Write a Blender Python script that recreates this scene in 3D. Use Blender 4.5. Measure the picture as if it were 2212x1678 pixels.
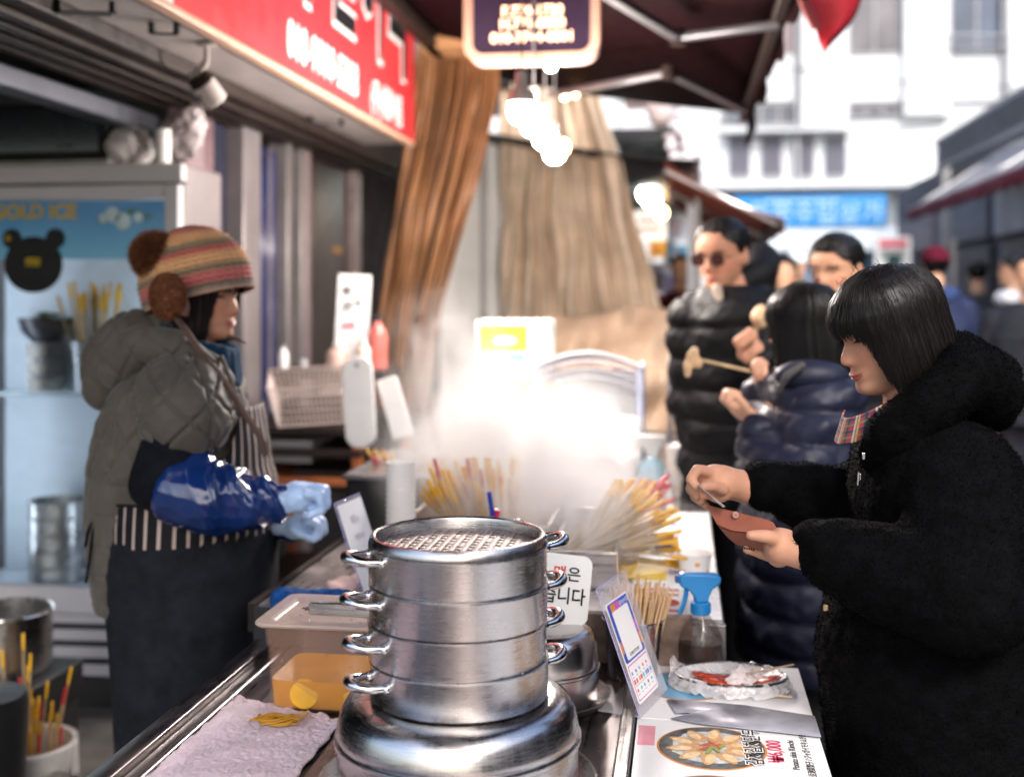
import bpy, bmesh, math, random
import numpy as np
from mathutils import Vector, Matrix, Quaternion, noise as mnoise
random.seed(7); np.random.seed(7)
R = math.radians; PI = math.pi
scn = bpy.context.scene
for _o in list(bpy.data.objects): bpy.data.objects.remove(_o)
COL = scn.collection
# ------------------------------------------------------------------ camera
F = 2462.6; CH = 1.58                      # focal length in picture units (picture 2212 wide), lens height
AZ = math.atan(368 / F)                    # the counter runs along +Y, the lens looks a little left of it
cd = bpy.data.cameras.new('camera'); cam = bpy.data.objects.new('camera', cd); COL.objects.link(cam)
cam.location = (0, 0, CH); cam.rotation_euler = (PI / 2, 0, AZ)
cd.sensor_width = 36; cd.lens = 36 * F / 2212; cd.shift_y = -(839 - 640) / 2212
cd.clip_start = .05; cd.clip_end = 400
cd.dof.use_dof = True; cd.dof.focus_distance = 1.97; cd.dof.aperture_fstop = 1.9; cd.dof.aperture_blades = 0
scn.camera = cam
# ------------------------------------------------------------------ sky, sun, exposure
SUN_EL, SUN_AZ = R(42), R(163)             # sun high, behind the photographer's right shoulder, through thin overcast
w = bpy.data.worlds.new('World'); scn.world = w; w.use_nodes = True
nt = w.node_tree; nt.nodes.clear()
_sky = nt.nodes.new('ShaderNodeTexSky'); _sky.sky_type = 'NISHITA'; _sky.sun_disc = False
_sky.sun_elevation = SUN_EL; _sky.sun_rotation = SUN_AZ; _sky.air_density = 1.0; _sky.dust_density = 3.0; _sky.ozone_density = 1.0
_bg = nt.nodes.new('ShaderNodeBackground'); _bg.inputs[1].default_value = .13
_out = nt.nodes.new('ShaderNodeOutputWorld')
nt.links.new(_sky.outputs[0], _bg.inputs[0]); nt.links.new(_bg.outputs[0], _out.inputs[0])
sl = bpy.data.lights.new('sun', 'SUN'); sun = bpy.data.objects.new('sun', sl); COL.objects.link(sun)
sl.energy = 1.0; sl.angle = R(14); sl.color = (1, .97, .94)
_sd = Vector((math.sin(SUN_AZ) * math.cos(SUN_EL), math.cos(SUN_AZ) * math.cos(SUN_EL), math.sin(SUN_EL)))
sun.rotation_euler = _sd.to_track_quat('Z', 'Y').to_euler(); sun.location = (6, -6, 12)
scn.view_settings.view_transform = 'Standard'; scn.view_settings.look = 'None'
scn.view_settings.exposure = 1.68; scn.view_settings.gamma = 1; scn.view_settings.use_curve_mapping = False
scn.cycles.use_denoising = True; scn.cycles.max_bounces = 8; scn.cycles.diffuse_bounces = 3; scn.cycles.glossy_bounces = 4
scn.cycles.transmission_bounces = 8; scn.cycles.transparent_max_bounces = 16; scn.cycles.volume_bounces = 2
scn.cycles.volume_step_rate = 1.0; scn.cycles.volume_max_steps = 64; scn.cycles.caustics_reflective = False; scn.cycles.caustics_refractive = False
scn.cycles.sample_clamp_indirect = 6
# ------------------------------------------------------------------ pixel helpers (picture 2212 x 1678, horizon at 640)
FW = Vector((-math.sin(AZ), math.cos(AZ), 0)); RT = Vector((math.cos(AZ), math.sin(AZ), 0)); UP = Vector((0, 0, 1))
def at(u, v, d): return FW * d + RT * ((u - 1106) / F * d) + Vector((0, 0, CH + (640 - v) / F * d))
def onz(u, v, z): return at(u, v, (CH - z) * F / (v - 640))
def onx(u, v, x): return at(u, v, x / (FW.x + RT.x * (u - 1106) / F))
def ony(u, v, y): return at(u, v, y / (FW.y + RT.y * (u - 1106) / F))
def lerp(a, b, t): return a + (b - a) * t
def interp(x, tab): return float(np.interp(x, [t[0] for t in tab], [t[1] for t in tab]))
def frame(x, y, z, o=(0, 0, 0)):
    M = Matrix.Identity(4)
    for i, a in enumerate((Vector(x), Vector(y), Vector(z))):
        for j in range(3): M[j][i] = a[j]
    for j in range(3): M[j][3] = o[j]
    return M
def fr_from(zdir, o=(0, 0, 0), up=(0, 0, 1)):
    z = Vector(zdir).normalized(); u = Vector(up)
    if abs(z.dot(u.normalized())) > .98: u = Vector((0, 1, 0))
    x = u.cross(z).normalized(); y = z.cross(x)
    return frame(x, y, z, o)
# ------------------------------------------------------------------ materials
def lin(h):
    h = h.lstrip('#'); o = []
    for i in (0, 2, 4):
        c = int(h[i:i + 2], 16) / 255; o.append(c / 12.92 if c <= .04045 else ((c + .055) / 1.055) ** 2.4)
    return tuple(o)
MATS = {}
def pm(name, col, rough=.5, metal=0., var=.12, vs=14., bump=0., bs=80., rvar=.12, aniso=None, ramp=None, **kw):
    """one procedural principled material: noise in colour, roughness and relief"""
    if name in MATS: return MATS[name]
    if isinstance(col, str): col = lin(col)
    m = bpy.data.materials.new(name); m.use_nodes = True; n = m.node_tree.nodes; L = m.node_tree.links
    b = n['Principled BSDF']; tc = n.new('ShaderNodeTexCoord')
    ns = n.new('ShaderNodeTexNoise'); ns.inputs['Scale'].default_value = vs; ns.inputs['Detail'].default_value = 5
    L.new(tc.outputs['Object'], ns.inputs['Vector'])
    mx = n.new('ShaderNodeMix'); mx.data_type = 'RGBA'
    mx.inputs[6].default_value = tuple(max(0, c * (1 - var)) for c in col) + (1,)
    mx.inputs[7].default_value = tuple(min(1, c * (1 + var)) for c in col) + (1,)
    cr = n.new('ShaderNodeMapRange'); cr.inputs[1].default_value = .3; cr.inputs[2].default_value = .7
    L.new(ns.outputs[0], cr.inputs[0]); L.new(cr.outputs[0], mx.inputs[0]); L.new(mx.outputs[2], b.inputs['Base Color'])
    ns2 = n.new('ShaderNodeTexNoise'); ns2.inputs['Scale'].default_value = vs * 2.7; ns2.inputs['Detail'].default_value = 4
    L.new(tc.outputs['Object'], ns2.inputs['Vector'])
    mr = n.new('ShaderNodeMapRange'); mr.inputs[1].default_value = .3; mr.inputs[2].default_value = .7
    mr.inputs[3].default_value = max(.02, rough * (1 - rvar)); mr.inputs[4].default_value = min(1, rough * (1 + rvar))
    L.new(ns2.outputs[0], mr.inputs[0]); L.new(mr.outputs[0], b.inputs['Roughness'])
    b.inputs['Metallic'].default_value = metal
    if rough >= .5 and not metal: b.inputs['Specular IOR Level'].default_value = .18
    if bump:
        nb = n.new('ShaderNodeTexNoise'); nb.inputs['Scale'].default_value = bs; nb.inputs['Detail'].default_value = 6
        L.new(tc.outputs['Object'], nb.inputs['Vector'])
        bp = n.new('ShaderNodeBump'); bp.inputs['Strength'].default_value = bump; bp.inputs['Distance'].default_value = .004
        L.new(nb.outputs[0], bp.inputs['Height']); L.new(bp.outputs[0], b.inputs['Normal'])
    for k, v in kw.items():
        k = k.replace('_', ' ')
        if k == 'translucent':
            tl = n.new('ShaderNodeBsdfTranslucent'); L.new(mx.outputs[2], tl.inputs[0]); ms_ = n.new('ShaderNodeMixShader'); ms_.inputs[0].default_value = v
            L.new(b.outputs[0], ms_.inputs[1]); L.new(tl.outputs[0], ms_.inputs[2]); L.new(ms_.outputs[0], n['Material Output'].inputs['Surface'])
        elif k == 'emit': b.inputs['Emission Color'].default_value = tuple(v[:3]) + (1,); b.inputs['Emission Strength'].default_value = v[3]
        else:
            if isinstance(v, tuple) and len(v) == 3 and b.inputs[k].type == 'RGBA': v = v + (1,)
            b.inputs[k].default_value = v
    m.diffuse_color = tuple(col) + (1,)
    MATS[name] = m; return m
def steel(name, col=(.62, .61, .6), rough=.24, streak='lathe', sc=14., bump=.05):
    """brushed stainless: fine streaks round the turning axis (lathe) or along one axis (x / y / z)"""
    if name in MATS: return MATS[name]
    m = bpy.data.materials.new(name); m.use_nodes = True; n = m.node_tree.nodes; L = m.node_tree.links
    b = n['Principled BSDF']; b.inputs['Metallic'].default_value = 1
    tc = n.new('ShaderNodeTexCoord'); sp = n.new('ShaderNodeSeparateXYZ'); L.new(tc.outputs['Object'], sp.inputs[0])
    cb = n.new('ShaderNodeCombineXYZ')
    if streak == 'lathe':
        a = n.new('ShaderNodeMath'); a.operation = 'ARCTAN2'; L.new(sp.outputs[1], a.inputs[0]); L.new(sp.outputs[0], a.inputs[1])
        m1 = n.new('ShaderNodeMath'); m1.operation = 'MULTIPLY'; m1.inputs[1].default_value = .5; L.new(a.outputs[0], m1.inputs[0])
        m2 = n.new('ShaderNodeMath'); m2.operation = 'MULTIPLY'; m2.inputs[1].default_value = 60; L.new(sp.outputs[2], m2.inputs[0])
        L.new(m1.outputs[0], cb.inputs[0]); L.new(m2.outputs[0], cb.inputs[2])
    else:
        for i, ax in enumerate('xyz'):
            mm = n.new('ShaderNodeMath'); mm.operation = 'MULTIPLY'; mm.inputs[1].default_value = 1.2 if ax == streak else 40
            L.new(sp.outputs[i], mm.inputs[0]); L.new(mm.outputs[0], cb.inputs[i])
    ns = n.new('ShaderNodeTexNoise'); ns.inputs['Scale'].default_value = sc; ns.inputs['Detail'].default_value = 6
    L.new(cb.outputs[0], ns.inputs['Vector'])
    big = n.new('ShaderNodeTexNoise'); big.inputs['Scale'].default_value = 9; big.inputs['Detail'].default_value = 6; L.new(tc.outputs['Object'], big.inputs['Vector'])
    ad = n.new('ShaderNodeMath'); ad.operation = 'ADD'; L.new(ns.outputs[0], ad.inputs[0]); L.new(big.outputs[0], ad.inputs[1])
    if streak == 'lathe':                                # run marks and smudges, also painting in vertical bands of reflection
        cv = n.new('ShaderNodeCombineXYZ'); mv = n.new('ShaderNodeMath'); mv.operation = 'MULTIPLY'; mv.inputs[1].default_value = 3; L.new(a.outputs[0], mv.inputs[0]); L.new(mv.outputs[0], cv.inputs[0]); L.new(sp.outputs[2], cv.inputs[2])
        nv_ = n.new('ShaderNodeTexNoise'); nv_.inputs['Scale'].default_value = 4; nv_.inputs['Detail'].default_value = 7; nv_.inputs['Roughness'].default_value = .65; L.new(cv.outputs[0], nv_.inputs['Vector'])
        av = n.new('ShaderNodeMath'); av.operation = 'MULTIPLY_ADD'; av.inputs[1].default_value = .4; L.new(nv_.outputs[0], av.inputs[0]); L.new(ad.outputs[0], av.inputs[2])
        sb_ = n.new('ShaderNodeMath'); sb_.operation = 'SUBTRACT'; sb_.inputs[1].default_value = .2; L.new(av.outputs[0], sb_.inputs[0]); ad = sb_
    mr = n.new('ShaderNodeMapRange'); mr.inputs[1].default_value = .7; mr.inputs[2].default_value = 1.3
    mr.inputs[3].default_value = rough * .6; mr.inputs[4].default_value = rough * 1.6; L.new(ad.outputs[0], mr.inputs[0]); L.new(mr.outputs[0], b.inputs['Roughness'])
    mx = n.new('ShaderNodeMix'); mx.data_type = 'RGBA'
    mx.inputs[6].default_value = tuple(c * .72 for c in col) + (1,); mx.inputs[7].default_value = tuple(min(1, c * 1.12) for c in col) + (1,)
    c2 = n.new('ShaderNodeMapRange'); c2.inputs[1].default_value = .7; c2.inputs[2].default_value = 1.3; L.new(ad.outputs[0], c2.inputs[0])
    L.new(c2.outputs[0], mx.inputs[0]); L.new(mx.outputs[2], b.inputs['Base Color'])
    bp = n.new('ShaderNodeBump'); bp.inputs['Strength'].default_value = bump * .5; bp.inputs['Distance'].default_value = .001
    L.new(ns.outputs[0], bp.inputs['Height']); L.new(bp.outputs[0], b.inputs['Normal'])
    MATS[name] = m; return m
def vcol(name, rough=.5, bump=0., bs=200., var=.1, vs=30, **kw):
    """principled material whose colour is the mesh's own colour layer (print, skin tones)"""
    if name in MATS: return MATS[name]
    m = pm(name, (.5, .5, .5), rough, var=var, vs=vs, bump=bump, bs=bs, **kw)
    n = m.node_tree.nodes; L = m.node_tree.links; b = n['Principled BSDF']
    at_ = n.new('ShaderNodeVertexColor'); at_.layer_name = 'Col'
    mx = [q for q in n if q.type == 'MIX'][0]
    for i, s in ((6, 1 - var), (7, 1 + var)):
        vm = n.new('ShaderNodeVectorMath'); vm.operation = 'SCALE'; vm.inputs['Scale'].default_value = s
        L.new(at_.outputs[0], vm.inputs[0]); L.new(vm.outputs[0], mx.inputs[i])
    return m
# ------------------------------------------------------------------ objects
def wm(o):
    M = o.matrix_basis.copy()
    while o.parent: o = o.parent; M = o.matrix_basis @ M
    return M
def tag(o, label=None, cat=None, group=None, kind=None):
    if label: o['label'] = label
    if cat: o['category'] = cat
    if group: o['group'] = group
    if kind: o['kind'] = kind
    return o
def thing(name, loc, label, cat, group=None, rz=0.):
    o = bpy.data.objects.new(name, None); COL.objects.link(o); o.location = loc; o.rotation_euler = (0, 0, rz); o.empty_display_size = .05
    return tag(o, label, cat, group)
def copy_tree(o, parent=None):
    c = o.copy(); COL.objects.link(c); c.parent = parent
    for ch in [q for q in bpy.data.objects if q.parent == o]: copy_tree(ch, c)
    return c
def link_mesh(name, me, mats, parent=None, smooth=40):
    o = bpy.data.objects.new(name, me); COL.objects.link(o)
    if parent: o.parent = parent
    for m in (mats if isinstance(mats, (list, tuple)) else [mats]): me.materials.append(m)
    if smooth:
        me.polygons.foreach_set('use_smooth', [True] * len(me.polygons)); me.set_sharp_from_angle(angle=R(smooth))
    return o
class MB:
    def __init__(s): s.v = []; s.f = []; s.m = []
    def add(s, vs, fs, mi=0, M=None):
        k = len(s.v)
        s.v += [tuple(M @ Vector(p)) if M is not None else tuple(p) for p in vs]
        s.f += [tuple(i + k for i in f) for f in fs]; s.m += [mi] * len(fs); return s
    def box(s, c, sz, M=None, mi=0, rz=0.):
        x, y, z = [q / 2 for q in sz]
        vs = [(-x, -y, -z), (x, -y, -z), (x, y, -z), (-x, y, -z), (-x, -y, z), (x, -y, z), (x, y, z), (-x, y, z)]
        T = Matrix.Translation(c) @ Matrix.Rotation(rz, 4, 'Z')
        return s.add(vs, [(3, 2, 1, 0), (4, 5, 6, 7), (0, 1, 5, 4), (1, 2, 6, 5), (2, 3, 7, 6), (3, 0, 4, 7)], mi, (M @ T) if M is not None else T)
    def box2(s, a, b, mi=0, M=None):
        return s.box([(p + q) / 2 for p, q in zip(a, b)], [abs(q - p) for p, q in zip(a, b)], M, mi)
    def lathe(s, prof, seg=48, M=None, mi=0, closed=False):
        vs = []; fs = []; n = len(prof)
        for i in range(seg):
            a = 2 * PI * i / seg; ca, sa = math.cos(a), math.sin(a); vs += [(r * ca, r * sa, z) for r, z in prof]
        for i in range(seg):
            j = (i + 1) % seg
            for k in range(n - 1 + (1 if closed else 0)):
                k2 = (k + 1) % n; fs.append((i * n + k, j * n + k, j * n + k2, i * n + k2))
        return s.add(vs, fs, mi, M)
    def tube(s, pts, r, seg=8, mi=0, M=None, caps=True, closed=False, flat=1.):
        pts = [Vector(p) for p in pts]; n = len(pts)
        rs = r if isinstance(r, (list, tuple)) else [r] * n
        vs = []; fs = []; pn = None
        for i in range(n):
            if closed: t = pts[(i + 1) % n] - pts[i - 1]
            else: t = pts[min(i + 1, n - 1)] - pts[max(i - 1, 0)]
            t.normalize()
            if pn is None: pn = t.orthogonal().normalized() if abs(t.z) > .95 else Vector((0, 0, 1)).cross(t).normalized()
            pn = (pn - t * pn.dot(t)).normalized(); bn = t.cross(pn)
            for k in range(seg):
                a = 2 * PI * k / seg; vs.append(pts[i] + (pn * math.cos(a) + bn * math.sin(a) * flat) * rs[i])
        for i in range(n if closed else n - 1):
            j = (i + 1) % n
            for k in range(seg): fs.append((i * seg + k, i * seg + (k + 1) % seg, j * seg + (k + 1) % seg, j * seg + k))
        if caps and not closed: fs += [tuple(range(seg))[::-1], tuple((n - 1) * seg + k for k in range(seg))]
        return s.add(vs, fs, mi, M)
    def loft(s, rings, mi=0, M=None, caps=True, closed=True):
        vs = []; fs = []; n = len(rings[0])
        for r in rings: vs += [tuple(p) for p in r]
        for i in range(len(rings) - 1):
            for k in range(n if closed else n - 1): fs.append((i * n + k, i * n + (k + 1) % n, (i + 1) * n + (k + 1) % n, (i + 1) * n + k))
        if caps: fs += [tuple(range(n))[::-1], tuple((len(rings) - 1) * n + k for k in range(n))]
        return s.add(vs, fs, mi, M)
    def grid(s, fn, nu, nv, mi=0, M=None):
        vs = [fn(i / nu, j / nv) for j in range(nv + 1) for i in range(nu + 1)]
        fs = [(j * (nu + 1) + i, j * (nu + 1) + i + 1, (j + 1) * (nu + 1) + i + 1, (j + 1) * (nu + 1) + i) for j in range(nv) for i in range(nu)]
        return s.add(vs, fs, mi, M)
    def prism(s, poly, z0, z1, M=None, mi=0):
        n = len(poly)
        return s.add([(x, y, z0) for x, y in poly] + [(x, y, z1) for x, y in poly],
                     [tuple(range(n))[::-1], tuple(range(n, 2 * n))] + [(k, (k + 1) % n, n + (k + 1) % n, n + k) for k in range(n)], mi, M)
    def ball(s, c, r, seg=14, M=None, mi=0, sc=(1, 1, 1)):
        h = seg // 2
        prof = [(max(1e-4, r * math.sin(PI * k / h)), -r * math.cos(PI * k / h)) for k in range(h + 1)]
        T = Matrix.Translation(c) @ Matrix.Diagonal((*sc, 1)); return s.lathe(prof, seg, (M @ T) if M is not None else T, mi)
    def build(s, name, mats, parent=None, smooth=40, bevel=0, solid=0, sub=0, world=True, seg=2):
        vs = s.v
        if parent is not None and world:
            I = wm(parent).inverted(); vs = [tuple(I @ Vector(p)) for p in vs]
        me = bpy.data.meshes.new(name); me.from_pydata(vs, [], s.f)
        if any(s.m): me.polygons.foreach_set('material_index', s.m)
        me.update(); o = link_mesh(name, me, mats, parent, smooth)
        if solid: q = o.modifiers.new('Solid', 'SOLIDIFY'); q.thickness = solid; q.offset = 0
        if bevel: q = o.modifiers.new('Bevel', 'BEVEL'); q.width = bevel; q.segments = seg; q.limit_method = 'ANGLE'; q.angle_limit = R(40)
        if sub: q = o.modifiers.new('Sub', 'SUBSURF'); q.levels = q.render_levels = sub
        return o
def text(body, size, M, parent, mat, name='lettering', ext=.0006, off=0., align='CENTER', sx=1., space=1.):
    """writing as thin raised glyphs; local x runs along the line, y up, z out of the sheet"""
    cu = bpy.data.curves.new('t', 'FONT'); cu.body = body; cu.size = size; cu.extrude = ext; cu.offset = off; cu.align_x = align; cu.align_y = 'CENTER'
    cu.space_character = space; cu.resolution_u = 3
    o = bpy.data.objects.new('t', cu); COL.objects.link(o)
    me = bpy.data.meshes.new_from_object(o.evaluated_get(bpy.context.evaluated_depsgraph_get()))
    bpy.data.objects.remove(o); bpy.data.curves.remove(cu)
    T = M @ Matrix.Diagonal((sx, 1, 1, 1))
    if parent is not None: T = wm(parent).inverted() @ T
    me.transform(T); me.name = name
    me.materials.clear()
    return link_mesh(name, me, mat, parent, 0)
def rrect(w, h, r, n=6):
    o = []
    for cx, cy, a0 in ((w / 2 - r, h / 2 - r, 0), (-w / 2 + r, h / 2 - r, 90), (-w / 2 + r, -h / 2 + r, 180), (w / 2 - r, -h / 2 + r, 270)):
        for k in range(n + 1): a = R(a0 + 90 * k / n); o.append((cx + r * math.cos(a), cy + r * math.sin(a)))
    return o
def circ(r, n=40, rx=1., ry=1., c=(0, 0)): return [(c[0] + r * rx * math.cos(2 * PI * k / n), c[1] + r * ry * math.sin(2 * PI * k / n)) for k in range(n)]
def smooth_path(pts, n=6):
    """Catmull-Rom through the points"""
    P = [Vector(p) for p in pts]; P = [P[0] * 2 - P[1]] + P + [P[-1] * 2 - P[-2]]; o = []
    for i in range(1, len(P) - 2):
        a, b, c, d = P[i - 1:i + 3]
        for k in range(n):
            t = k / n; o.append(.5 * ((2 * b) + (c - a) * t + (2 * a - 5 * b + 4 * c - d) * t * t + (3 * b - a - 3 * c + d) * t ** 3))
    return o + [P[-2]]
# ------------------------------------------------------------------ organic shapes: primitives fused into one skin
class Blob:
    def __init__(s): s.mb = MB()
    def cap(s, p0, p1, r0, r1, seg=16, flat=1., up=(0, 0, 1)):
        p0 = Vector(p0); p1 = Vector(p1); L = (p1 - p0).length
        M = fr_from(p1 - p0, p0, up) @ Matrix.Diagonal((1, flat, 1, 1)); prof = []
        for k in range(5): a = PI / 2 * k / 4; prof.append((max(1e-4, r0 * math.sin(a)), -r0 * math.cos(a)))
        for k in range(5): a = PI / 2 * k / 4; prof.append((max(1e-4, r1 * math.cos(a)), L + r1 * math.sin(a)))
        s.mb.lathe(prof, seg, M); return s
    def chain(s, pts, rs, flat=1.):
        for i in range(len(pts) - 1): s.cap(pts[i], pts[i + 1], rs[i], rs[i + 1], flat=flat)
        return s
    def ell(s, c, rad, M=None, seg=20):
        T = Matrix.Translation(c) @ (M if M is not None else Matrix.Identity(4)) @ Matrix.Diagonal((*rad, 1))
        s.mb.ball((0, 0, 0), 1, seg, T); return s
    def sections(s, secs, seg=28, e=2.3):
        """loft of horizontal super-ellipses: (centre, rx, ry, yaw)"""
        rings = []
        for c, rx, ry, yaw in secs:
            ring = []
            for k in range(seg):
                t = 2 * PI * k / seg; ct, st = math.cos(t), math.sin(t)
                x = rx * math.copysign(abs(ct) ** (2 / e), ct); y = ry * math.copysign(abs(st) ** (2 / e), st)
                ring.append((c[0] + x * math.cos(yaw) - y * math.sin(yaw), c[1] + x * math.sin(yaw) + y * math.cos(yaw), c[2]))
            rings.append(ring)
        s.mb.loft(rings); return s
    def skin(s, name, mats, parent, voxel=.005, smooth=4, disp=None, color=None, shade=True):
        me = bpy.data.meshes.new('tmp'); me.from_pydata(s.mb.v, [], s.mb.f); me.update()
        o = bpy.data.objects.new('tmp', me); COL.objects.link(o)
        q = o.modifiers.new('r', 'REMESH'); q.mode = 'VOXEL'; q.voxel_size = voxel; q.adaptivity = 0
        if smooth: q = o.modifiers.new('s', 'SMOOTH'); q.factor = .5; q.iterations = smooth
        nm = bpy.data.meshes.new_from_object(o.evaluated_get(bpy.context.evaluated_depsgraph_get()))
        bpy.data.objects.remove(o); bpy.data.meshes.remove(me); nm.name = name
        n = len(nm.vertices); co = np.empty(n * 3, 'f'); nm.vertices.foreach_get('co', co); co = co.reshape(-1, 3)
        if disp is not None:
            no = np.empty(n * 3, 'f'); nm.vertex_normals.foreach_get('vector', no); no = no.reshape(-1, 3)
            dd = disp(co, no); co = co + (dd if dd.ndim == 2 else no * dd[:, None])
        if color is not None:
            c = np.ones((n, 4), 'f'); c[:, :3] = color(co)
            a = nm.color_attributes.new('Col', 'FLOAT_COLOR', 'POINT'); a.data.foreach_set('color', c.ravel())
        if parent is not None:
            I = np.array(wm(parent).inverted()); cw = co @ I[:3, :3].T + I[:3, 3]
        else: cw = co
        nm.vertices.foreach_set('co', cw.astype('f').ravel()); nm.materials.clear(); nm.update()
        return link_mesh(name, nm, mats, parent, 180 if shade else 0)
def noise3(co, sc, seed=0.):
    """cheap smooth pseudo noise from sines, about -1..1"""
    x, y, z = co[:, 0] * sc + seed, co[:, 1] * sc + seed * 1.7, co[:, 2] * sc - seed
    return (np.sin(x * 1.3 + 2.1 * np.sin(y * .9 + z * .4)) + np.sin(y * 1.7 + 1.9 * np.sin(z * 1.1 - x * .5)) + np.sin(z * 1.5 + 2.3 * np.sin(x * .8 + y * .6))) / 3
def bone_s(co, bones):
    """arc length along the nearest bone of a list [(p0, p1)] per vertex"""
    best = np.full(len(co), 9e9); S = np.zeros(len(co)); I = np.zeros(len(co), int); acc = 0
    for bi, (a, b) in enumerate(bones):
        a = np.array(a); b = np.array(b); d = b - a; L = np.linalg.norm(d); t = np.clip(((co - a) @ d) / (L * L), -.3, 1.3)
        q = a + np.clip(t, 0, 1)[:, None] * d; ds = np.linalg.norm(co - q, axis=1); k = ds < best
        best[k] = ds[k]; S[k] = acc + t[k] * L; I[k] = bi; acc += L
    return S, I, best
def strands(name, parent, mat, roots, dirs, length, width, seg=1, bend=None, seedv=1, grav=0.):
    """short fibres: one thin blade each, rooted on a surface"""
    rng = np.random.RandomState(seedv); vs = []; fs = []
    for p, d in zip(roots, dirs):
        p = Vector(p); d = (Vector(d) + Vector(rng.normal(0, .35, 3))).normalized(); l = length * rng.uniform(.6, 1.3)
        s = d.orthogonal().normalized(); s.rotate(Quaternion(d, rng.uniform(0, 6.28))); k = len(vs)
        for j in range(seg + 1):
            t = j / seg; q = p + d * l * t + Vector((0, 0, -grav * l * t * t))
            if j < seg: vs += [q - s * width * (1 - t * .6), q + s * width * (1 - t * .6)]
            else: vs.append(q)
        for j in range(seg - 1): fs.append((k + 2 * j, k + 2 * j + 1, k + 2 * j + 3, k + 2 * j + 2))
        fs.append((k + 2 * seg - 2, k + 2 * seg - 1, k + 2 * seg))
    I = wm(parent).inverted() if parent else Matrix.Identity(4)
    me = bpy.data.meshes.new(name); me.from_pydata([tuple(I @ v) for v in vs], [], fs); me.update()
    return link_mesh(name, me, mat, parent, 0)
def sample_surface(o, n, seed=3, keep=None):
    me = o.data; me.calc_loop_triangles(); M = wm(o); rng = np.random.RandomState(seed)
    nv = len(me.vertices); co = np.empty(nv * 3, 'f'); me.vertices.foreach_get('co', co); co = co.reshape(-1, 3)
    tr = np.empty(len(me.loop_triangles) * 3, 'i'); me.loop_triangles.foreach_get('vertices', tr); tr = tr.reshape(-1, 3)
    a, b, c = co[tr[:, 0]], co[tr[:, 1]], co[tr[:, 2]]; cr = np.cross(b - a, c - a); ar = np.linalg.norm(cr, axis=1)
    k = rng.choice(len(tr), n, p=ar / ar.sum()); u = rng.rand(n, 1); v = rng.rand(n, 1); f = (u + v) > 1; u[f] = 1 - u[f]; v[f] = 1 - v[f]
    p = a[k] + (b[k] - a[k]) * u + (c[k] - a[k]) * v; nn = cr[k] / np.maximum(ar[k][:, None], 1e-12)
    Mn = np.array(M); p = p @ Mn[:3, :3].T + Mn[:3, 3]; nn = nn @ Mn[:3, :3].T
    if keep is not None: q = keep(p, nn); p, nn = p[q], nn[q]
    return p, nn
# ================================================================== SETTING
M_asph = pm('asphalt', (.075, .078, .085), .8, var=.3, vs=9, bump=.5, bs=160)
M_floor = pm('shop_concrete', (.16, .15, .14), .6, var=.3, vs=6, bump=.2, bs=90)
M_white = pm('white_paint', (.78, .78, .77), .45, var=.05, vs=8, bump=.05)
M_bwall = pm('building_white_tile', (.56, .58, .6), .6, var=.04, vs=3, bump=.05)
M_grey = pm('grey_paint', (.32, .32, .33), .5, var=.15, vs=8, bump=.08)
M_dark = pm('dark_paint', (.018, .018, .02), .5, var=.25, vs=10, bump=.1)
M_brown = pm('brown_metal', (.02, .013, .011), .5, 0, var=.25, vs=12, bump=.08)
M_soff = pm('soffit_panel', (.5, .45, .43), .35, .3, var=.12, vs=7, bump=.06)
M_red = pm('red_sign_film', (.62, .035, .045), .4, var=.05, vs=5, bump=.03)
M_alu = pm('aluminium', (.55, .54, .54), .35, .9, var=.1, vs=20, bump=.05)
M_glass = pm('window_glass', (.07, .08, .1), .35, 0, var=.5, vs=2)
M_black = pm('black_plastic', (.012, .012, .013), .35, var=.2, vs=20, bump=.05)
M_ink = pm('black_ink', (.012, .011, .015), .5, var=.05)
M_wink = pm('white_ink', (.85, .85, .85), .5, var=.03)
def slab(name, a, b, mat, kind='structure', **k):
    o = MB().box2(a, b).build(name, mat, **k); o['kind'] = kind; return o
g = MB().grid(lambda u, v: (-60 + 120 * u, -40 + 120 * v, 0), 4, 4).build('ground', M_asph); g['kind'] = 'structure'
slab('shop_floor', (-5.2, 1.0, -.1), (-1.02, 9.2, .012), M_floor)
# ---- building closing the end of the alley
def bp(u, v, y=26.0): return ony(u, v, y)
bld = thing('market_building', (4, 26.3, 0), 'tall white building with pilasters and louvred vents closing the end of the alley', 'building')
p0 = bp(1460, 0); p1 = bp(2500, 0)
MB().box2((-2.0, 26.2, 0), (14, 32, 12)).build('wall', M_bwall, bld)
for (u0, u1) in ((1731, 1831), (1951, 2051), (2176, 2270)):
    MB().box2((bp(u0, 0).x, 25.9, bp(1780, 285).z if u0 < 1800 else bp(2000, 250).z), (bp(u1, 0).x, 26.21, 12)).build('pilaster', M_bwall, bld, bevel=.02)
def window(parent, u0, u1, v0, v1, split, glass=M_glass, y=26.17):
    a = bp(u0, v0); b = bp(u1, v1); wdo = MB()
    fw_ = .05; x0, x1, z0, z1 = a.x, b.x, b.z, a.z
    for q in ((x0, x0 + fw_, z0, z1), (x1 - fw_, x1, z0, z1), (x0 + fw_, x1 - fw_, z0, z0 + fw_), (x0 + fw_, x1 - fw_, z1 - fw_, z1)): wdo.box2((q[0], y - .08, q[2]), (q[1], y + .02, q[3]))
    fo = wdo.build('window', M_grey, parent)
    for k in range(split):
        xa = lerp(x0 + fw_, x1 - fw_, k / split); xb = lerp(x0 + fw_, x1 - fw_, (k + 1) / split)
        MB().box2((xa + .02, y - .04, z0 + fw_), (xb - .02, y + .0, z1 - fw_)).build('pane', glass, fo)
        if k: MB().box2((xa - .019, y - .07, z0 + fw_), (xa + .019, y + .01, z1 - fw_)).build('mullion', M_grey, fo)
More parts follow.
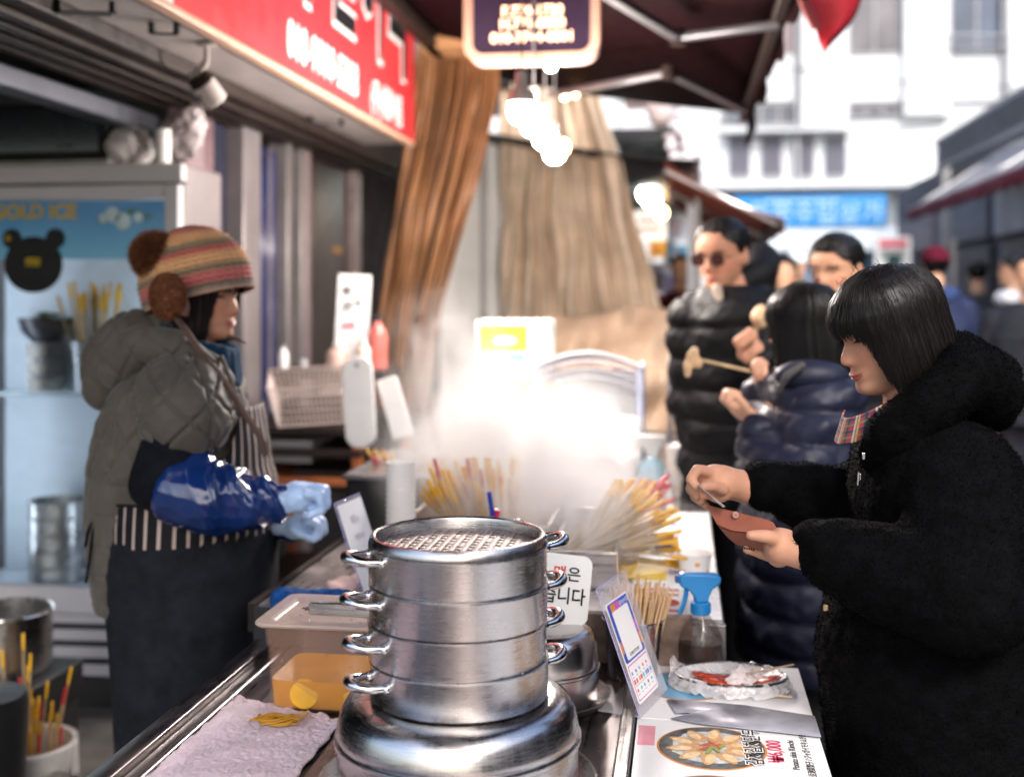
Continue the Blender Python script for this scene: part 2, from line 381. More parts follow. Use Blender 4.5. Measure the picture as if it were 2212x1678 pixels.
M_pale = pm('window_blind', (.62, .6, .58), .6, var=.2, vs=2)
window(bld, 1612, 1729, -60, 117, 2, pm('pink_pane', (.2, .15, .16), .4, var=.3, vs=1.2)); window(bld, 1833, 1949, -60, 115, 2, pm('dim_pane', (.09, .085, .095), .4, var=.6, vs=1.1))
window(bld, 2053, 2174, -60, 116, 2, pm('blue_pane', (.04, .06, .1), .4, var=.5, vs=1)); window(bld, 1560, 1729, 224, 270, 4, M_glass); window(bld, 1833, 1949, 223, 250, 3, M_glass)
for (u0, u1) in ((1612, 1729), (1833, 1949), (2053, 2174)):
    MB().box2((bp(u0, 0).x, 26.08, bp(u0, 220).z), (bp(u1, 0).x, 26.24, bp(u0, 122).z)).build('spandrel', M_bwall, bld, bevel=.02)
for i, (u0, u1) in enumerate(((1576, 1622), (1646, 1691), (1715, 1761), (1784, 1831))):
    a = bp(u0, 292); b = bp(u1, 381); fr_ = MB()
    fr_.box2((a.x, 26.1, b.z), (b.x, 26.195, b.z + .04)); fr_.box2((a.x, 26.1, a.z - .04), (b.x, 26.195, a.z))
    fo = fr_.build('louvre_frame', M_grey, bld)
    nsl = 13
    for k in range(nsl):
        z = lerp(b.z + .06, a.z - .06, k / (nsl - 1)); T = Matrix.Translation(((a.x + b.x) / 2, 26.14, z)) @ Matrix.Rotation(R(38), 4, 'X')
        MB().box((0, 0, 0), (b.x - a.x, .09, .012), T).build('slat', pm('louvre_grey', (.2, .2, .24), .5), fo)
MB().box2((bp(1560, 0).x, 25.75, bp(1700, 286).z), (bp(1835, 0).x, 26.19, bp(1700, 276).z)).build('ledge', M_bwall, bld)
MB().box2((bp(1500, 0).x, 25.2, bp(1760, 412).z), (bp(2100, 0).x, 26.19, bp(1760, 398).z)).build('canopy_ledge', M_bwall, bld)
# pipes and rails on the white building
for u in (1722, 2168): MB().tube([(bp(u, 0).x, 25.98, 3.6), (bp(u, 0).x, 25.98, 12)], .05, 8).build('drain_pipe', M_grey, bld)
for v in (78, 100): MB().tube([bp(2045, v, 25.85), bp(2180, v, 25.85)], .03, 6).build('window_rail', M_grey, bld)
for k, (a3, b3, sag) in enumerate((((-1.9, 21, 5.2), (4.4, 19, 4.4), .5), ((-1.9, 17, 4.9), (4.4, 23, 5.3), .6), ((-1.0, 25.9, 7.6), (9, 25.8, 6.1), .5))):
    a3, b3 = Vector(a3), Vector(b3); cb_ = thing('overhead_cable', a3, ['black overhead cable crossing the alley low before the louvred vents', 'black overhead cable crossing the alley slantwise', 'black cable sagging across the white facade'][k], 'cable')
    MB().tube([lerp(a3, b3, j / 24) - UP * (4 * sag * (j / 24) * (1 - j / 24)) for j in range(25)], .014, 5).build('wire', M_black, cb_)
# blue sign and shop front below it
sg = thing('shop_sign', bp(1757, 455, 24.9), 'long blue sign with white lettering on the white building', 'sign')
a = bp(1585, 424, 24.9); b = bp(1915, 490, 24.9)
MB().box2((a.x, 24.9, b.z), (b.x, 25.1, a.z)).build('panel', pm('blue_sign_film', (.0, .17, .45), .45, var=.08, vs=2), sg, bevel=.02)
FY = lambda p, y: frame((1, 0, 0), (0, 0, 1), (0, -1, 0), (p.x, y, p.z))
text('동문수입상가', .52, FY(bp(1762, 463, 24.9), 24.892), sg, pm('pale_blue_ink', (.36, .52, .62), .5), ext=.006, off=.002, space=1.1, sx=.92)
for k in range(9): MB().box2((bp(1655 + k * 18, 0, 24.9).x, 24.886, bp(1740, 436, 24.9).z), (bp(1667 + k * 18, 0, 24.9).x, 24.897, bp(1740, 431, 24.9).z)).build('small_glyph', pm('pale_ink', (.4, .6, .8), .5), sg)
sf = thing('corner_shop', (bp(1760, 0).x, 24.9, 0), 'white fronted shop with counters under the blue sign', 'shop')
a = bp(1590, 495, 24.95); b = bp(1990, 540, 24.95)
MB().box2((a.x, 24.95, b.z), (b.x, 25.15, a.z)).build('fascia', pm('pale_fascia', (.6, .68, .74), .5, var=.2, vs=1.5), sf)
MB().box2((a.x, 25.3, 0), (b.x, 25.4, b.z)).build('interior', pm('interior_blue', (.1, .16, .24), .5, var=.6, vs=2), sf)
for k in range(7):
    x = lerp(a.x, b.x, (k + .5) / 7); MB().box2((x - .3, 25.0, .02), (x + .3, 25.29, random.uniform(.8, 1.5))).build('shelf', pm('shelf%d' % (k % 3), [(.5, .5, .55), (.1, .12, .2), (.45, .1, .12)][k % 3], .5, var=.5, vs=4), sf)
# printed notice boards standing before the shop
for (u0, u1, v0, v1, dd, cc, lab) in ((1890, 1966, 512, 600, 15.5, (.62, .66, .66), 'white notice board with dark print and a red heading at the alley end'),):
    a = at(u0, v0, dd); b = at(u1, v1, dd); nb = thing('notice_board', (a.x, a.y, 0), lab, 'board')
    MB().box2((a.x, a.y, b.z), (b.x, a.y + .05, a.z)).build('sheet', pm('notice', cc, .5, var=.2, vs=3), nb)
    MB().box2((a.x + .05, a.y - .012, a.z - .14), (b.x - .05, a.y - .002, a.z - .04)).build('heading', pm('heading_red', (.5, .08, .12), .5), nb)
    MB().box2((a.x + .16, a.y - .012, b.z + .12), (b.x - .13, a.y - .002, b.z + .3)).build('picture', pm('print_dark', (.02, .07, .08), .5, var=.5, vs=8), nb)
    for k in range(3): MB().box2((a.x + .07, a.y - .012, a.z - .2 - k * .05), (b.x - .07, a.y - .002, a.z - .18 - k * .05)).build('print_line', M_dark, nb)
    for x in (a.x + .04, b.x - .04): MB().box2((x - .02, a.y + .06, 0), (x + .02, a.y + .1, b.z + .1)).build('post', M_grey, nb)
# ---- right side of the alley: row of stalls
rb = thing('shop_row', (6, 9, 0), 'long grey row of market shops down the open side of the alley', 'building')
MB().box2((4.3, -9, 0), (6, 24, 3.7)).build('wall', pm('row_wall', (.1, .1, .115), .7, var=.3, vs=1.5), rb)
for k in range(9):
    y = -8 + k * 3.5; MB().box2((4.24, y + .2, .1), (4.31, y + 3.1, 2.3)).build('shop_opening_shade', pm('opening_shade', (.03, .03, .035), .5, var=.6, vs=2), rb)  # dark sheets on the wall, shop inside shade painted into their colour
    MB().box2((4.18, y + .1, 2.4), (4.32, y + 3.3, 3.0)).build('shop_fascia', pm('fascia%d' % (k % 3), [(.3, .3, .33), (.06, .07, .1), (.16, .13, .14)][k % 3], .5, var=.3, vs=2), rb)
rf = thing('corrugated_fascia', (3.5, 10, 3.2), 'grey corrugated metal fascia along the stall roofs opposite', 'fascia')
def corr(u, v):
    y = 4.5 + 11.7 * u; z = 3.33 + .36 * v; return (3.42 + .018 * math.sin(v * PI * 2 * 7), y, z)
MB().grid(corr, 2, 84).build('sheet', pm('corrugated_grey', (.2, .21, .24), .45, .3, var=.15, vs=3), rf, solid=.004, smooth=70)
MB().box2((3.40, 4.5, 3.64), (3.47, 16.2, 3.70)).build('top_rail', M_grey, rf); MB().box2((3.40, 4.5, 3.27), (3.47, 16.2, 3.33)).build('bottom_rail', M_grey, rf)
for y in (4.6, 10, 16.1): MB().box2((3.47, y - .05, 0), (3.57, y + .05, 3.7)).build('post', M_grey, rf)
MB().box2((3.57, 4.5, 3.18), (4.3, 16.2, 3.24)).build('roof_sheet', M_grey, rf)
def awning(name, lab, x0, x1, y0, y1, z0, z1, mat, vmat, val=.16, sc=.0, ribs=3, barm=None):
    """sloping cloth from (x1, z1) at the wall to (x0, z0) at the front, with a hanging valance"""
    t = thing(name, ((x0 + x1) / 2, (y0 + y1) / 2, z0), lab, 'awning')
    MB().grid(lambda u, v: (lerp(x0, x1, v), lerp(y0, y1, u), lerp(z0, z1, v) - .05 * math.sin(PI * v) + .012 * math.sin(u * 31)), 24, 8).build('cloth', mat, t, solid=.006, smooth=60)
    def vf(u, v):
        drop = val * (1 - .25 * abs(math.sin(u * PI * (y1 - y0) / .28))); return (x0 - .012 * v * math.sin(u * 40), lerp(y0, y1, u), z0 - .012 - drop * v)
    MB().grid(vf, 90, 3).build('valance', vmat, t, solid=.004, smooth=60)
    MB().tube([(x0 + .02 * (1 if x1 > x0 else -1), y0, z0 - .02), (x0 + .02 * (1 if x1 > x0 else -1), y1, z0 - .02)], .02).build('front_bar', barm or M_alu, t)
    for k in range(ribs):
        y = lerp(y0 + .1, y1 - .1, k / max(1, ribs - 1)); MB().tube([(x0, y, z0 - .035), (x1, y, z1 - .035)], .016).build('rib', M_alu, t)
    return t
awning('stall_awning', 'white topped awning with dark red valance on the stall opposite', 2.55, 3.5, 7.6, 13.6, 2.58, 3.2, pm('white_awning', (.8, .8, .82), .6, var=.08, vs=3, translucent=.75), pm('dark_red_cloth', (.13, .012, .03), .7, var=.2, vs=10))
awning('stall_awning', 'pale purple grey awning with plum valance lower down on the stall opposite', 2.62, 3.6, 5.2, 9.0, 2.2, 2.55, pm('purple_awning', (.3, .27, .32), .6, var=.12, vs=3), pm('plum_cloth', (.1, .025, .06), .7, var=.2, vs=10), val=.1)
for (y0, y1, lab, cc) in ((5.6, 8.6, 'dark stall cabinet heaped with goods under the plum awning', (.035, .035, .04)), (9.6, 13.0, 'grey stall cabinet heaped with goods under the red awning', (.16, .17, .2))):
    st = thing('stall_cabinet', (3.2, (y0 + y1) / 2, 0), lab, 'stall')
    MB().box2((2.95, y0, 0), (3.9, y1, .85)).build('base', pm('cab%.1f' % y0, cc, .5, var=.3), st, bevel=.01)
    MB().box2((3.9, y0, 0), (3.96, y1, 2.3)).build('back', M_dark, st)
    for k in range(8):
        y = lerp(y0 + .2, y1 - .2, k / 7); h = random.uniform(.1, .45)
        MB().box2((3.0, y - .14, .855), (3.3, y + .14, .855 + h)).build('goods_box', pm('goods%d' % (k % 4), [(.5, .5, .5), (.2, .3, .4), (.35, .1, .12), (.03, .03, .04)][k % 4], .5, var=.4, vs=9), st, bevel=.008)
    for y in (y0 + .05, y1 - .05): MB().box2((2.9, y - .02, .86), (2.94, y + .02, 2.2)).build('post', M_alu, st)
cu2 = thing('stall_curtain', (2.9, 9.3, .3), 'pale beige cloth hanging down the side of the stall opposite', 'curtain')
MB().grid(lambda u, v: (2.78 + .5 * u, 9.3 + .05 * math.sin(u * 28), 2.2 - 1.6 * v), 60, 6).build('cloth', pm('pale_curtain', (.42, .37, .32), .8, var=.15, vs=12), cu2, solid=.004, smooth=80)
# ---- left row beyond our stall
lb = thing('market_house', (-4, 16, 0), 'dark old market house standing behind the curtained stalls', 'building')
MB().box2((-5, 9.6, 0), (-1.9, 26.1, 5.5)).build('wall', pm('house_wall', (.1, .085, .08), .7, var=.4, vs=1.5), lb)
MB().box2((-1.9, 9.7, 2.9), (.0, 20, 3.0)).build('canopy_roof', M_dark, lb)
for y in (12, 15, 18.5): MB().box2((-.2, y, 0), (-.1, y + .1, 2.9)).build('post', M_grey, lb)
# ---- our shop: walls, ceiling, shutter box, soffit, red sign
sh = thing('shop_house', (-3.2, 5, 0), 'dark shop house behind the stall with steel framed front', 'building')
MB().box2((-5.2, .6, 2.62), (-1.74, 9.2, 2.72)).build('ceiling', M_dark, sh)
MB().box2((-5.2, 5.35, .012), (-2.35, 5.45, 2.62)).build('back_wall', pm('back_wall', (.14, .17, .17), .6, var=.3, vs=3), sh)
MB().box2((-5.3, .6, 0), (-5.2, 9.2, 2.62)).build('side_wall', M_dark, sh)
MB().box2((-5.2, .6, 3.0), (-1.75, 9.2, 6.5)).build('upper_wall', pm('upper_wall', (.25, .22, .2), .7, var=.2, vs=2), sh)
WX = -2.0
def wy(u): return onx(u, 640, WX).y
def post(u0, u1, mat, z0=.0, z1=2.5, dx=.05, name='door_post'): MB().box2((WX - .06, wy(u0), max(z0, .013)), (WX + dx, wy(u1), z1)).build(name, mat, sh, bevel=.006)
M_pinkw = pm('pinkish_plaster', (.24, .18, .19), .6, var=.2, vs=5, bump=.1)
post(392, 432, M_pinkw, dx=.02, name='wall_pier'); post(434, 462, pm('pinkish_panel', (.16, .1, .11), .5, var=.3, vs=5), dx=.0, name='wall_panel')
post(464, 503, pm('navy_gap', (.02, .022, .04), .5), dx=-.03, name='dark_recess')
post(504, 542, pm('silver_post', (.26, .235, .24), .4, .4, var=.15, vs=6)); 
for k in range(6):                                              # hanging plastic strips in blue and clear
    u0 = 546 + k * 9.0; cc = [(.02, .024, .07), (.13, .12, .15), (.03, .035, .1)][k % 3]
    MB().grid(lambda u, v: (WX - .01 + .012 * math.sin(u * PI), lerp(wy(u0), wy(u0 + 8.4), u), 2.3 - 2.2 * v), 6, 4).build('door_strip', pm('strip%d' % (k % 3), cc, .25, var=.3, vs=4), sh, solid=.003, smooth=80)
post(601, 612, pm('dull_alu', (.24, .22, .22), .4, .5)); post(613, 630, pm('brown_gap', (.06, .04, .035), .5), dx=-.03, name='dark_recess'); post(631, 642, MATS['dull_alu']); post(643, 653, pm('pink_post', (.26, .2, .21), .4, .3, var=.15))
pn = MB().box2((WX - .05, wy(655), .9), (WX, wy(752), 2.45)).build('steel_panel', pm('dull_steel_panel', (.05, .04, .04), .35, .6, var=.25, vs=3), sh)
MB().box2((WX + .002, wy(718), 1.83), (WX + .006, wy(738), 1.87)).build('sticker', pm('amber_sticker', (.3, .14, .01), .4), pn)
MB().box2((WX - .05, wy(655), .013), (WX, wy(752), .88)).build('lower_panel', M_dark, sh)
post(753, 764, pm('pink_post2', (.26, .2, .2), .4, .3, var=.15)); post(766, 1000, pm('brown_back', (.035, .023, .02), .6, var=.4, vs=3), dx=-.04, name='wall_panel')
box = thing('shutter_box', (-1.92, 4, 2.28), 'long dark brown roller shutter box under the red sign', 'shutter box')
MB().box2((-2.1, .9, 2.36), (-1.735, 7.2, 2.61)).build('casing', M_brown, box, bevel=.01)
for k in range(4): MB().box2((-2.09 + k * .085, .9, 2.335), (-2.045 + k * .085, 7.2, 2.359)).build('groove_rib', M_brown, box, bevel=.006)
MB().box2((-2.2, .9, 2.24), (-2.1, 7.0, 2.31)).build('guide_rail', pm('blue_grey_rail', (.12, .13, .16), .35, .6, var=.2, vs=4), box, bevel=.008)
sgn = thing('red_shop_sign', (-1.5, 4.6, 2.4), 'big red shop sign with white phone number and outlined lettering', 'sign')
SX = -1.455
MB().box2((SX - .27, 1.2, 2.41), (SX - .004, 6.06, 2.43)).build('soffit', M_soff, sgn)
y0r = onx(376, 20, SX).y
MB().box2((SX - .02, y0r, 2.42), (SX, 6.05, 3.6)).build('red_panel', M_red, sgn)
MB().box2((SX - .02, 1.2, 2.42), (SX, y0r - .005, 3.6)).build('white_panel', M_white, sgn)
MB().box2((SX - .03, 1.2, 2.395), (SX + .012, 6.06, 2.418)).build('trim', pm('peach_trim', (.62, .38, .27), .4, var=.1), sgn, bevel=.004)
MB().box2((SX - .03, 6.052, 2.42), (SX + .012, 6.075, 3.6)).build('end_trim', pm('dark_red_trim', (.35, .03, .03), .4), sgn)
MB().box2((SX - .27, 1.2, 2.432), (SX - .25, 6.05, 3.6)).build('back_panel', M_grey, sgn)
FX = lambda x, p: frame((0, 1, 0), (0, 0, 1), (1, 0, 0), (x, p.y, p.z))
def sign_text(body, u, v, size, mat, off, x, sx=1., **k): text(body, size, FX(x, onx(u, v, SX)), sgn, mat, off=off, sx=sx, ext=.0012, **k)
sign_text('010-9999-5333', 703, 138, .2, M_wink, .003, SX + .003, sx=.76)
sign_text('(주)세광식품', 836, 230, .175, M_wink, .002, SX + .003, sx=.66)
pbig = onx(812, 5, SX)
for i, (ch, du) in enumerate((('부', 4.3), ('산', 4.78), ('어', 5.24), ('묵', 5.72))):
    for (mt, off, dx) in ((M_wink, .034, .003), (M_ink, .012, .0065)):
        text(ch, .8, frame((0, 1, 0), (0, 0, 1), (1, 0, 0), (SX + dx, du, 3.04)), sgn, mt, off=off, ext=.0012, sx=.62)
text('어묵', .2, frame((0, 1, 0), (0, 0, 1), (1, 0, 0), (SX + .003, y0r - .13, 2.6)), sgn, pm('navy_ink', (.02, .03, .2), .5), off=.008)
# small brackets and the bracket lamp tube under the soffit
for (u0, v0, u1, v1, lab) in ((128, 20, 244, 24, 'dull metal tube bracket under the soffit, longest of the three'), (328, 66, 382, 68, 'small dark clip bracket under the soffit beside the camera'), (672, 262, 738, 268, 'small dark clip bracket under the far end of the soffit')):
    a = onz(u0, v0, 2.0) if False else at(u0, v0, (2.385 - CH) * F / (640 - v0)); b = a + (at(u1, v1, (2.385 - CH) * F / (640 - v1)) - a)
    a.z = b.z = 2.375; br = thing('soffit_bracket', a, lab, 'bracket')
    MB().tube([a, b], .008 if u0 < 200 else .004, 10).build('bar', M_grey if u0 < 200 else M_dark, br)
    for q in (a, b): MB().box2((q.x - .008, q.y - .008, q.z), (q.x + .008, q.y + .008, 2.409)).build('clip', M_dark, br)
# security camera
cp = at(442, 190, 3.72); cc = thing('security_camera', cp, 'white bullet security camera hanging from the soffit on a short arm', 'camera')
ax = (at(472, 228, 3.80) - at(425, 165, 3.74)).normalized(); Mx = fr_from(ax, at(425, 165, 3.74))
MB().lathe([(.001, -.002), (.03, 0), (.038, .008), (.04, .03)], 28, Mx).build('back_cap', M_brown, cc)
MB().lathe([(.041, .0305), (.042, .034), (.042, .102), (.038, .106), (.001, .106)], 28, Mx).build('housing', pm('camera_white', (.72, .66, .63), .4, var=.05), cc)
MB().lathe([(.034, .1062), (.03, .1085), (.001, .1085)], 24, Mx).build('lens', M_black, cc)
MB().box((.012, -.0405, .07), (.016, .004, .01), Mx).build('logo_mark', M_ink, cc); MB().ball((-.006, -.041, .055), .006, 10, Mx).build('sensor', M_ink, cc)
MB().tube(smooth_path([at(430, 172, 3.74), at(432, 152, 3.74), at(442, 142, 3.74), at(446, 128, 3.74)]), .01, 10).build('arm', pm('camera_arm', (.5, .44, .42), .4), cc)
_mt = at(446, 126, 3.74); MB().lathe([(.001, 0), (.03, 0), (.034, -.012), (.001, -.014)], 20, Matrix.Translation((_mt.x, _mt.y, 2.409))).build('mount', pm('camera_arm', 0), cc)
MB().tube([(_mt.x, _mt.y, _mt.z - .02), (_mt.x, _mt.y, 2.4)], .009).build('stem', pm('camera_arm', 0), cc)
MB().tube(smooth_path([at(442, 130, 3.74), at(418, 158, 3.74), at(385, 165, 3.74), at(352, 140, 3.74), at(345, 108, 3.74)]), .0035, 6).build('cable', M_black, cc)
# ---- refrigerator
FYP = 3.98
def fp(u, v): return ony(u, v, FYP)
fx0, fx1 = -2.78, fp(390, 640).x; zt = fp(390, 352).z
fg = thing('display_refrigerator', ((fx0 + fx1) / 2, 4.3, .012), 'tall white glass door refrigerator with blue header film, holding pots and skewers', 'refrigerator')
M_fr = pm('fridge_white', (.46, .45, .48), .35, var=.06, vs=6, bump=.03); M_fin = pm('fridge_inside', (.55, .62, .7), .4, var=.05)
zg0, zg1 = fp(200, 1268).z, fp(200, 432).z
b = MB(); b.box2((fx0, FYP + .03, .012), (fx0 + .05, 4.36, zt)); b.box2((fx1 - .05, FYP + .03, .1), (fx1, 4.36, zt)); b.box2((fx0 + .05, 4.31, .1), (fx1 - .05, 4.36, zt)); b.box2((fx0 + .05, FYP + .03, zt - .08), (fx1 - .05, 4.31, zt)); b.box2((fx0 + .05, FYP + .03, zg0 - .12), (fx1 - .05, 4.31, zg0 - .03))
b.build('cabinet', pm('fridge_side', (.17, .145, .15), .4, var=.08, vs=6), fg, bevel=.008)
MB().box2((fx0 + .051, 4.29, zg0 - .029), (fx1 - .051, 4.309, zt - .081)).build('liner', M_fin, fg)
MB().box2((fx0, FYP - .012, fp(200, 396).z), (fx1 + .01, FYP + .029, zt)).build('header_panel', M_fr, fg, bevel=.006)
MB().box2((fx0, FYP + .005, fp(200, 400).z), (fx1 + .012, FYP + .03, fp(200, 395).z)).build('gasket', M_black, fg)
d = MB(); dz0, dz1 = fp(200, 1325).z, fp(200, 401).z
d.box2((fx0, FYP - .02, dz0), (fx0 + .1, FYP + .028, dz1)); d.box2((fx1 - .055, FYP - .02, dz0), (fx1, FYP + .028, dz1)); d.box2((fx0 + .1, FYP - .02, zg1), (fx1 - .055, FYP + .028, dz1)); d.box2((fx0 + .1, FYP - .02, dz0), (fx1 - .055, FYP + .028, zg0))
dr = d.build('door', M_fr, fg, bevel=.006)
MB().box2((fx0 + .1, FYP - .004, zg0), (fx1 - .055, FYP + .002, zg1)).build('glass_pane', pm('clear_glass', (.9, .95, .97), .02, var=0, rvar=0, Transmission_Weight=1., IOR=1.2), dr)
def film(u, v):
    p = fp(lerp(-60, 372, u), lerp(434, 560, v)); return (min(p.x, fx1 - .056), FYP - .0055, p.z)
m_film = pm('blue_film', (.03, .25, .5), .3, var=.25, vs=4)
fo = MB().grid(film, 4, 4).build('header_film', m_film, dr)
_n = m_film.node_tree.nodes; _l = m_film.node_tree.links; _g = _n.new('ShaderNodeTexCoord'); _s = _n.new('ShaderNodeSeparateXYZ'); _l.new(_g.outputs['Generated'], _s.inputs[0])
_r = _n.new('ShaderNodeValToRGB'); _r.color_ramp.elements[0].color = (.1, .4, .62, 1); _r.color_ramp.elements[1].color = (.0, .2, .5, 1); _r.color_ramp.elements[1].position = .75
_l.new(_s.outputs[2], _r.inputs[0]); _l.new(_r.outputs[0], _n['Principled BSDF'].inputs['Base Color'])
text('GOLD ICE', .072, FY(fp(75, 459), FYP - .007), dr, pm('gold_ink', (.4, .28, .03), .4), off=.004, sx=1.05)
for (u, v, r) in ((245, 465, .03), (268, 478, .032), (300, 470, .02), (225, 472, .018)):
    MB().prism(circ(r, 9), 0, .001, FY(fp(u, v), FYP - .0065)).build('printed_ice_cube', pm('ice_print', (.45, .6, .66), .4), dr)
for (u, v, r) in ((222, 478, .016), (285, 458, .018), (318, 468, .015)):
    MB().prism(circ(r, 7, 1.6, .7), 0, .001, FY(fp(u, v), FYP - .0062)).build('printed_leaf', pm('leaf_print', (.02, .16, .15), .4), dr)
bc = fp(75, 572); be = MB(); T = frame((1, 0, 0), (0, 0, 1), (0, -1, 0), (bc.x, FYP - .008, bc.z))
be.prism(circ(.118, 36, 1.0, .9), 0, .003, T)
st = be.build('round_eared_sticker', pm('sticker_black', (.008, .009, .01), .5, var=.3), dr)
for s in (-1, 1): MB().prism(circ(.038, 20, c=(s * .088, .098)), -.0032, -.0002, T @ Matrix.Translation((0, 0, .0031))).build('sticker_ear', MATS['sticker_black'], st)
MB().prism(rrect(.06, .032, .006), 0, .001, T @ Matrix.Translation((.0, .01, .0045))).build('sticker_mark', pm('sticker_yellow', (.3, .22, .01), .5, var=.4, vs=60), st)
MB().prism(rrect(.02, .02, .004), 0, .001, T @ Matrix.Translation((-.1, .1, .0045))).build('sticker_mark', MATS['sticker_yellow'], st)
MB().box2((fx0 + .05, FYP + .14, fp(200, 858).z - .012), (fx1 - .05, 4.285, fp(200, 858).z)).build('shelf', pm('glass_shelf', (.7, .8, .85), .1, var=0, Alpha=.35), fg)
MB().box2((fx0 + .05, FYP + .06, zg0 - .028), (fx1 - .05, 4.285, zg0 - .02)).build('floor_shelf', M_fin, fg)
gp = MB(); gz0, gz1 = fp(200, 1462).z, fp(200, 1330).z
gp.box2((fx0, FYP + .01, gz0), (fx1, FYP + .028, gz1)); gr = gp.build('grille_panel', M_fr, fg, bevel=.004)
for k in range(3):
    z = lerp(gz1 - .05, gz0 + .05, k / 2); MB().tube([(fx0 + .1, FYP + .004, z), (fx1 - .05, FYP + .004, z + .015)], .011, 8).build('grille_slot', M_dark, gr)
MB().box2((fx0 + .02, FYP + .08, .012), (fx1 - .02, FYP + .1, gz0)).build('toe_panel', M_black, fg)
for _lx in (fx0 + .075, fx1 - .07): MB().tube([(_lx, FYP + .06, zg0 + .05), (_lx, FYP + .06, zg1 - .03)], .01, 8).build('light_tube', pm('fridge_tube', (.9, .95, 1), .5, var=0, emit=(.82, .92, 1, 7)), fg)
# ================================================================== OVERHEAD: awnings, lamps, hanging sign, curtains
M_maroon = pm('maroon_cloth', (.008, .0014, .0022), .85, var=.15, vs=8, bump=.1, Specular_IOR_Level=.04)
aw = thing('retractable_awning', (-.4, 5.6, 2.7), 'dark maroon retractable awning with silver folding arms over the stalls', 'awning')
AX = .40
def awz(x): return lerp(2.72, 3.02, (AX - x) / 1.75)
MB().grid(lambda u, v: (lerp(-1.35, AX, u), lerp(3.9, 7.25, v), awz(lerp(-1.35, AX, u)) - .03 * math.sin(PI * u)), 14, 14).build('cloth', M_maroon, aw, solid=.005, smooth=60)
MB().grid(lambda u, v: (AX + .012 + .02 * math.sin(u * 23) * v, lerp(3.9, 7.3, u), 2.735 - (.12 + .1 * u ** 6 + .02 * math.sin(u * 60)) * v), 80, 4).build('valance', M_maroon, aw, solid=.004, smooth=60)
MB().box2((AX - .05, 3.9, 2.66), (AX, 7.25, 2.705)).build('front_bar', M_brown, aw, bevel=.008)
MB().box2((-1.42, 3.9, 2.95), (-1.34, 7.25, 3.07)).build('wall_cassette', M_brown, aw, bevel=.01)
def on_aw(u, v, z): return at(u, v, (z - CH) * F / (640 - v))
for (pts, z) in ((((1250, -50), (1465, 82), (1690, 52)), 2.66), (((1190, 205), (1445, 158), (1610, 238)), 2.62)):
    P = [on_aw(u, v, z) for u, v in pts]; arm = MB()
    for a, b in ((P[0], P[1]), (P[1], P[2])):
        M = fr_from(b - a, a); arm.box((0, 0, (b - a).length / 2), (.05, .032, (b - a).length), M)
    ao = arm.build('folding_arm', pm('silver_arm', (.2, .2, .21), .4, .8, var=.1), aw, bevel=.008)
    MB().lathe([(.001, -.03), (.034, -.03), (.034, .03), (.001, .03)], 18, Matrix.Translation(P[1])).build('elbow_joint', M_brown, ao)
# unseen awning of this stall, its reach set to shade the counter
awning('stall_awning', 'unseen maroon awning over the front counter and the vendor, sized to shade them', .62, -1.4, -1.3, 4.02, 2.86, 3.15, M_maroon, pm('red_cloth', (.24, .007, .012), .7, var=.12, vs=9, bump=.1), val=.02)
# red cloth corner in front
rc = thing('red_awning_corner', at(1790, 0, 4.0), 'bright red cloth corner of an awning hanging to a point', 'awning')
poly = [at(1700, -130, 4.05), at(1735, -20, 4.05), at(1768, 62, 4.05), at(1772, 84, 4.05), at(1782, 112, 4.05), at(1800, 92, 4.08), at(1846, 38, 4.15), at(1866, -25, 4.2), at(1900, -130, 4.25)]
n = len(poly); mid = [lerp(poly[0], poly[-1], .5)]
def rcf(u, v):
    i = u * 4; l = smooth_path(poly[:5], 5); r = smooth_path(poly[::-1][:5], 5); k = min(int(v * 20), 20)
    p = lerp(l[k], r[k], u); return p + FW * (.03 * math.sin(u * 5 + v * 3))
MB().grid(rcf, 10, 20).build('cloth', pm('red_cloth', (.24, .007, .012), .7, var=.12, vs=9, bump=.1, Subsurface_Weight=.0), rc, solid=.004, smooth=70)
MB().tube([at(1690, -150, 4.0), at(1742, 20, 4.0), at(1762, 60, 4.02)], .018, 8).build('edge_bar', pm('dull_red_bar', (.2, .03, .03), .5), rc)
_rp = at(1690, -150, 4.0); MB().box2((_rp.x - .02, _rp.y - .02, 0.0), (_rp.x + .02, _rp.y + .02, .001)); MB().tube([_rp, (-1.4, _rp.y, _rp.z + .5)], .02).build('support_arm', M_grey, rc)
# hanging sign box
hp = at(1148, 30, 4.45); hs = thing('hanging_sign', hp, 'hanging dark purple sign box with glowing phone numbers and a peach rim', 'sign')
hw, hh = 296 * 4.45 / F, .62
Hc = at(1148, 135, 4.45); Hc.z += hh / 2; T = frame((1, 0, 0), (0, 0, 1), (0, -1, 0), Hc)
MB().prism(rrect(hw, hh, .075), -.09, .0, T).build('case', pm('sign_case', (.5, .3, .26), .4, var=.15), hs, bevel=.01)
rim = MB(); o_ = rrect(hw, hh, .075); i_ = rrect(hw - .07, hh - .07, .045)
rim.loft([[(x, y, .0) for x, y in o_], [(x, y, .014) for x, y in o_], [(x, y, .014) for x, y in i_], [(x, y, .001) for x, y in i_]], M=T, caps=False)
rim.build('rim', pm('peach_rim', (.7, .4, .29), .35, var=.08), hs)
MB().prism(i_, -.001, .003, T).build('face', pm('purple_face', (.04, .022, .05), .35, var=.1), hs)
m_led = pm('sign_glow', (.8, .45, .3), .5, var=0, emit=(1, .5, .3, 1.6))
for tx, v in (('F.774-1720', 25), ('H.771-8020', 52), ('010-7744-0801', 82)): text(tx, .055, frame((1, 0, 0), (0, 0, 1), (0, -1, 0), at(1150, v, 4.45) - Vector((0, .004, 0))), hs, m_led, off=.0015, sx=.98)
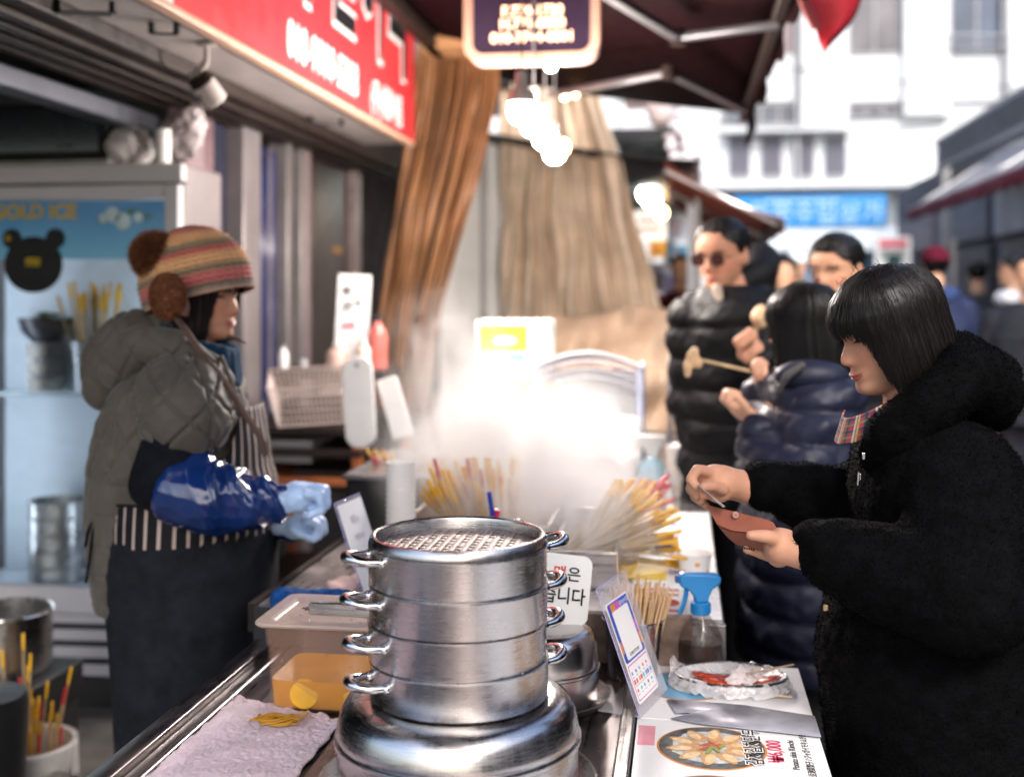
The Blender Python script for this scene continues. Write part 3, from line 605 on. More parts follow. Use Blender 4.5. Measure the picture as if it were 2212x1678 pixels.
for s in (-.15, .15): MB().tube([(Hc.x + s, Hc.y + .04, Hc.z + hh / 2), (Hc.x + s, Hc.y + .04, 3.0)], .008).build('hanger', M_black, hs)
# pendant lamps over the fish-cake cooker
M_bulb = pm('bulb_glow', (1, 1, 1), .5, var=0, emit=(1, .95, .86, 9)); M_warm = pm('warm_bulb', (1, .8, .5), .5, var=0, emit=(1, .62, .25, 14)); M_cool = pm('cool_bulb', (1, 1, 1), .5, var=0, emit=(.9, 1, .93, 14))
names = ['white pendant bulb lamp over the cooker beside the hanging sign, first of four in line', 'white pendant bulb lamp over the cooker, second of four in line', 'white pendant bulb lamp over the cooker, third of four in line', 'white pendant bulb lamp over the cooker, farthest of four from the hanging sign']
for i, (u, v, d) in enumerate(((1127, 242, 4.0), (1153, 270, 4.35), (1177, 300, 4.8), (1198, 332, 5.4))):
    p = at(u, v, d); la = thing('pendant_lamp', p, names[i], 'lamp', 'pendant lamps in a line over the cooker'); T = Matrix.Translation(p)
    MB().lathe([(.001, -.044), (.024, -.042), (.043, -.026), (.051, 0), (.049, .022), (.048, .03)], 24, T).build('bulb', M_bulb, la)
    MB().lathe([(.0485, .0305), (.048, .05), (.04, .075), (.024, .085), (.022, .14), (.001, .142)], 24, T).build('socket', pm('lamp_white', (.7, .62, .58), .4), la)
    MB().tube([p + UP * .14, p + UP * .7], .004, 6).build('cord', pm('grey_cord', (.3, .3, .3), .5), la)
    L = bpy.data.lights.new('pendant_light', 'POINT'); L.energy = 20; L.color = (1, .9, .83); L.shadow_soft_size = .06
    lo = bpy.data.objects.new('pendant_light', L); COL.objects.link(lo); lo.parent = la; lo.location = (0, 0, -.12)
LB = [(1190, 143, 5.2, .026, 'c', 'small cool white bulb just below the hanging sign'), (1219, 208, 6.6, .022, 'w', 'small amber bulb in the dark under the canopy'), (1242, 205, 7.0, .016, 'w', 'tiny amber bulb beside another amber bulb'),
      (1338, 347, 8.5, .05, 'c', 'greenish white bulb on the beige curtain side'), (1299, 381, 8.0, .042, 'w', 'warm bulb hanging before the beige curtain'), (1398, 418, 10, .08, 'c', 'bright cluster bulb over the far stall, higher one'),
      (1408, 432, 10.5, .08, 'c', 'bright cluster bulb over the far stall, lower one'), (1428, 460, 11, .06, 'w', 'amber bulb low over the far white signboard'), (1212, 318, 5.9, .045, 'w', 'warm orange bulb behind the line of pendant lamps')]
for (u, v, d, r, k, lab) in LB:
    p = at(u, v, d); la = thing('string_bulb', p, lab, 'bulb', 'small bulbs strung along the stalls')
    MB().ball(p, r, 14).build('globe', M_warm if k == 'w' else M_cool, la); MB().tube([p + UP * r, p + UP * (r + .5)], .004, 6).build('cord', M_black, la)
# tied-back tan tarpaulin
M_tan = pm('tan_vinyl', (.29, .14, .062), .42, var=.25, vs=6, bump=.25, bs=25)
tc_ = thing('tan_curtain', at(900, 640, 6.5), 'tan brown vinyl curtain gathered in long folds and tied at the top', 'curtain')
def tanf(u, v):
    tu = [(908, 20), (1000, 20), (1082, 20)]; v_ = lerp(30, 900, v)
    l = interp(v_, [(30, 912), (90, 905), (330, 868), (660, 818), (900, 790)]); r = interp(v_, [(30, 985), (90, 1075), (200, 1078), (400, 1030), (660, 952), (900, 925)])
    uu = lerp(l, r, u); A = (.35 + .65 * min(1, v * 3)); f1 = mnoise.noise((u * 11 + .8 * v, v * .7, 3)); f2 = mnoise.noise((u * 26 - 1.5 * v, v * 1.6, 8)); f3 = mnoise.noise((u * 6, v * 5, 1))
    return at(uu + 6 * f3, v_, 6.55 + A * (.2 * abs(f1) + .12 * f2 + .05 * f3) - .25 * v * u)
MB().grid(tanf, 150, 30).build('cloth', M_tan, tc_, solid=.005, smooth=180)
MB().tube([at(905, 52, 6.42), at(950, 60, 6.40), at(990, 50, 6.42)], .02, 8).build('tie', M_black, tc_)
MB().box2((-1.44, 6.15, 2.95), (-.85, 6.7, 3.1)).build('header_board', pm('tan_board', (.5, .27, .13), .5, var=.2), tc_)
# beige pleated curtain
M_beige = pm('beige_vinyl', (.6, .48, .37), .5, var=.2, vs=5, bump=.2, bs=20)
bc_ = thing('beige_curtain', at(1260, 640, 8), 'beige pleated tarpaulin curtain flaring down to one side beyond the lamps', 'curtain')
def bef(u, v):
    v_ = lerp(180, 860, v); l = 1083; r = interp(v_, [(180, 1285), (330, 1335), (480, 1375), (640, 1420), (780, 1462), (860, 1475)])
    A = .4 + .6 * min(1, v * 2); f1 = mnoise.noise((u * 8 + 2.2 * v * u, v * 1.2, 5)); f2 = mnoise.noise((u * 20 + 3 * v, v * 2, 2)); f3 = mnoise.noise((u * 5, v * 6, 1))
    return at(lerp(l, r, u) + 8 * f3, v_, 8.0 + A * (.34 * abs(f1) + .16 * f2 + .06 * f3) - .5 * u)
MB().grid(bef, 140, 30).build('cloth', M_beige, bc_, solid=.005, smooth=180)
MB().tube([at(1075, 185, 8.0), at(1300, 185, 7.6)], .025).build('rail', M_brown, bc_)
wp = thing('white_door_panel', at(1040, 640, 8.5), 'bright white door panel between the tan and the beige curtain', 'door')
a = at(950, 250, 8.45); b_ = at(1040, 250, 8.45)
MB().box2((a.x, a.y, 0.013), (b_.x, a.y + .05, 2.9)).build('leaf', M_white, wp, bevel=.01)
for (u0, u1, c_) in ((1042, 1050, M_alu), (1052, 1078, M_white), (1079, 1084, M_alu)):
    a = at(u0, 250, 8.4); b_ = at(u1, 250, 8.4); MB().box2((a.x, a.y, .013), (b_.x, a.y + .06, 2.9)).build('frame_bar', c_, wp)
yp = thing('yellow_wall_panel', at(1130, 400, 9.2), 'dull yellow wall panel seen above the beige curtain', 'panel')
a = at(1080, 250, 9.2); b_ = at(1215, 250, 9.2); MB().box2((a.x, a.y, .01), (b_.x, a.y + .05, 3.0)).build('sheet', pm('dull_yellow', (.4, .33, .12), .6, var=.15), yp)
# draped beige sheet over crates
dr_ = thing('draped_tarpaulin', at(1330, 800, 7.0), 'beige tarpaulin draped over stacked crates before the curtain', 'tarpaulin')
def drf(u, v):
    uu = lerp(1185, 1482, u); vv = lerp(668, 960, v) + 20 * math.sin(u * 5 + 1) * (1 - v) + (1 - v) * 30 * (u - .3)
    p = at(uu, vv, 6.9 - .5 * min(1, v * 2.2) + .035 * math.sin(u * 21 + v * 5) + .03 * math.sin(v * 18 + u * 9)); return p
MB().grid(drf, 60, 40).build('sheet', pm('beige_sheet', (.42, .3, .21), .6, var=.2, vs=5, bump=.2, bs=20), dr_, solid=.005, smooth=180)
a = at(1200, 760, 7.1); MB().box2((a.x, a.y, .01), (a.x + .72, a.y + .3, 1.15)).build('crate', M_grey, dr_)
# clutter under the far canopy
rt_ = thing('rolled_tarpaulin', at(1380, 215, 7.6), 'pale rolled tarpaulin bundle tied up under the awning', 'tarpaulin')
P = smooth_path([at(1300, 170, 7.5), at(1350, 195, 7.5), at(1400, 225, 7.5), at(1450, 262, 7.5)], 6)
MB().tube(P, [.07 + .03 * math.sin(i * .9) for i in range(len(P))], 14).build('roll', pm('pale_roll', (.42, .36, .36), .6, var=.2, vs=8, bump=.3, bs=20), rt_)
for k in (5, 12): MB().tube([P[k] + UP * .09, P[k] + UP * .6], .006).build('tie', M_black, rt_)
hb = thing('hanging_cloth', at(1480, 330, 8), 'pale cloth strips bundled and hanging behind the awning', 'cloth')
for i, (pts) in enumerate((((1462, 240), (1478, 290), (1500, 345), (1506, 400)), ((1448, 290), (1455, 330), (1470, 370), (1476, 410)))):
    P = smooth_path([at(u, v, 8) for u, v in pts], 6); MB().tube(P, [.05 + .02 * math.sin(k * 1.7 + i) for k in range(len(P))], 10, flat=.5).build('strip', pm('pale_cloth', (.55, .5, .53), .7, var=.2), hb)
MB().tube([at(1462, 240, 8), at(1462, 140, 8)], .008).build('tie', M_black, hb)
dk = thing('stall_canopy', at(1300, 240, 9), 'black sagging canopy sheet over the stalls beyond the beige curtain', 'canopy')
MB().grid(lambda u, v: (lerp(-1.7, .12, u), lerp(7.5, 13, v), 2.75 - .25 * u - .1 * math.sin(u * PI) + .05 * math.sin(v * 9 + u * 4)), 20, 20).build('sheet', M_dark, dk, solid=.01, smooth=180)
for y in (7.6, 10, 12.9): MB().tube([(.1, y, .0), (.1, y, 2.5)], .02).build('pole', M_grey, dk)
awning('stall_awning', 'rust red awning sloping down behind the man in sunglasses', .58, -.1, 6.7, 9.6, 2.02, 2.36, pm('rust_cloth', (.22, .05, .03), .7, var=.15), pm('rust_valance', (.1, .02, .014), .7, var=.15), val=.07, barm=M_brown)
wpole = thing('white_pole', (0, 0, 0), 'pale blue white square pole beside the rust red awning', 'pole'); a = at(1484, 640, 8.2); b_ = at(1502, 640, 8.2)
wpole.location = (a.x, a.y, 0); MB().box2((a.x, a.y, 0), (b_.x, a.y + .06, 2.5)).build('shaft', pm('pale_blue_white', (.6, .65, .74), .5), wpole, bevel=.006)
MB().box2((a.x - .03, a.y - .03, 0), (b_.x + .03, a.y + .09, .02)).build('foot_plate', M_grey, wpole)
# far stall signs on the left row
for (u0, u1, v0, v1, d, c_, lab) in ((1370, 1440, 455, 520, 11.5, (.8, .8, .8), 'white lit signboard of the far stall'), (1444, 1484, 462, 522, 11.8, (.45, .5, .62), 'pale blue poster beside the far white signboard'), (1402, 1438, 520, 556, 11.2, (.65, .3, .02), 'orange yellow sign hanging under the white signboard'),
                                  (1440, 1486, 530, 560, 11.4, (.02, .16, .28), 'teal blue shop banner behind the pale pole')):
    a = at(u0, v0, d); b_ = at(u1, v1, d); s_ = thing('stall_sign', (a.x, a.y, b_.z), lab, 'sign')
    MB().box2((a.x, a.y, b_.z), (b_.x, a.y + .05, a.z)).build('board', pm('farsign%d' % u0, c_, .5, var=.15, vs=5) if u0 != 1370 else pm('farsign_lit', c_, .5, emit=(1, .98, .95, .25)), s_, bevel=.005)
    for k in range(2): MB().box2((a.x + .04, a.y - .008, lerp(b_.z, a.z, .3 + .3 * k)), (b_.x - .06, a.y - .002, lerp(b_.z, a.z, .42 + .3 * k))).build('print_line', pm('farprint', (.3, .1, .15), .5), s_)
    MB().box2((a.x + .02, a.y + .06, 0), (a.x + .05, a.y + .09, a.z)).build('post', M_grey, s_)
fs_ = thing('far_stall', at(1440, 700, 10.5), 'cluttered far stall with pale goods beside the pole', 'stall')
for k in range(10):
    p = at(random.uniform(1400, 1480), random.uniform(590, 720), random.uniform(9.6, 11)); s = random.uniform(.1, .22)
    MB().box((p.x, p.y, p.z), (s, s, s * 1.3), rz=random.random()).build('goods_box', pm('fgoods%d' % (k % 5), [(.6, .55, .6), (.25, .2, .4), (.5, .45, .45), (.4, .06, .1), (.5, .55, .65)][k % 5], .5, var=.3), fs_, bevel=.01)
a = at(1400, 700, 10); MB().box2((a.x, a.y - .4, 0), (a.x + .5, a.y + .8, at(1400, 730, 10).z)).build('base', M_grey, fs_)
# ================================================================== THINGS INSIDE THE SHOP
def pot(name, loc, r, h, label, cat='pot', group=None, lid=True, mat=None, handles=0):
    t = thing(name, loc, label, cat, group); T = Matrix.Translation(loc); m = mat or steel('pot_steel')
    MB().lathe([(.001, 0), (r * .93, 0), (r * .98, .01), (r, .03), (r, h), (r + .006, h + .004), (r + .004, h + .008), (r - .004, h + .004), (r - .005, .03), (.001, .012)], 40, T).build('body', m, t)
    return t
zs = fp(200, 858).z; zb = zg0 - .02
# steamer stack and pot in the refrigerator
p = ony(128, 1270, 4.16); sk = thing('steamer_stack', (p.x, 4.16, zb), 'stack of steel steamer rings on the bottom shelf of the refrigerator', 'steamer'); 
for k in range(5):
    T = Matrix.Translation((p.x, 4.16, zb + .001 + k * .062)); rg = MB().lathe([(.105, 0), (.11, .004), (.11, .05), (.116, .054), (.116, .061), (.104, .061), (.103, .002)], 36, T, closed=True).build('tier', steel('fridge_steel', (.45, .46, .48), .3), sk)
    MB().tube(smooth_path([Vector((p.x + .11, 4.20, zb + .03 + k * .062)), Vector((p.x + .145, 4.19, zb + .03 + k * .062)), Vector((p.x + .13, 4.15, zb + .03 + k * .062)), Vector((p.x + .095, 4.16, zb + .03 + k * .062))]), .006, 6).build('handle', steel('bright_steel', (.75, .75, .76), .12, 'z'), rg)
p = ony(215, 1080, 4.24); pot('stock_pot', (p.x, 4.24, zb), .04, .36, 'tall dim steel pot standing at the back of the refrigerator', mat=steel('dim_steel', (.3, .32, .35), .35))
# skewer jar on the shelf
M_stick = pm('bamboo', (.5, .36, .2), .6, var=.2, vs=30); M_ytip = pm('yellow_paint_tip', (.72, .38, .004), .45, var=.12, vs=30); M_rtip = pm('red_paint_tip', (.5, .015, .03), .45, var=.12); M_ntip = pm('navy_tip', (.01, .02, .14), .4)
def skewer(base, tip, tipm, r=.0026, tl=.045, name='skewer', parent=None, label=None, group=None, stickm=None):
    base = Vector(base); tip = Vector(tip); d = (tip - base).normalized()
    t = thing(name, base, label, 'skewer', group) if label else None
    if t:
        MB().tube([base, tip - d * tl], r, 6).build('stick', stickm or M_stick, t); MB().tube([tip - d * tl, tip - d * (tl * .99), tip - d * .003, tip], [r, r * 1.5, r * 1.5, r * .8], 8).build('painted_tip', tipm, t)
    return t
p = ony(205, 850, 4.18); jar = thing('skewer_bucket', (p.x, 4.18, zs), 'grey metal bucket of skewers on the upper shelf of the refrigerator', 'bucket')
MB().lathe([(.001, .002), (.075, .002), (.09, .2), (.094, .202), (.088, .2), (.073, .008), (.001, .006)], 32, Matrix.Translation((p.x, 4.18, zs))).build('body', steel('dim_steel', 0), jar)
rng = random.Random(4)
for k in range(28):
    a = rng.random() * 6.28; rr = rng.uniform(.0, .062); tx = p.x + math.cos(a) * rr * 2.7; ty = 4.18 + math.sin(a) * rr * 1.3
    skewer((p.x + math.cos(a) * rr * .8, 4.18 + math.sin(a) * rr * .8, zs + .012), (tx, ty, zs + rng.uniform(.37, .44)), M_ytip, .0042, .065, label='yellow tipped skewer standing in the refrigerator bucket', group='skewers in the refrigerator bucket')
p = ony(98, 700, 4.25); bw = thing('dark_bowl', (p.x, 4.25, zs + .2), 'dark bowl of green herbs on top of stacked food tubs', 'bowl')
T = Matrix.Translation((p.x, 4.25, zs + .2)); MB().lathe([(.001, 0), (.05, 0), (.085, .04), (.1, .09), (.104, .09), (.088, .036), (.05, -.004), (.001, -.004)], 32, T).build('shell', pm('dark_bowl', (.03, .035, .05), .3), bw)
for k in range(26):
    a = rng.random() * 6.28; r_ = rng.random() * .075; q = Vector((p.x + math.cos(a) * r_, 4.25 + math.sin(a) * r_, zs + .27 + rng.random() * .04))
    MB().prism(circ(.018, 7, 1.6, .6), 0, .001, Matrix.Translation(q) @ Matrix.Rotation(rng.random() * 3, 4, 'Z') @ Matrix.Rotation(rng.uniform(-.8, .8), 4, 'X')).build('herb_leaf', pm('herb_green', (.02, .09, .02), .5, var=.4), bw)
for k in range(3):
    T = Matrix.Translation((p.x, 4.25, zs + .001 + k * .065)); tb = thing('food_tub', (p.x, 4.25, zs + k * .065), ['pale plastic food tub lowest in the stack under the dark bowl', 'pale plastic food tub in the middle of the stack under the dark bowl', 'pale plastic food tub topmost under the dark bowl'][k], 'tub', 'food tubs in the refrigerator')
    MB().lathe([(.001, 0), (.06, 0), (.07, .048), (.001, .05)], 28, T).build('body', pm('tub_pale', (.5, .46, .42), .35, var=.2), tb); MB().lathe([(.001, .0505), (.075, .051), (.076, .06), (.001, .0625)], 28, T).build('lid', pm('tub_lid', (.6, .6, .62), .3), tb)
# things on top of the refrigerator
a = ony(-30, 330, 4.12); b_ = ony(228, 200, 4.12); mw = thing('black_oven', ((a.x + b_.x) / 2, 4.3, zt + .002), 'black glass fronted appliance lying on top of the refrigerator', 'appliance')
MB().box2((a.x, 4.13, zt + .035), (b_.x, 4.5, 2.33)).build('body', pm('appliance_black', (.004, .005, .007), .5, var=.2), mw, bevel=.01)
MB().box2((a.x + .03, 4.12, zt + .07), (b_.x - .03, 4.129, 2.30)).build('glass_front', pm('appliance_glass', (.006, .014, .02), .12, var=.2), mw)
MB().box2((a.x + .3, 4.108, zt + .085), (b_.x - .14, 4.119, zt + .096)).build('handle', M_black, mw)
MB().box2((a.x, 4.1, zt + .003), (b_.x + .02, 4.5, zt + .034)).build('base_tray', M_grey, mw, bevel=.004)
bag = thing('white_plastic_bag', ony(278, 350, 4.2), 'knotted white plastic bag on top of the refrigerator', 'bag'); q = ony(280, 300, 4.2); bag.location = (q.x, q.y, zt)
bb = Blob(); bb.ell((q.x, q.y, zt + .088), (.1, .09, .086)).ell((q.x - .06, q.y, zt + .05), (.05, .06, .05)).cap((q.x - .07, q.y, zt + .04), (q.x - .1, q.y - .02, zt + .012), .02, .006)
bb.skin('bag_skin', pm('bag_white', (.62, .6, .6), .3, var=.08, Subsurface_Weight=.1), bag, .007, 3, lambda c, n: .006 * noise3(c, 45, 2) + .003 * noise3(c, 110, 5))
bag2 = thing('clear_plastic_bag', (0, 0, 0), 'crumpled clear bag of rolls hanging beside the refrigerator top', 'bag'); q = ony(395, 290, 4.25); bag2.location = q
Blob().ell(q, (.09, .06, .1)).ell(q + Vector((.03, 0, .05)), (.06, .05, .07)).skin('bag_skin', pm('bag_grey', (.38, .33, .34), .25, var=.3, vs=20), bag2, .007, 3, lambda c, n: .012 * noise3(c, 50, 7) + .005 * noise3(c, 120, 3))
rl = thing('paper_roll', (0, 0, 0), 'white paper roll standing by the clear bag on the refrigerator', 'roll'); q = ony(352, 340, 4.15); rl.location = (q.x, q.y, zt)
MB().lathe([(.001, .001), (.03, .001), (.03, .15), (.01, .15), (.01, .148), (.001, .148)], 24, Matrix.Translation((q.x, q.y, zt))).build('roll_body', M_white, rl)
# pot and skewer bucket low at the left
p = at(18, 1440, 3.55); sp_ = pot('steel_pot', (p.x, p.y, .42), .13, .18, 'steel pot on a crate behind the bucket of skewers'); cr_ = thing('black_crate', (p.x, p.y, .012), 'black crate under the steel pot', 'crate')
MB().box2((p.x - .16, p.y - .14, .013), (p.x + .16, p.y + .14, .3)).build('body', M_black, cr_, bevel=.01); MB().box2((p.x - .17, p.y - .15, .301), (p.x + .17, p.y + .15, .418)).build('rim', M_dark, cr_, bevel=.01)
p = at(62, 1650, 3.25); p.z = .012; bk = thing('white_bucket', p, 'white plastic bucket lined with a bag and full of used skewers', 'bucket'); T = Matrix.Translation(p); hB = .30
MB().lathe([(.001, 0), (.1, 0), (.122, hB - .06), (.128, hB - .058), (.129, hB - .03), (.125, hB - .028), (.126, hB), (.119, hB), (.117, .02), (.001, .01)], 36, T).build('body', pm('bucket_white', (.6, .57, .56), .4, var=.1), bk)
Blob().ell((0, 0, 0), (.001, .001, .001)) if False else None
MB().grid(lambda u, v: (p.x + (.131 + .006 * math.sin(u * 37) * v) * math.cos(u * 6.283), p.y + (.131 + .006 * math.sin(u * 37) * v) * math.sin(u * 6.283), hB + .015 - .09 * v - .03 * v * math.sin(u * 19)), 90, 6).build('bag_liner', pm('liner_white', (.66, .64, .63), .3), bk, solid=.002, smooth=180)
for k in range(46):
    a = rng.random() * 6.28; rr = rng.uniform(.01, .1); ll = rng.uniform(.02, .12) if k > 9 else rng.uniform(.14, .27); ln = 1.0 + rng.uniform(.2, .9) * (k <= 12)
    skewer((p.x + math.cos(a) * rr * .7, p.y + math.sin(a) * rr * .7, .03), (p.x + math.cos(a) * rr * ln + (.1 * rng.random() if k < 6 else 0), p.y + math.sin(a) * rr * ln, hB + .02 + ll), M_ytip if k % 6 else M_rtip, .003, .05, label='used skewer with painted tip in the white bucket', group='used skewers in the white bucket')
bl = thing('black_bin', (0, 0, 0), 'black bin edge standing beside the white bucket', 'bin'); q = at(-40, 1500, 3.0); bl.location = (q.x, q.y, .012)
MB().lathe([(.001, .0), (.1, .0), (.115, .5), (.11, .52), (.001, .53)], 24, Matrix.Translation((q.x, q.y, .012))).build('body', M_black, bl)
# ================================================================== COUNTERS
Z1, Z2 = .80, .88
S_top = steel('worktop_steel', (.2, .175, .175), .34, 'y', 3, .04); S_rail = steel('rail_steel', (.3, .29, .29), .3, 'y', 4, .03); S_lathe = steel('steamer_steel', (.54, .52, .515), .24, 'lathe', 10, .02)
S_br = steel('bright_steel', (.75, .75, .76), .12, 'z')
ct = thing('front_counter', (-.33, 1.7, 0), 'low steel counter holding the steamers, with menu boards along its customer side', 'counter')
MB().box2((-.86, .9, Z1 - .03), (-.114, 2.44, Z1)).build('worktop', S_top, ct)
rr_ = MB(); prof = [(-.938, Z1 - .05), (-.938, Z1 + .016), (-.935, Z1 + .019), (-.898, Z1 + .019), (-.8955, Z1 + .018), (-.8945, Z1 + .0155), (-.893, Z1 + .003), (-.878, Z1 + .0015), (-.875, Z1 + .0045), (-.866, Z1 + .0045), (-.861, Z1 + .0005), (-.861, Z1 - .03), (-.92, Z1 - .05)]
rr_.loft([[(x, .9, z) for x, z in prof], [(x, 2.43, z) for x, z in prof]]); rr_.build('edge_rail', steel('dark_rail', (.2, .18, .18), .3, 'y', 3, .01), ct, smooth=60)
MB().box2((-.113, .9, Z1 - .03), (-.086, 2.42, Z1 + .007)).build('divider_strip', S_rail, ct, bevel=.004)
MB().box2((-.084, .9, Z1 - .025), (.243, 2.46, Z1 - .004)).build('board', M_dark, ct, bevel=.002)
MB().box2((-.93, .92, .05), (.2, 2.4, Z1 - .055)).build('cabinet', M_dark, ct)
for x in (-.9, .17):
    for y in (.95, 2.36): MB().box2((x - .025, y - .025, 0), (x + .025, y + .025, .05)).build('foot', M_black, ct)
cg = MB(); cg.box2((-.606, .95, Z1 + .0005), (-.575, 1.98, Z1 + .005)); cg.build('gutter_strip', S_rail, ct, bevel=.002)
# menu sheets on the board
M_sheet = pm('menu_sheet_white', (.8, .8, .81), .3, var=.03, vs=5, bump=.02)
FZ = lambda x, y, z: frame((0, 1, 0), (-1, 0, 0), (0, 0, 1), (x, y, z))      # print read from the customer side
ms = thing('menu_sheet', (.08, 1.9, Z1), 'white menu sheet with dumpling photographs lying along the counter edge', 'menu')
MB().box2((-.082, 1.3, Z1 - .0035), (.24, 2.12, Z1)).build('sheet', M_sheet, ms)
MB().box2((-.078, 1.995, Z1 + .0003), (-.048, 2.085, Z1 + .0008)).build('pink_block', pm('pink_print', (.72, .3, .36), .4), ms)
M_or = pm('orange_ring', (.6, .22, .03), .4); M_pl = pm('dark_plate_print', (.06, .065, .07), .4, var=.9, vs=60); M_du = vcol('dumpling_print', .35, var=.15)
def dish_photo(cx, cy, seed, green=False):
    T = Matrix.Translation((cx, cy, Z1)); rg = random.Random(seed)
    po = MB().prism(circ(.094, 48), .0003, .0009, T).build('photo_ring', M_or, ms); MB().prism(circ(.0905, 48), .001, .0014, T).build('photo_plate', M_pl, po)
    MB().prism([(x + .004 * math.sin(7 * x * 60), y) for x, y in circ(.07, 30)], .0015, .0018, T).build('photo_leaf', pm('frill_print', (.4, .42, .42), .4, var=.5, vs=70), po)
    mb = MB()
    for k in range(10):
        a = 2 * PI * k / 10 + .2; Tk = T @ Matrix.Rotation(a, 4, 'Z') @ Matrix.Translation((.052, 0, 0))
        q = [(x, y * (1 - .25 * (x > 0))) for x, y in circ(.028, 16, 1., .5)]
        MB().prism(q, .0019, .0024, Tk).build('printed_dumpling', pm('dumpling_edge', (.48, .26, .1) if not green else (.4, .4, .15), .4, var=.25, vs=60), po)
        MB().prism(circ(.019, 14, 1., .5, (.002, .003)), .0025, .0028, Tk).build('printed_dumpling_shine', pm('dumpling_shine', (.68, .46, .25) if not green else (.6, .58, .3), .4, var=.25, vs=80), po)
    for k in range(16):
        a = rg.random() * 6.28; r_ = rg.random() * .02; MB().prism(circ(.012, 7, 1.5, .35), .003, .0033 + k * .00004, T @ Matrix.Translation((math.cos(a) * r_, math.sin(a) * r_, 0)) @ Matrix.Rotation(rg.random() * 3, 4, 'Z')).build('printed_garnish', pm('kimchi%d' % (k % 3), [(.5, .09, .02), (.55, .2, .05), (.35, .05, .02)][k % 3] if k % 7 else (.2, .25, .03), .4), po)
dish_photo(.050, 2.0, 1); dish_photo(.050, 1.79, 2, True)
M_rp = pm('red_print', (.55, .02, .09), .4)
def menu_text(body, x, y, size, mat, off=0., sx=1., z=.0008, al='CENTER', parent=ms): return text(body, size, FZ(x, y, Z1 + z), parent, mat, off=off, sx=sx, ext=.0002, align=al)
menu_text('감자김치만두', .122, 2.005, .035, M_wink, .0022, .8, z=.0038); menu_text('감자김치만두', .122, 2.005, .035, M_ink, .0004, .8, z=.0043)
menu_text('₩6,000', .158, 2.0, .036, M_rp, .0004, .85); menu_text('Potato skin Kimchi', .187, 1.99, .0165, M_ink, .0001, 1.); menu_text('土豆泡菜饺子 / ジャガイモキムチ餃子', .211, 1.995, .015, M_ink, .0001, .82)
ms2 = thing('menu_sheet', (.08, 2.3, Z1), 'white menu sheet under the sauce plate with a blue printed dish', 'menu')
MB().box2((-.082, 2.126, Z1 - .0035), (.24, 2.455, Z1)).build('sheet', M_sheet, ms2)
T = Matrix.Translation((.005, 2.31, Z1)); MB().prism(circ(.085, 40), .0003, .0007, T).build('photo_ring', M_or, ms2); MB().prism(circ(.081, 40), .0008, .0012, T).build('photo_dish', pm('blue_dish', (.16, .36, .55), .4), ms2); MB().prism(circ(.03, 12), .0013, .0016, T).build('printed_food', pm('food_pr', (.5, .4, .25), .4, var=.5, vs=70), ms2)
menu_text('새우만두', .2, 2.33, .03, M_ink, .0003, .8, parent=ms2)
tp = thing('grey_tape', (.1, 2.15, Z1), 'strip of grey metallic tape joining two menu sheets, torn at one end', 'tape')
zz = Z1 + .0045
MB().add([(-.03, 2.215, zz), (-.012, 2.145, zz), (.02, 2.152, zz), (-.022, 2.116, zz), (.03, 2.098, zz), (.242, 2.066, zz), (.242, 2.168, zz), (.12, 2.205, zz), (.04, 2.214, zz)], [(0, 1, 2, 7, 8), (2, 3, 4, 5, 6, 7)]).build('strip', pm('silver_tape', (.34, .34, .4), .48, .3, var=.2, vs=22, bump=.1), tp, solid=.0006)
# second counter
c2 = thing('cooking_counter', (-.4, 3.1, 0), 'steel cooking counter with the fish cake pans, behind the front counter', 'counter')
MB().box2((-.955, 2.475, Z2 - .04), (.09, 4.3, Z2)).build('worktop', steel('cook_steel', (.42, .4, .4), .3, 'y', 3), c2, bevel=.004)
MB().box2((-.975, 2.47, Z2 - .06), (-.957, 4.3, Z2 + .004)).build('side_lip', M_brown, c2); MB().box2((-.96, 2.462, Z2 - .085), (-.835, 2.474, Z2 - .002)).build('corner_block', M_black, c2, bevel=.003)
MB().box2((-.6, 2.462, Z2 - .075), (.092, 2.474, Z2 + .002)).build('front_lip', S_rail, c2, bevel=.002)
MB().box2((-.93, 2.5, .06), (.05, 4.25, Z2 - .061)).build('cabinet', M_dark, c2)
for x in (-.9, .02):
    for y in (2.55, 4.2): MB().box2((x - .03, y - .03, 0), (x + .03, y + .03, .06)).build('foot', M_black, c2)
wpk = thing('wooden_block', (-.1, 2.43, Z1), 'weathered wooden plank standing behind the skewer cup', 'plank'); MB().box2((-.2, 2.425, Z1 + .001), (.02, 2.452, Z1 + .105)).build('board', pm('old_wood', (.16, .11, .09), .7, var=.4, vs=30, bump=.4, bs=50), wpk, bevel=.002)
c3 = thing('side_counter', (-.1, 5.2, 0), 'bare grey steel counter before the man in sunglasses', 'counter')
MB().box2((-.5, 4.32, Z2 - .04), (.14, 6.0, Z2)).build('worktop', steel('grey_steel_top', (.36, .36, .38), .35, 'y', 3), c3, bevel=.004); MB().box2((-.48, 4.34, .05), (.1, 5.98, Z2 - .041)).build('cabinet', M_dark, c3)
for y in (4.4, 5.9): MB().box2((-.2, y - .03, 0), (-.1, y + .03, .05)).build('foot', M_black, c3)
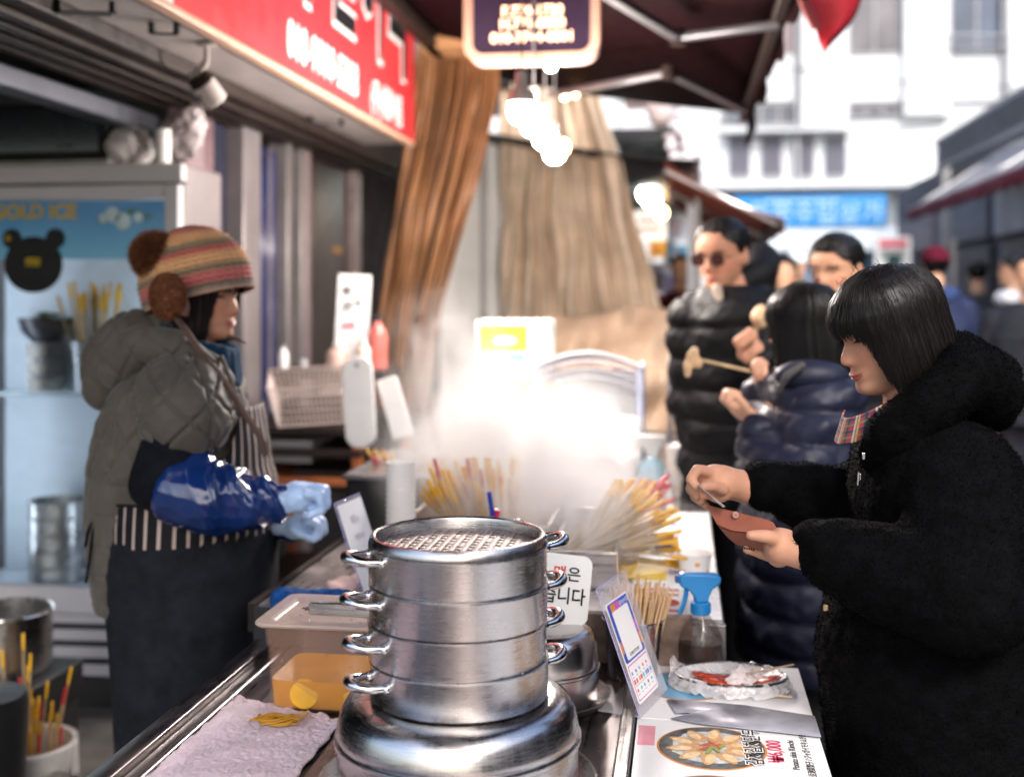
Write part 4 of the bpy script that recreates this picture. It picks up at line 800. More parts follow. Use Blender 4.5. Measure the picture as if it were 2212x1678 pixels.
# menu cards on the second counter
def sheet2(lab, x0, x1, y0, y1, z=.0, col=(.82, .82, .83), name='menu_card'):
    t = thing(name, ((x0 + x1) / 2, (y0 + y1) / 2, Z2), lab, 'menu'); MB().box2((x0, y0, Z2 + .001 + z), (x1, y1, Z2 + .004 + z)).build('sheet', pm('card%s' % (col,), col, .3, var=.03), t); return t
t = sheet2('white price card with big red lettering behind the skewer cup', -.16, .085, 2.5, 2.78)
text('YUTI', .13, frame((0, 1, 0), (-1, 0, 0), (0, 0, 1), (-.05, 2.63, Z2 + .0046)), t, pm('brick_red_print', (.5, .04, .04), .4), off=.003, sx=.8)
t = sheet2('white price list with a column of small purple print beside the fan of skewers', -.12, .085, 2.79, 3.72)
for k, s in enumerate(('어묵 1,500', '물떡 1,500', '꽃게 2,000', '핫바 3,000')): text(s, .034, frame((0, 1, 0), (-1, 0, 0), (0, 0, 1), (-.02 + .0 * k, 2.95 + k * .2, Z2 + .0046)), t, pm('purple_print', (.3, .27, .5), .4))
t = sheet2('yellow price card lying by the fan of skewers', -.14, -.04, 2.82, 3.0, .0045, (.8, .55, .04))
# ================================================================== STEAMERS
sx_, sy_ = -.348, 1.757
def handle(parent, M, r, z, ang, mat, w=.058, out=.041, rad=.007):
    """bowed strap handle standing off a round wall"""
    P = []
    for k in range(13):
        t = k / 12; a = ang + (t - .5) * (w / r) * 1.15; o = math.sin(PI * t) ** .6 * out; P.append(Vector(((r + o) * math.cos(a), (r + o) * math.sin(a), z + .006 * math.sin(PI * t))))
    h = MB().tube([M @ q for q in P], [rad * (.8 + .5 * math.sin(PI * k / 12)) for k in range(13)], 12).build('handle', mat, parent)
    for q in (P[0], P[-1]): MB().ball(M @ q, rad * 1.25, 12).build('rivet', mat, h)
    return h
ps = thing('steamer_pan', (sx_, sy_, Z1), 'wide steel steaming pan with domed lid standing in a dark tray', 'pan'); T = Matrix.Translation((sx_, sy_, Z1))
MB().lathe([(.001, .004), (.165, .004), (.2, .012), (.215, .028), (.219, .028), (.204, .008), (.168, .0005), (.001, .0005)], 64, T).build('tray', steel('tray_steel', (.3, .29, .29), .3), ps)
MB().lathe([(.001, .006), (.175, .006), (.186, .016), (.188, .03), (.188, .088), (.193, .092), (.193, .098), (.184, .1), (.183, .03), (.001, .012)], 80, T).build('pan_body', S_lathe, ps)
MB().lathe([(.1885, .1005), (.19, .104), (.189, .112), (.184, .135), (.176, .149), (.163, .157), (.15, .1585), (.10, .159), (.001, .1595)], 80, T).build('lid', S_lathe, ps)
ss = thing('steamer_tower', (sx_, sy_, Z1 + .16), 'tower of four polished steel steamer tiers with looped handles on the wide pan', 'steamer')
zb0 = Z1 + .1605; H = .0585; az = AZ
for k in range(4):
    T = Matrix.Translation((sx_ + (.002, -.001, .001, 0)[k], sy_ + (0, .001, -.001, 0)[k], zb0 + k * H)) @ Matrix.Rotation(.37 * k, 4, 'Z')
    r = .1395
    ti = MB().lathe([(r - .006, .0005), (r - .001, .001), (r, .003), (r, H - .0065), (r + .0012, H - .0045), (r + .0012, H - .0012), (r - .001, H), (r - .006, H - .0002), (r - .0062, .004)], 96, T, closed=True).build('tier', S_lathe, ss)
    T0 = Matrix.Translation((sx_, sy_, zb0 + k * H))
    for ang in ((PI + .60 + (.06, .02, -.06, -.02)[k]), .58 + (0, .05, 0, -.04)[k]): handle(ti, T0, r, H * (.62, .6, .66, .78)[k], ang, S_br)
ztop = zb0 + 4 * H; T = Matrix.Translation((sx_, sy_, ztop))
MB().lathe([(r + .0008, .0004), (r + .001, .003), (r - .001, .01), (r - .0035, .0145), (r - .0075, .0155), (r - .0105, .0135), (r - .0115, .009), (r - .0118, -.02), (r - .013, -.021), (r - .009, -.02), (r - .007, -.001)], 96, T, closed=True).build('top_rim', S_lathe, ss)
# perforated floor plate: every slot a real opening
pl = MB(); RP = r - .0125; nr = 14; zpl = -.005
def plate_cells():
    step = .0095; vs = {}; 
    n = int(RP / step) + 1; keep = []
    for i in range(-n, n):
        for j in range(-n * 2, n * 2):
            x0, x1 = i * step, (i + 1) * step; y0, y1 = j * step * .5, (j + 1) * step * .5
            if max(abs(x0), abs(x1)) ** 2 + max(abs(y0), abs(y1)) ** 2 > RP * RP: continue
            rr = math.hypot((x0 + x1) / 2, (y0 + y1) / 2)
            hole = (i % 2 == 0) and (j % 4 < 2) and rr < RP - .012 and (i // 2 * 3 + j // 4) % 8 != 0
            if not hole: keep.append((x0, x1, y0, y1))
    return keep
for (x0, x1, y0, y1) in plate_cells(): pl.add([(x0, y0, zpl), (x1, y0, zpl), (x1, y1, zpl), (x0, y1, zpl)], [(0, 1, 2, 3)], 0, T)
pl.lathe([(RP - .0105, zpl - .0002), (RP + .0005, zpl - .0002)], 80, T)
pl.build('perforated_plate', pm('plate_steel', (.36, .29, .26), .55, .6, var=.12, vs=30), ss, solid=.0012)
MB().prism(circ(RP + .003, 48), -.034, -.033, T).build('slot_shade_disc', pm('slot_shade_black', (.02, .018, .017), .6), ss)  # black disc added under the plate to paint the slots in shade
# second, smaller pan
p2 = (-.268, 2.18, Z1); sp2 = thing('small_steamer_pan', p2, 'smaller lidded steel pan in a dark tray behind the steamer tower', 'pan'); T = Matrix.Translation(p2)
MB().lathe([(.001, .003), (.1, .003), (.118, .01), (.13, .022), (.133, .021), (.12, .006), (.1, .0005), (.001, .0005)], 56, T).build('tray', steel('tray_steel', 0), sp2)
MB().lathe([(.001, .005), (.098, .005), (.107, .014), (.109, .03), (.109, .068), (.112, .071), (.112, .075), (.105, .076), (.104, .03), (.001, .01)], 64, T).build('pan_body', pm('pan2_steel', (.48, .46, .46), .22, 1., var=.1, vs=5), sp2)
MB().lathe([(.1095, .0765), (.11, .08), (.109, .09), (.106, .118), (.1, .134), (.088, .144), (.07, .147), (.001, .148)], 64, T).build('lid', MATS['pan2_steel'], sp2)
# white notice card leaning on the pan lid
nc = thing('notice_card', (-.26, 2.18, Z1 + .149), 'white rounded card with black lettering standing on the small pan', 'sign')
q = at(1205, 1345, 2.2); M = frame(RT, (UP + FW * .12).normalized(), (-FW + UP * .12).normalized(), (q.x, q.y, Z1 + .1485)) @ Matrix.Rotation(R(-6), 4, 'Z')
MB().prism([(x, y + .066) for x, y in rrect(.112, .132, .018)], -.003, 0, M).build('card', M_white, nc)
text('은', .03, M @ Matrix.Translation((.022, .094, .0008)), nc, M_ink, off=.0004); text('맵', .03, M @ Matrix.Translation((-.006, .094, .0008)), nc, pm('coral_ink', (.62, .06, .05), .5), off=.0004); text('습니다', .034, M @ Matrix.Translation((.006, .052, .0008)), nc, M_ink, off=.0006, sx=.9)
# ---- plastic tub of pickled radish
bx0, bx1, by0, by1 = -.775, -.53, 2.045, 2.225; zt0 = Z1 + .002
M_pc = pm('cloudy_plastic', (.6, .38, .28), .2, var=.05, bump=.04, bs=40, Alpha=.13, Specular_IOR_Level=.6)
M_lidp = pm('cloudy_lid_plastic', (.72, .56, .47), .3, var=.1, bump=.08, bs=60, Alpha=.5)
ptb = thing('plastic_food_box', ((bx0 + bx1) / 2, (by0 + by1) / 2, Z1), 'cloudy plastic box of yellow pickled radish in brine with a lid', 'box')
cx, cy = (bx0 + bx1) / 2, (by0 + by1) / 2; W_, D_ = bx1 - bx0, by1 - by0
def tubring(z, g, r=.02): return [(cx + x, cy + y, z) for x, y in rrect(W_ + g, D_ + g, r)]
wl = MB(); wl.loft([tubring(zt0, -.02), tubring(zt0 + .008, -.008), tubring(zt0 + .12, .0), tubring(zt0 + .125, .006), tubring(zt0 + .155, .008), tubring(zt0 + .158, .022), tubring(zt0 + .161, .022), tubring(zt0 + .161, .002), tubring(zt0 + .126, .0), tubring(zt0 + .12, -.006), tubring(zt0 + .01, -.014), tubring(zt0 + .004, -.024)]); wl.build('box_wall', M_pc, ptb, smooth=50)
lq = MB(); lq.loft([tubring(zt0 + .0045, -.028), tubring(zt0 + .011, -.018), tubring(zt0 + .058, -.0125)]); lq.build('brine', pm('yellow_brine', (.85, .36, .003), .15, var=.1, vs=8, Alpha=.82), ptb, smooth=40)
M_rad = pm('pickled_radish', (.85, .46, .02), .35, var=.1, vs=40)
for (x, y, tilt, yaw, z_) in ((-.70, 2.0545, 86, 4, .034), (-.598, 2.0545, 86, -4, .036), (-.56, 2.075, 70, -40, .045), (-.64, 2.10, 20, 30, .02), (-.69, 2.15, 30, 60, .022), (-.60, 2.16, 25, 10, .022), (-.565, 2.054, 85, 6, .056)):
    rd = MB().lathe([(.001, -.004), (.026, -.004), (.029, 0), (.026, .004), (.001, .004)], 30, Matrix.Translation((x, y, zt0 + z_)) @ Matrix.Rotation(R(yaw), 4, 'Z') @ Matrix.Rotation(R(tilt), 4, 'X')).build('radish_slice', M_rad, ptb)
ld = MB(); ld.loft([tubring(zt0 + .162, .03), tubring(zt0 + .166, .036), tubring(zt0 + .1705, .034), tubring(zt0 + .1715, -.01), tubring(zt0 + .164, -.022, .015), tubring(zt0 + .163, -.03, .012)]); ld.build('lid', M_lidp, ptb, smooth=40, bevel=0)
rng = random.Random(9)
dm = pm('water_drop', (.95, .95, .95), .02, var=0, Transmission_Weight=1., IOR=1.33)
for k in range(26): MB().ball((rng.uniform(bx0 + .01, bx1 - .01), by0 - .0045 - (.0015), zt0 + rng.uniform(.075, .118)), rng.uniform(.0008, .002), 8, sc=(1, .6, 1.5)).build('droplet', dm, ptb)
for k in range(22): MB().ball((rng.uniform(bx0 + .03, bx1 - .03), rng.uniform(by0 + .03, by1 - .03), zt0 + .1645), rng.uniform(.0012, .003), 8, sc=(1, 1, .5)).build('droplet', dm, ptb)
# tongs on the lid
tg = thing('steel_tongs', (-.6, 2.12, zt0 + .172), 'steel serving tongs lying on the plastic box lid', 'tongs'); zl = zt0 + .172
for s in (-1, 1):
    A0 = Vector((-.70, 2.085 + .0, zl + .014)); A1 = Vector((-.50, 2.09 + s * .02 + .01, zl + .014)); M = fr_from(A1 - A0, A0)
    n_ = (A1 - A0).length; MB().box((0, 0, n_ / 2), (.0022, .022, n_), M @ Matrix.Rotation(R(90) * 0, 4, 'Z') @ Matrix.Translation((s * .006, 0, 0))).build('arm', steel('tong_steel', (.5, .47, .44), .25, 'x', 4), tg, bevel=.0009)
    MB().box((s * .0075, .0, n_ / 2 + .01), (.0012, .009, n_ - .06), M).build('arm_ridge', steel('tong_steel', 0), tg, bevel=.0005)
MB().tube([Vector((-.697, 2.0785, zl + .014)), Vector((-.7045, 2.085, zl + .014)), Vector((-.697, 2.0915, zl + .014))], .011, 8, flat=.15).build('spring_end', steel('tong_steel', 0), tg)
# towel with rubber bands
tw = thing('terry_towel', (-.73, 1.75, Z1), 'pinkish white terry towel spread on the steel counter', 'towel')
def towf(u, v):
    x = lerp(-.852, -.612 - .012 * v, u); y = lerp(2.10 - .09 * u, 1.38, v) + .006 * math.sin(u * 40) * (v < .02) + .004 * math.sin(v * 70) * (u < .02)
    wr = .5 * math.exp(-((u - .35 - .3 * v) / .05) ** 2) + .5 * math.exp(-((u - .75 + .25 * v) / .04) ** 2)
    return (x + .003 * math.sin(v * 55) * (u in (0, 1)), y, Z1 + .0045 + .004 * (mnoise.noise((x * 18, y * 18, 1)) + .6) + .006 * wr * max(0, mnoise.noise((x * 6, y * 6, 4)) + .3) + .0032 * mnoise.noise((x * 120, y * 120, 2)))
M_tow = pm('terry_pink', (.82, .64, .69), .95, var=.16, vs=16, bump=.8, bs=420, Sheen_Weight=.3)
to = MB().grid(towf, 120, 220).build('cloth', M_tow, tw, solid=.004, smooth=180)
pts, nn = sample_surface(to, 44000, 5); k_ = nn[:, 2] > .2
strands('terry_loops', tw, M_tow, pts[k_], nn[k_], .0062, .0011, seedv=2)['kind'] = 'stuff'
M_rub = pm('rubber_tan', (.55, .27, .03), .5, var=.12); rb_c = onz(598, 1562, Z1 + .012)
for k in range(12):
    a0 = rng.random() * 6.28; ra = rng.uniform(.02, .036); rbb = rng.uniform(.008, .018); rot = R(rng.uniform(-35, 35)); ox, oy = rng.uniform(-.016, .018), rng.uniform(-.008, .012)
    if k == 0: ra, rbb, ox, oy = .014, .011, -.03, .018
    P = []
    for j in range(28):
        t = 2 * PI * j / 28; x = ra * math.cos(t) * (1 + .2 * math.sin(2 * t + a0)); y = rbb * math.sin(t) * (1 + .25 * math.cos(3 * t + a0))
        P.append(Vector((rb_c.x + ox + x * math.cos(rot) - y * math.sin(rot), rb_c.y + oy + x * math.sin(rot) + y * math.cos(rot), Z1 + .017 + .004 * (k / 12) + .002 * math.sin(3 * t + a0))))
    rt2 = thing('rubber_band', (rb_c.x, rb_c.y, Z1 + .012), 'tan rubber band in the tangle on the towel', 'rubber band', 'rubber bands on the towel'); MB().tube(P, .0016, 6, closed=True).build('loop', M_rub, rt2)
# ---- acrylic payment stand
def slant_stand(BL, e, wd, hgt, lean, name, lab, cat):
    e = Vector((*e, 0)).normalized(); nl = Vector((-e.y, e.x, 0)); BL = Vector(BL); t = thing(name, BL, lab, cat)
    upv = (nl * lean + UP * hgt); Lh = upv.length; upn = upv.normalized(); nrm = e.cross(upn).normalized()
    M = frame(e, upn, nrm, BL)
    ac = pm('acrylic_clear', (.78, .74, .8), .08, var=0, rvar=0, Alpha=.24, Specular_IOR_Level=.7)
    MB().prism([(0, .0), (wd, .0), (wd, Lh), (0, Lh)], -.0035, -.0005, M).build('acrylic_panel', ac, t, bevel=.0008)
    MB().prism([(0, .0), (wd, .0), (wd, -.085), (0, -.085)][::-1], .0, .003, frame(e, -nl, UP, BL)).build('acrylic_base', ac, t, bevel=.0008)
    MB().tube([M @ Vector((-.0006, .002, -.002)), M @ Vector((-.0006, Lh, -.002))], .0009, 5).build('polished_edge', pm('violet_edge', (.35, .34, .7), .2), t)
    MB().tube([M @ Vector((0, Lh + .0004, -.002)), M @ Vector((wd, Lh + .0004, -.002))], .0009, 5).build('polished_edge', MATS['violet_edge'], t)
    return t, M, Lh
qb = onz(1385, 1550, Z1 + .004); qs, M, Lh = slant_stand((qb.x, qb.y, Z1 + .0035), (.28, .96), .168, .228, .087, 'payment_stand', 'clear acrylic stand with a blue bordered payment card facing the customers', 'stand')
cw, chh = .118, .19; C = M @ Matrix.Translation((.07, Lh - .034 - chh / 2, .0003))
card = MB().prism(rrect(cw, chh, .008), 0, .0004, C).build('card', M_wink, qs)
M_pb = pm('payment_blue', (.05, .09, .5), .4); M_pp = pm('payment_pink', (.6, .12, .5), .4); M_po = pm('payment_orange', (.75, .25, .08), .4)
MB().prism([(x, y) for x, y in rrect(cw - .008, .112, .006)], .0005, .0007, C @ Matrix.Translation((0, .036, 0))).build('blue_border', M_pb, card)
for (x, y, w_, h_, m_) in ((-.03, .083, .024, .014, M_po), (-.006, .081, .02, .018, M_pp), (.05, .03, .009, .022, M_pp), (.05, .005, .009, .022, M_po), (-.05, .01, .009, .022, M_po), (.05, -.013, .009, .01, M_pb)): MB().prism(rrect(w_, h_, .001), .0008, .001, C @ Matrix.Translation((x, y, 0))).build('border_patch', m_, card)
MB().prism(rrect(.086, .092, .004), .0011, .0013, C @ Matrix.Translation((0, .03, 0))).build('blank_square', M_wink, card)
text('광우손어묵', .011, C @ Matrix.Translation((.028, .082, .0014)), card, M_wink, ext=.0001); text('SCAN TO PAY', .0085, C @ Matrix.Translation((0, -.009, .0018)), card, M_ink, ext=.0001)
MB().prism(rrect(cw - .01, .066, .004), .0005, .0007, C @ Matrix.Translation((0, -.057, 0))).build('lower_border', M_pp, card); MB().prism(rrect(cw - .014, .062, .004), .0008, .001, C @ Matrix.Translation((0, -.057, 0))).build('lower_field', M_wink, card)
rng = random.Random(3); lc = [(.1, .3, .7), (.3, .1, .4), (.05, .4, .7), (.7, .08, .1), (.75, .1, .25), (.8, .35, .1), (.7, .1, .2), (.1, .5, .5)]
for i in range(3):
    for j in range(8 if i == 1 else 5):
        x = -.044 + j * (.0126 if i == 1 else .02); y = -.04 - i * .016; c_ = lc[(i * 3 + j) % 8]
        MB().prism(rrect(.0085 if i == 1 else .007, .0085 if i == 1 else .006, .0015), .0011, .0013, C @ Matrix.Translation((x + rng.uniform(-.002, .002), y, 0))).build('pay_mark', pm('pay%d' % ((i * 3 + j) % 8), c_, .4), card)
        MB().prism(rrect(.009, .0016, .0004), .0011, .0013, C @ Matrix.Translation((x, y - .0075, 0))).build('print_line', pm('grey_print', (.4, .4, .45), .5), card)
# small price stand behind, near the vendor
q2 = onz(788, 1292, Z2 + .004); t2, M, Lh = slant_stand((q2.x, q2.y, Z2 + .0035), (.12, .99), .15, .215, .075, 'price_stand', 'acrylic price stand leaning beside the steamer tower near the vendor', 'stand')
C = M @ Matrix.Translation((.075, Lh / 2, .0003)); card = MB().prism(rrect(.138, Lh - .016, .003), 0, .0006, C).build('card', M_wink, t2)
for (s, y, sz) in (('메뉴', .06, .026), ('MENU', .02, .02), ('어묵 · 만두', -.03, .018), ('5,000', -.06, .018)): text(s, sz, C @ Matrix.Translation((0, y, .0009)), card, pm('mauve_print', (.42, .32, .4), .5), ext=.0001)
# ---- cup of skewers
kc = (-.1, 2.352, Z1); sc_ = thing('skewer_cup', kc, 'small steel cup packed with short wooden skewers beside the payment stand', 'cup'); T = Matrix.Translation(kc)
MB().lathe([(.001, .0005), (.046, .0005), (.05, .004), (.057, .085), (.060, .1), (.0625, .118), (.065, .121), (.063, .1235), (.0605, .119), (.055, .085), (.047, .008), (.001, .006)], 56, T).build('body', steel('cup_steel', (.5, .47, .46), .2), sc_)
rng = random.Random(11)
M_ws = pm('pale_wood', (.66, .45, .26), .6, var=.16, vs=30)
for k in range(130):
    a = rng.random() * 6.28; rr = math.sqrt(rng.random()) * .05; x, y = kc[0] + math.cos(a) * rr, kc[1] + math.sin(a) * rr
    hh_ = rng.uniform(.165, .195) if k else .25; ln = 1.15 + .25 * rng.random()
    bx, by = kc[0] + math.cos(a) * rr * .72, kc[1] + math.sin(a) * rr * .72; tx, ty = kc[0] + math.cos(a) * rr * ln + .02 + rng.gauss(0, .004), kc[1] + math.sin(a) * rr * ln + rng.gauss(0, .004)
    w_ = thing('wooden_pick', (bx, by, Z1 + .009), 'short pale wooden pick standing in the steel cup' if k else 'single long wooden pick rising above the others in the steel cup', 'pick', 'wooden picks in the steel cup')
    MB().tube([(bx, by, Z1 + .009), (tx, ty, Z1 + hh_)], .0016, 6).build('stick', M_ws, w_)
# ---- spray bottle with blue head
sb = (.038, 2.425, Z1); spb = thing('spray_bottle', sb, 'clear spray bottle of dark liquid with a blue trigger head', 'bottle'); T = Matrix.Translation((sb[0], sb[1], Z1 + .0015)); M_cl = pm('bottle_clear', (.09, .06, .05), .08, var=.02, Alpha=.2, Specular_IOR_Level=.8)
MB().lathe([(.001, 0), (.042, 0), (.046, .005), (.046, .06), (.044, .07), (.036, .088), (.024, .104), (.018, .112), (.016, .118), (.0145, .118), (.0165, .111), (.0345, .087), (.0425, .069), (.0445, .06), (.0445, .006), (.001, .003)], 48, T).build('bottle_body', M_cl, spb)
MB().lathe([(.001, .004), (.0435, .0045), (.0437, .056), (.001, .056)], 40, T).build('liquid', pm('soy_dark', (.02, .008, .006), .08, var=.1), spb)
M_bl = pm('blue_plastic', (.015, .2, .5), .38, var=.06, vs=10)
MB().lathe([(.0185, .1135), (.0205, .115), (.0205, .136), (.0165, .139), (.001, .139)], 28, T).build('collar', M_bl, spb, smooth=30)
for k in range(20): a = 2 * PI * k / 20; MB().box((.0208 * math.cos(a), .0208 * math.sin(a), .125), (.0014, .0022, .018), T, rz=a).build('collar_rib', M_bl, spb)
HX = frame(RT, UP, -FW, (sb[0], sb[1], Z1 + .14))
hd = [(-.014, 0), (-.014, .010), (-.024, .024), (-.044, .034), (-.047, .05), (-.046, .058), (-.036, .062), (-.02, .060), (.03, .059), (.040, .054), (.042, .046), (.038, .038), (.024, .028), (.016, .012), (.014, 0)]
MB().prism(hd, -.0125, .0125, HX).build('head', M_bl, spb, bevel=.004, seg=3)
MB().box((-.0485, .048, 0), (.01, .016, .017), HX).build('nozzle', pm('blue_dark_plastic', (.01, .1, .3), .4), spb, bevel=.002)
tr = [Vector((-.030, .034, 0)), Vector((-.031, .015, 0)), Vector((-.036, -.006, 0)), Vector((-.045, -.026, 0))]
MB().tube([HX @ q for q in smooth_path(tr, 4)], .0065, 10, flat=.5).build('trigger', M_bl, spb)
MB().tube([T @ Vector((0, 0, .012)), T @ Vector((.006, 0, .12))], .0022, 8).build('dip_tube', pm('tube_white', (.7, .65, .62), .4), spb)
# ---- plate wrapped in a plastic bag with red sauce
pc = onz(1578, 1462, Z1 + .02); plt = thing('sauce_plate', (pc.x, pc.y, Z1), 'oval plate wrapped in a white plastic bag with smears of red sauce', 'plate'); PR = frame(RT, FW, UP, (pc.x, pc.y, Z1 + .0015)) @ Matrix.Rotation(R(-8), 4, 'Z')
def oval(rx, ry, z, n=56): return [(rx * math.cos(2 * PI * k / n), ry * math.sin(2 * PI * k / n), z) for k in range(n)]
MB().loft([oval(.06, .04, 0), oval(.065, .044, .001), oval(.09, .062, .014), oval(.108, .075, .021), oval(.11, .077, .023), oval(.107, .074, .0245), oval(.088, .060, .0175), oval(.064, .043, .005), oval(.02, .015, .0045)], M=PR).build('dish', pm('plate_white', (.7, .68, .68), .3, var=.06), plt)
MB().tube([PR @ Vector((.1085 * math.cos(2 * PI * k / 56), .0755 * math.sin(2 * PI * k / 56), .0245)) for k in range(56)], .0032, 8, closed=True).build('dark_rim', pm('plate_black_rim', (.02, .018, .018), .25, var=.8, vs=90), plt)
M_film = pm('bag_film', (.88, .85, .88), .25, var=.04, bump=.3, bs=70, Alpha=.3, Specular_IOR_Level=.8)
def bagf(u, v):
    a = 2 * PI * u; r_ = [(0, 0), (.55, .55), (.82, .84), (1.0, 1.01), (1.1, 1.09), (1.22, 1.2)]; s = interp(v, [(0, .0), (.35, .6), (.6, .9), (.75, 1.03), (.85, 1.1), (1, 1.13)])
    z = interp(v, [(0, .0065), (.3, .007), (.42, .012), (.6, .021), (.72, .0275), (.8, .02), (1, .004)])
    wv = mnoise.noise((math.cos(a) * 3, math.sin(a) * 3, v * 4)); wv2 = mnoise.noise((math.cos(a) * 9, math.sin(a) * 9, v * 7))
    hang = max(0, (v - .75) * 4); s += hang * (.07 * wv + .05 * wv2); z = max(.0012, z + .006 * wv * v + .005 * wv2 * v + hang * .008 * wv2 + .002 * mnoise.noise((math.cos(a) * 30, math.sin(a) * 30, v * 22)))
    if v > .72 and 2.2 < a < 3.4: z += (v - .72) * .16 * math.exp(-((a - 2.8) / .3) ** 2)
    return (.108 * s * math.cos(a), .076 * s * math.sin(a), z)
MB().grid(bagf, 150, 34, M=PR).build('bag_wrap', M_film, plt, smooth=180, solid=.0006)
M_sau = pm('red_sauce', (.42, .045, .012), .22, var=.45, vs=120, bump=.6, bs=160, Coat_Weight=.5)
def smear(cx, cy, rx, ry, seed, n=26, z=.0085):
    z += .006; rx *= 1.15; ry *= 1.15
    rg = random.Random(seed); P = [(cx + rx * math.cos(2 * PI * k / n) * rg.uniform(.65, 1.15), cy + ry * math.sin(2 * PI * k / n) * rg.uniform(.65, 1.15)) for k in range(n)]
    m = MB(); m.add([(x, y, z + .0 * k + max(0, (math.hypot(x / .108, y / .076) - .55) * .032)) for k, (x, y) in enumerate(P)] + [(cx, cy, z + .004 + max(0, (math.hypot(cx / .108, cy / .076) - .55) * .03))], [(k, (k + 1) % n, n) for k in range(n)], 0, PR); return m
smear(-.022, -.012, .042, .026, 1).build('sauce_smear', M_sau, plt, smooth=180, solid=.001); smear(.066, -.012, .03, .026, 2, z=.0105).build('sauce_pool', M_sau, plt, smooth=180, solid=.001); smear(-.04, .012, .034, .018, 5, z=.009).build('sauce_smear', M_sau, plt, smooth=180, solid=.001)
tis = Blob(); 
for k in range(7):
    q = PR @ Vector((.02 + .014 * math.cos(k), .0 + .022 * math.sin(k * 1.7), .016 + .004 * (k % 3))); tis.ell(q, (.018, .014, .009))
tis.skin('crumpled_tissue', pm('tissue', (.78, .7, .69), .8, var=.06), plt, .003, 2, lambda c, n: .0035 * noise3(c, 160, 3) + .002 * noise3(c, 330, 1))
pk = thing('wooden_pick', PR @ Vector((.08, .02, .03)), 'wooden pick lying across the sauce plate', 'pick'); MB().tube([PR @ Vector((.032, .002, .027)), PR @ Vector((.128, .042, .036))], .0016, 6).build('stick', M_ws, pk)
q = onz(1660, 1502, Z1 + .003); pk = thing('wooden_pick', q, 'broken wooden pick lying on the tape beside the plate', 'pick'); MB().tube([onz(1650, 1500, Z1 + .007), onz(1710, 1504, Z1 + .007)], .0018, 6).build('stick', M_ws, pk)
# ---- fish-cake cooker with two pans of skewers
ck = thing('fish_cake_cooker', (-.45, 3.1, Z2), 'square steel fish cake cooker steaming on the counter', 'cooker'); S_ck = steel('cooker_steel', (.5, .46, .45), .3, 'x', 3)
def vat(x0, x1, y0, y1, z0, z1, broth):
    b = MB(); w_ = .012
    b.box2((x0, y0, z0), (x1, y0 + w_, z1)); b.box2((x0, y1 - w_, z0), (x1, y1, z1)); b.box2((x0, y0 + w_, z0), (x0 + w_, y1 - w_, z1)); b.box2((x1 - w_, y0 + w_, z0), (x1, y1 - w_, z1)); v_ = b.build('pan_wall', S_ck, ck, bevel=.003)
    MB().box2((x0 + w_, y0 + w_, z0), (x1 - w_, y1 - w_, broth)).build('broth', pm('broth', (.3, .17, .08), .12, var=.3, vs=10), v_)
vat(-.72, -.33, 2.85, 3.75, Z2 + .001, 1.0, .955); vat(-.32, -.15, 2.72, 3.3, Z2 + .001, .97, .93)
vb = thing('black_cooker_box', (-.95, 3.45, Z2), 'black enamel cooker box beside the gloved hand, with a round knob', 'cooker'); MB().box2((-.99, 3.28, Z2 - .3), (-.74, 3.85, 1.035)).build('body', M_black, vb, bevel=.006); MB().box2((-1.0, 3.27, 1.0355), (-.735, 3.86, 1.05)).build('top_edge', S_rail, vb, bevel=.003)
MB().lathe([(.001, .02), (.022, .02), (.026, 0)], 20, frame((1, 0, 0), (0, 0, 1), (0, -1, 0), (-.93, 3.279, .845))).build('knob', M_grey, vb)
rng = random.Random(21)
def cluster(n, u0, u1, v0, v1, d0, d1, zbase, fan, tips, lab, grp, tl=.05, r=.0034):
    for k in range(n):
        u = rng.uniform(u0, u1); v = rng.uniform(v0, v1); d = rng.uniform(d0, d1); tip = at(u, v, d); bs = Vector((lerp(tip.x, fan[0], fan[2] * rng.uniform(.85, 1.1)), lerp(tip.y, fan[1], fan[2]), zbase))
        m_ = tips[rng.randrange(len(tips))]; skewer(bs, tip, m_, r, tl, label=lab, group=grp)
cluster(50, 915, 1085, 985, 1045, 3.05, 3.4, .93, (-.5, 3.2, .35), [M_ytip] * 7 + [M_rtip], 'yellow tipped skewer standing in the steaming pan behind the steamer tower', 'skewers in the middle pan', .055)
cluster(12, 905, 1000, 1010, 1080, 2.98, 3.1, .93, (-.5, 3.2, .4), [M_ytip], 'yellow tipped skewer standing in the steaming pan behind the steamer tower', 'skewers in the middle pan', .055)
cluster(12, 1080, 1150, 985, 1060, 3.2, 3.6, .93, (-.48, 3.2, .4), [M_ytip, M_ytip, M_stick], 'pale skewer lost in the steam of the pan', 'skewers deep in the steam')
cluster(18, 770, 850, 968, 1010, 3.55, 3.8, .99, (-.82, 3.65, .3), [M_ytip] * 4 + [M_rtip], 'skewer standing in the pan beyond the paper cups', 'skewers beyond the paper cups', .05)
for k in range(56):                                                    # the fan leaning out to the customers
    t = rng.random(); ang = lerp(78, 8, t ** .8) + rng.gauss(0, 4); L_ = rng.uniform(.9, 1.1); u = 1290 + 195 * math.cos(R(ang)) * L_ * (1 if ang < 60 else .9); v = 1245 - 215 * math.sin(R(ang)) * L_ - 25 * (1 - t)
    tip = at(min(u, 1488), max(v, 1035), rng.uniform(2.78, 2.95)); skewer(Vector((-.245 + rng.uniform(-.05, .04), 2.85 + rng.uniform(-.06, .1), .935)), tip, M_ytip if k != 17 else M_ntip, .0032, .05, label='yellow tipped skewer leaning out of the pan toward the customers', group='skewers fanned out toward the customers')
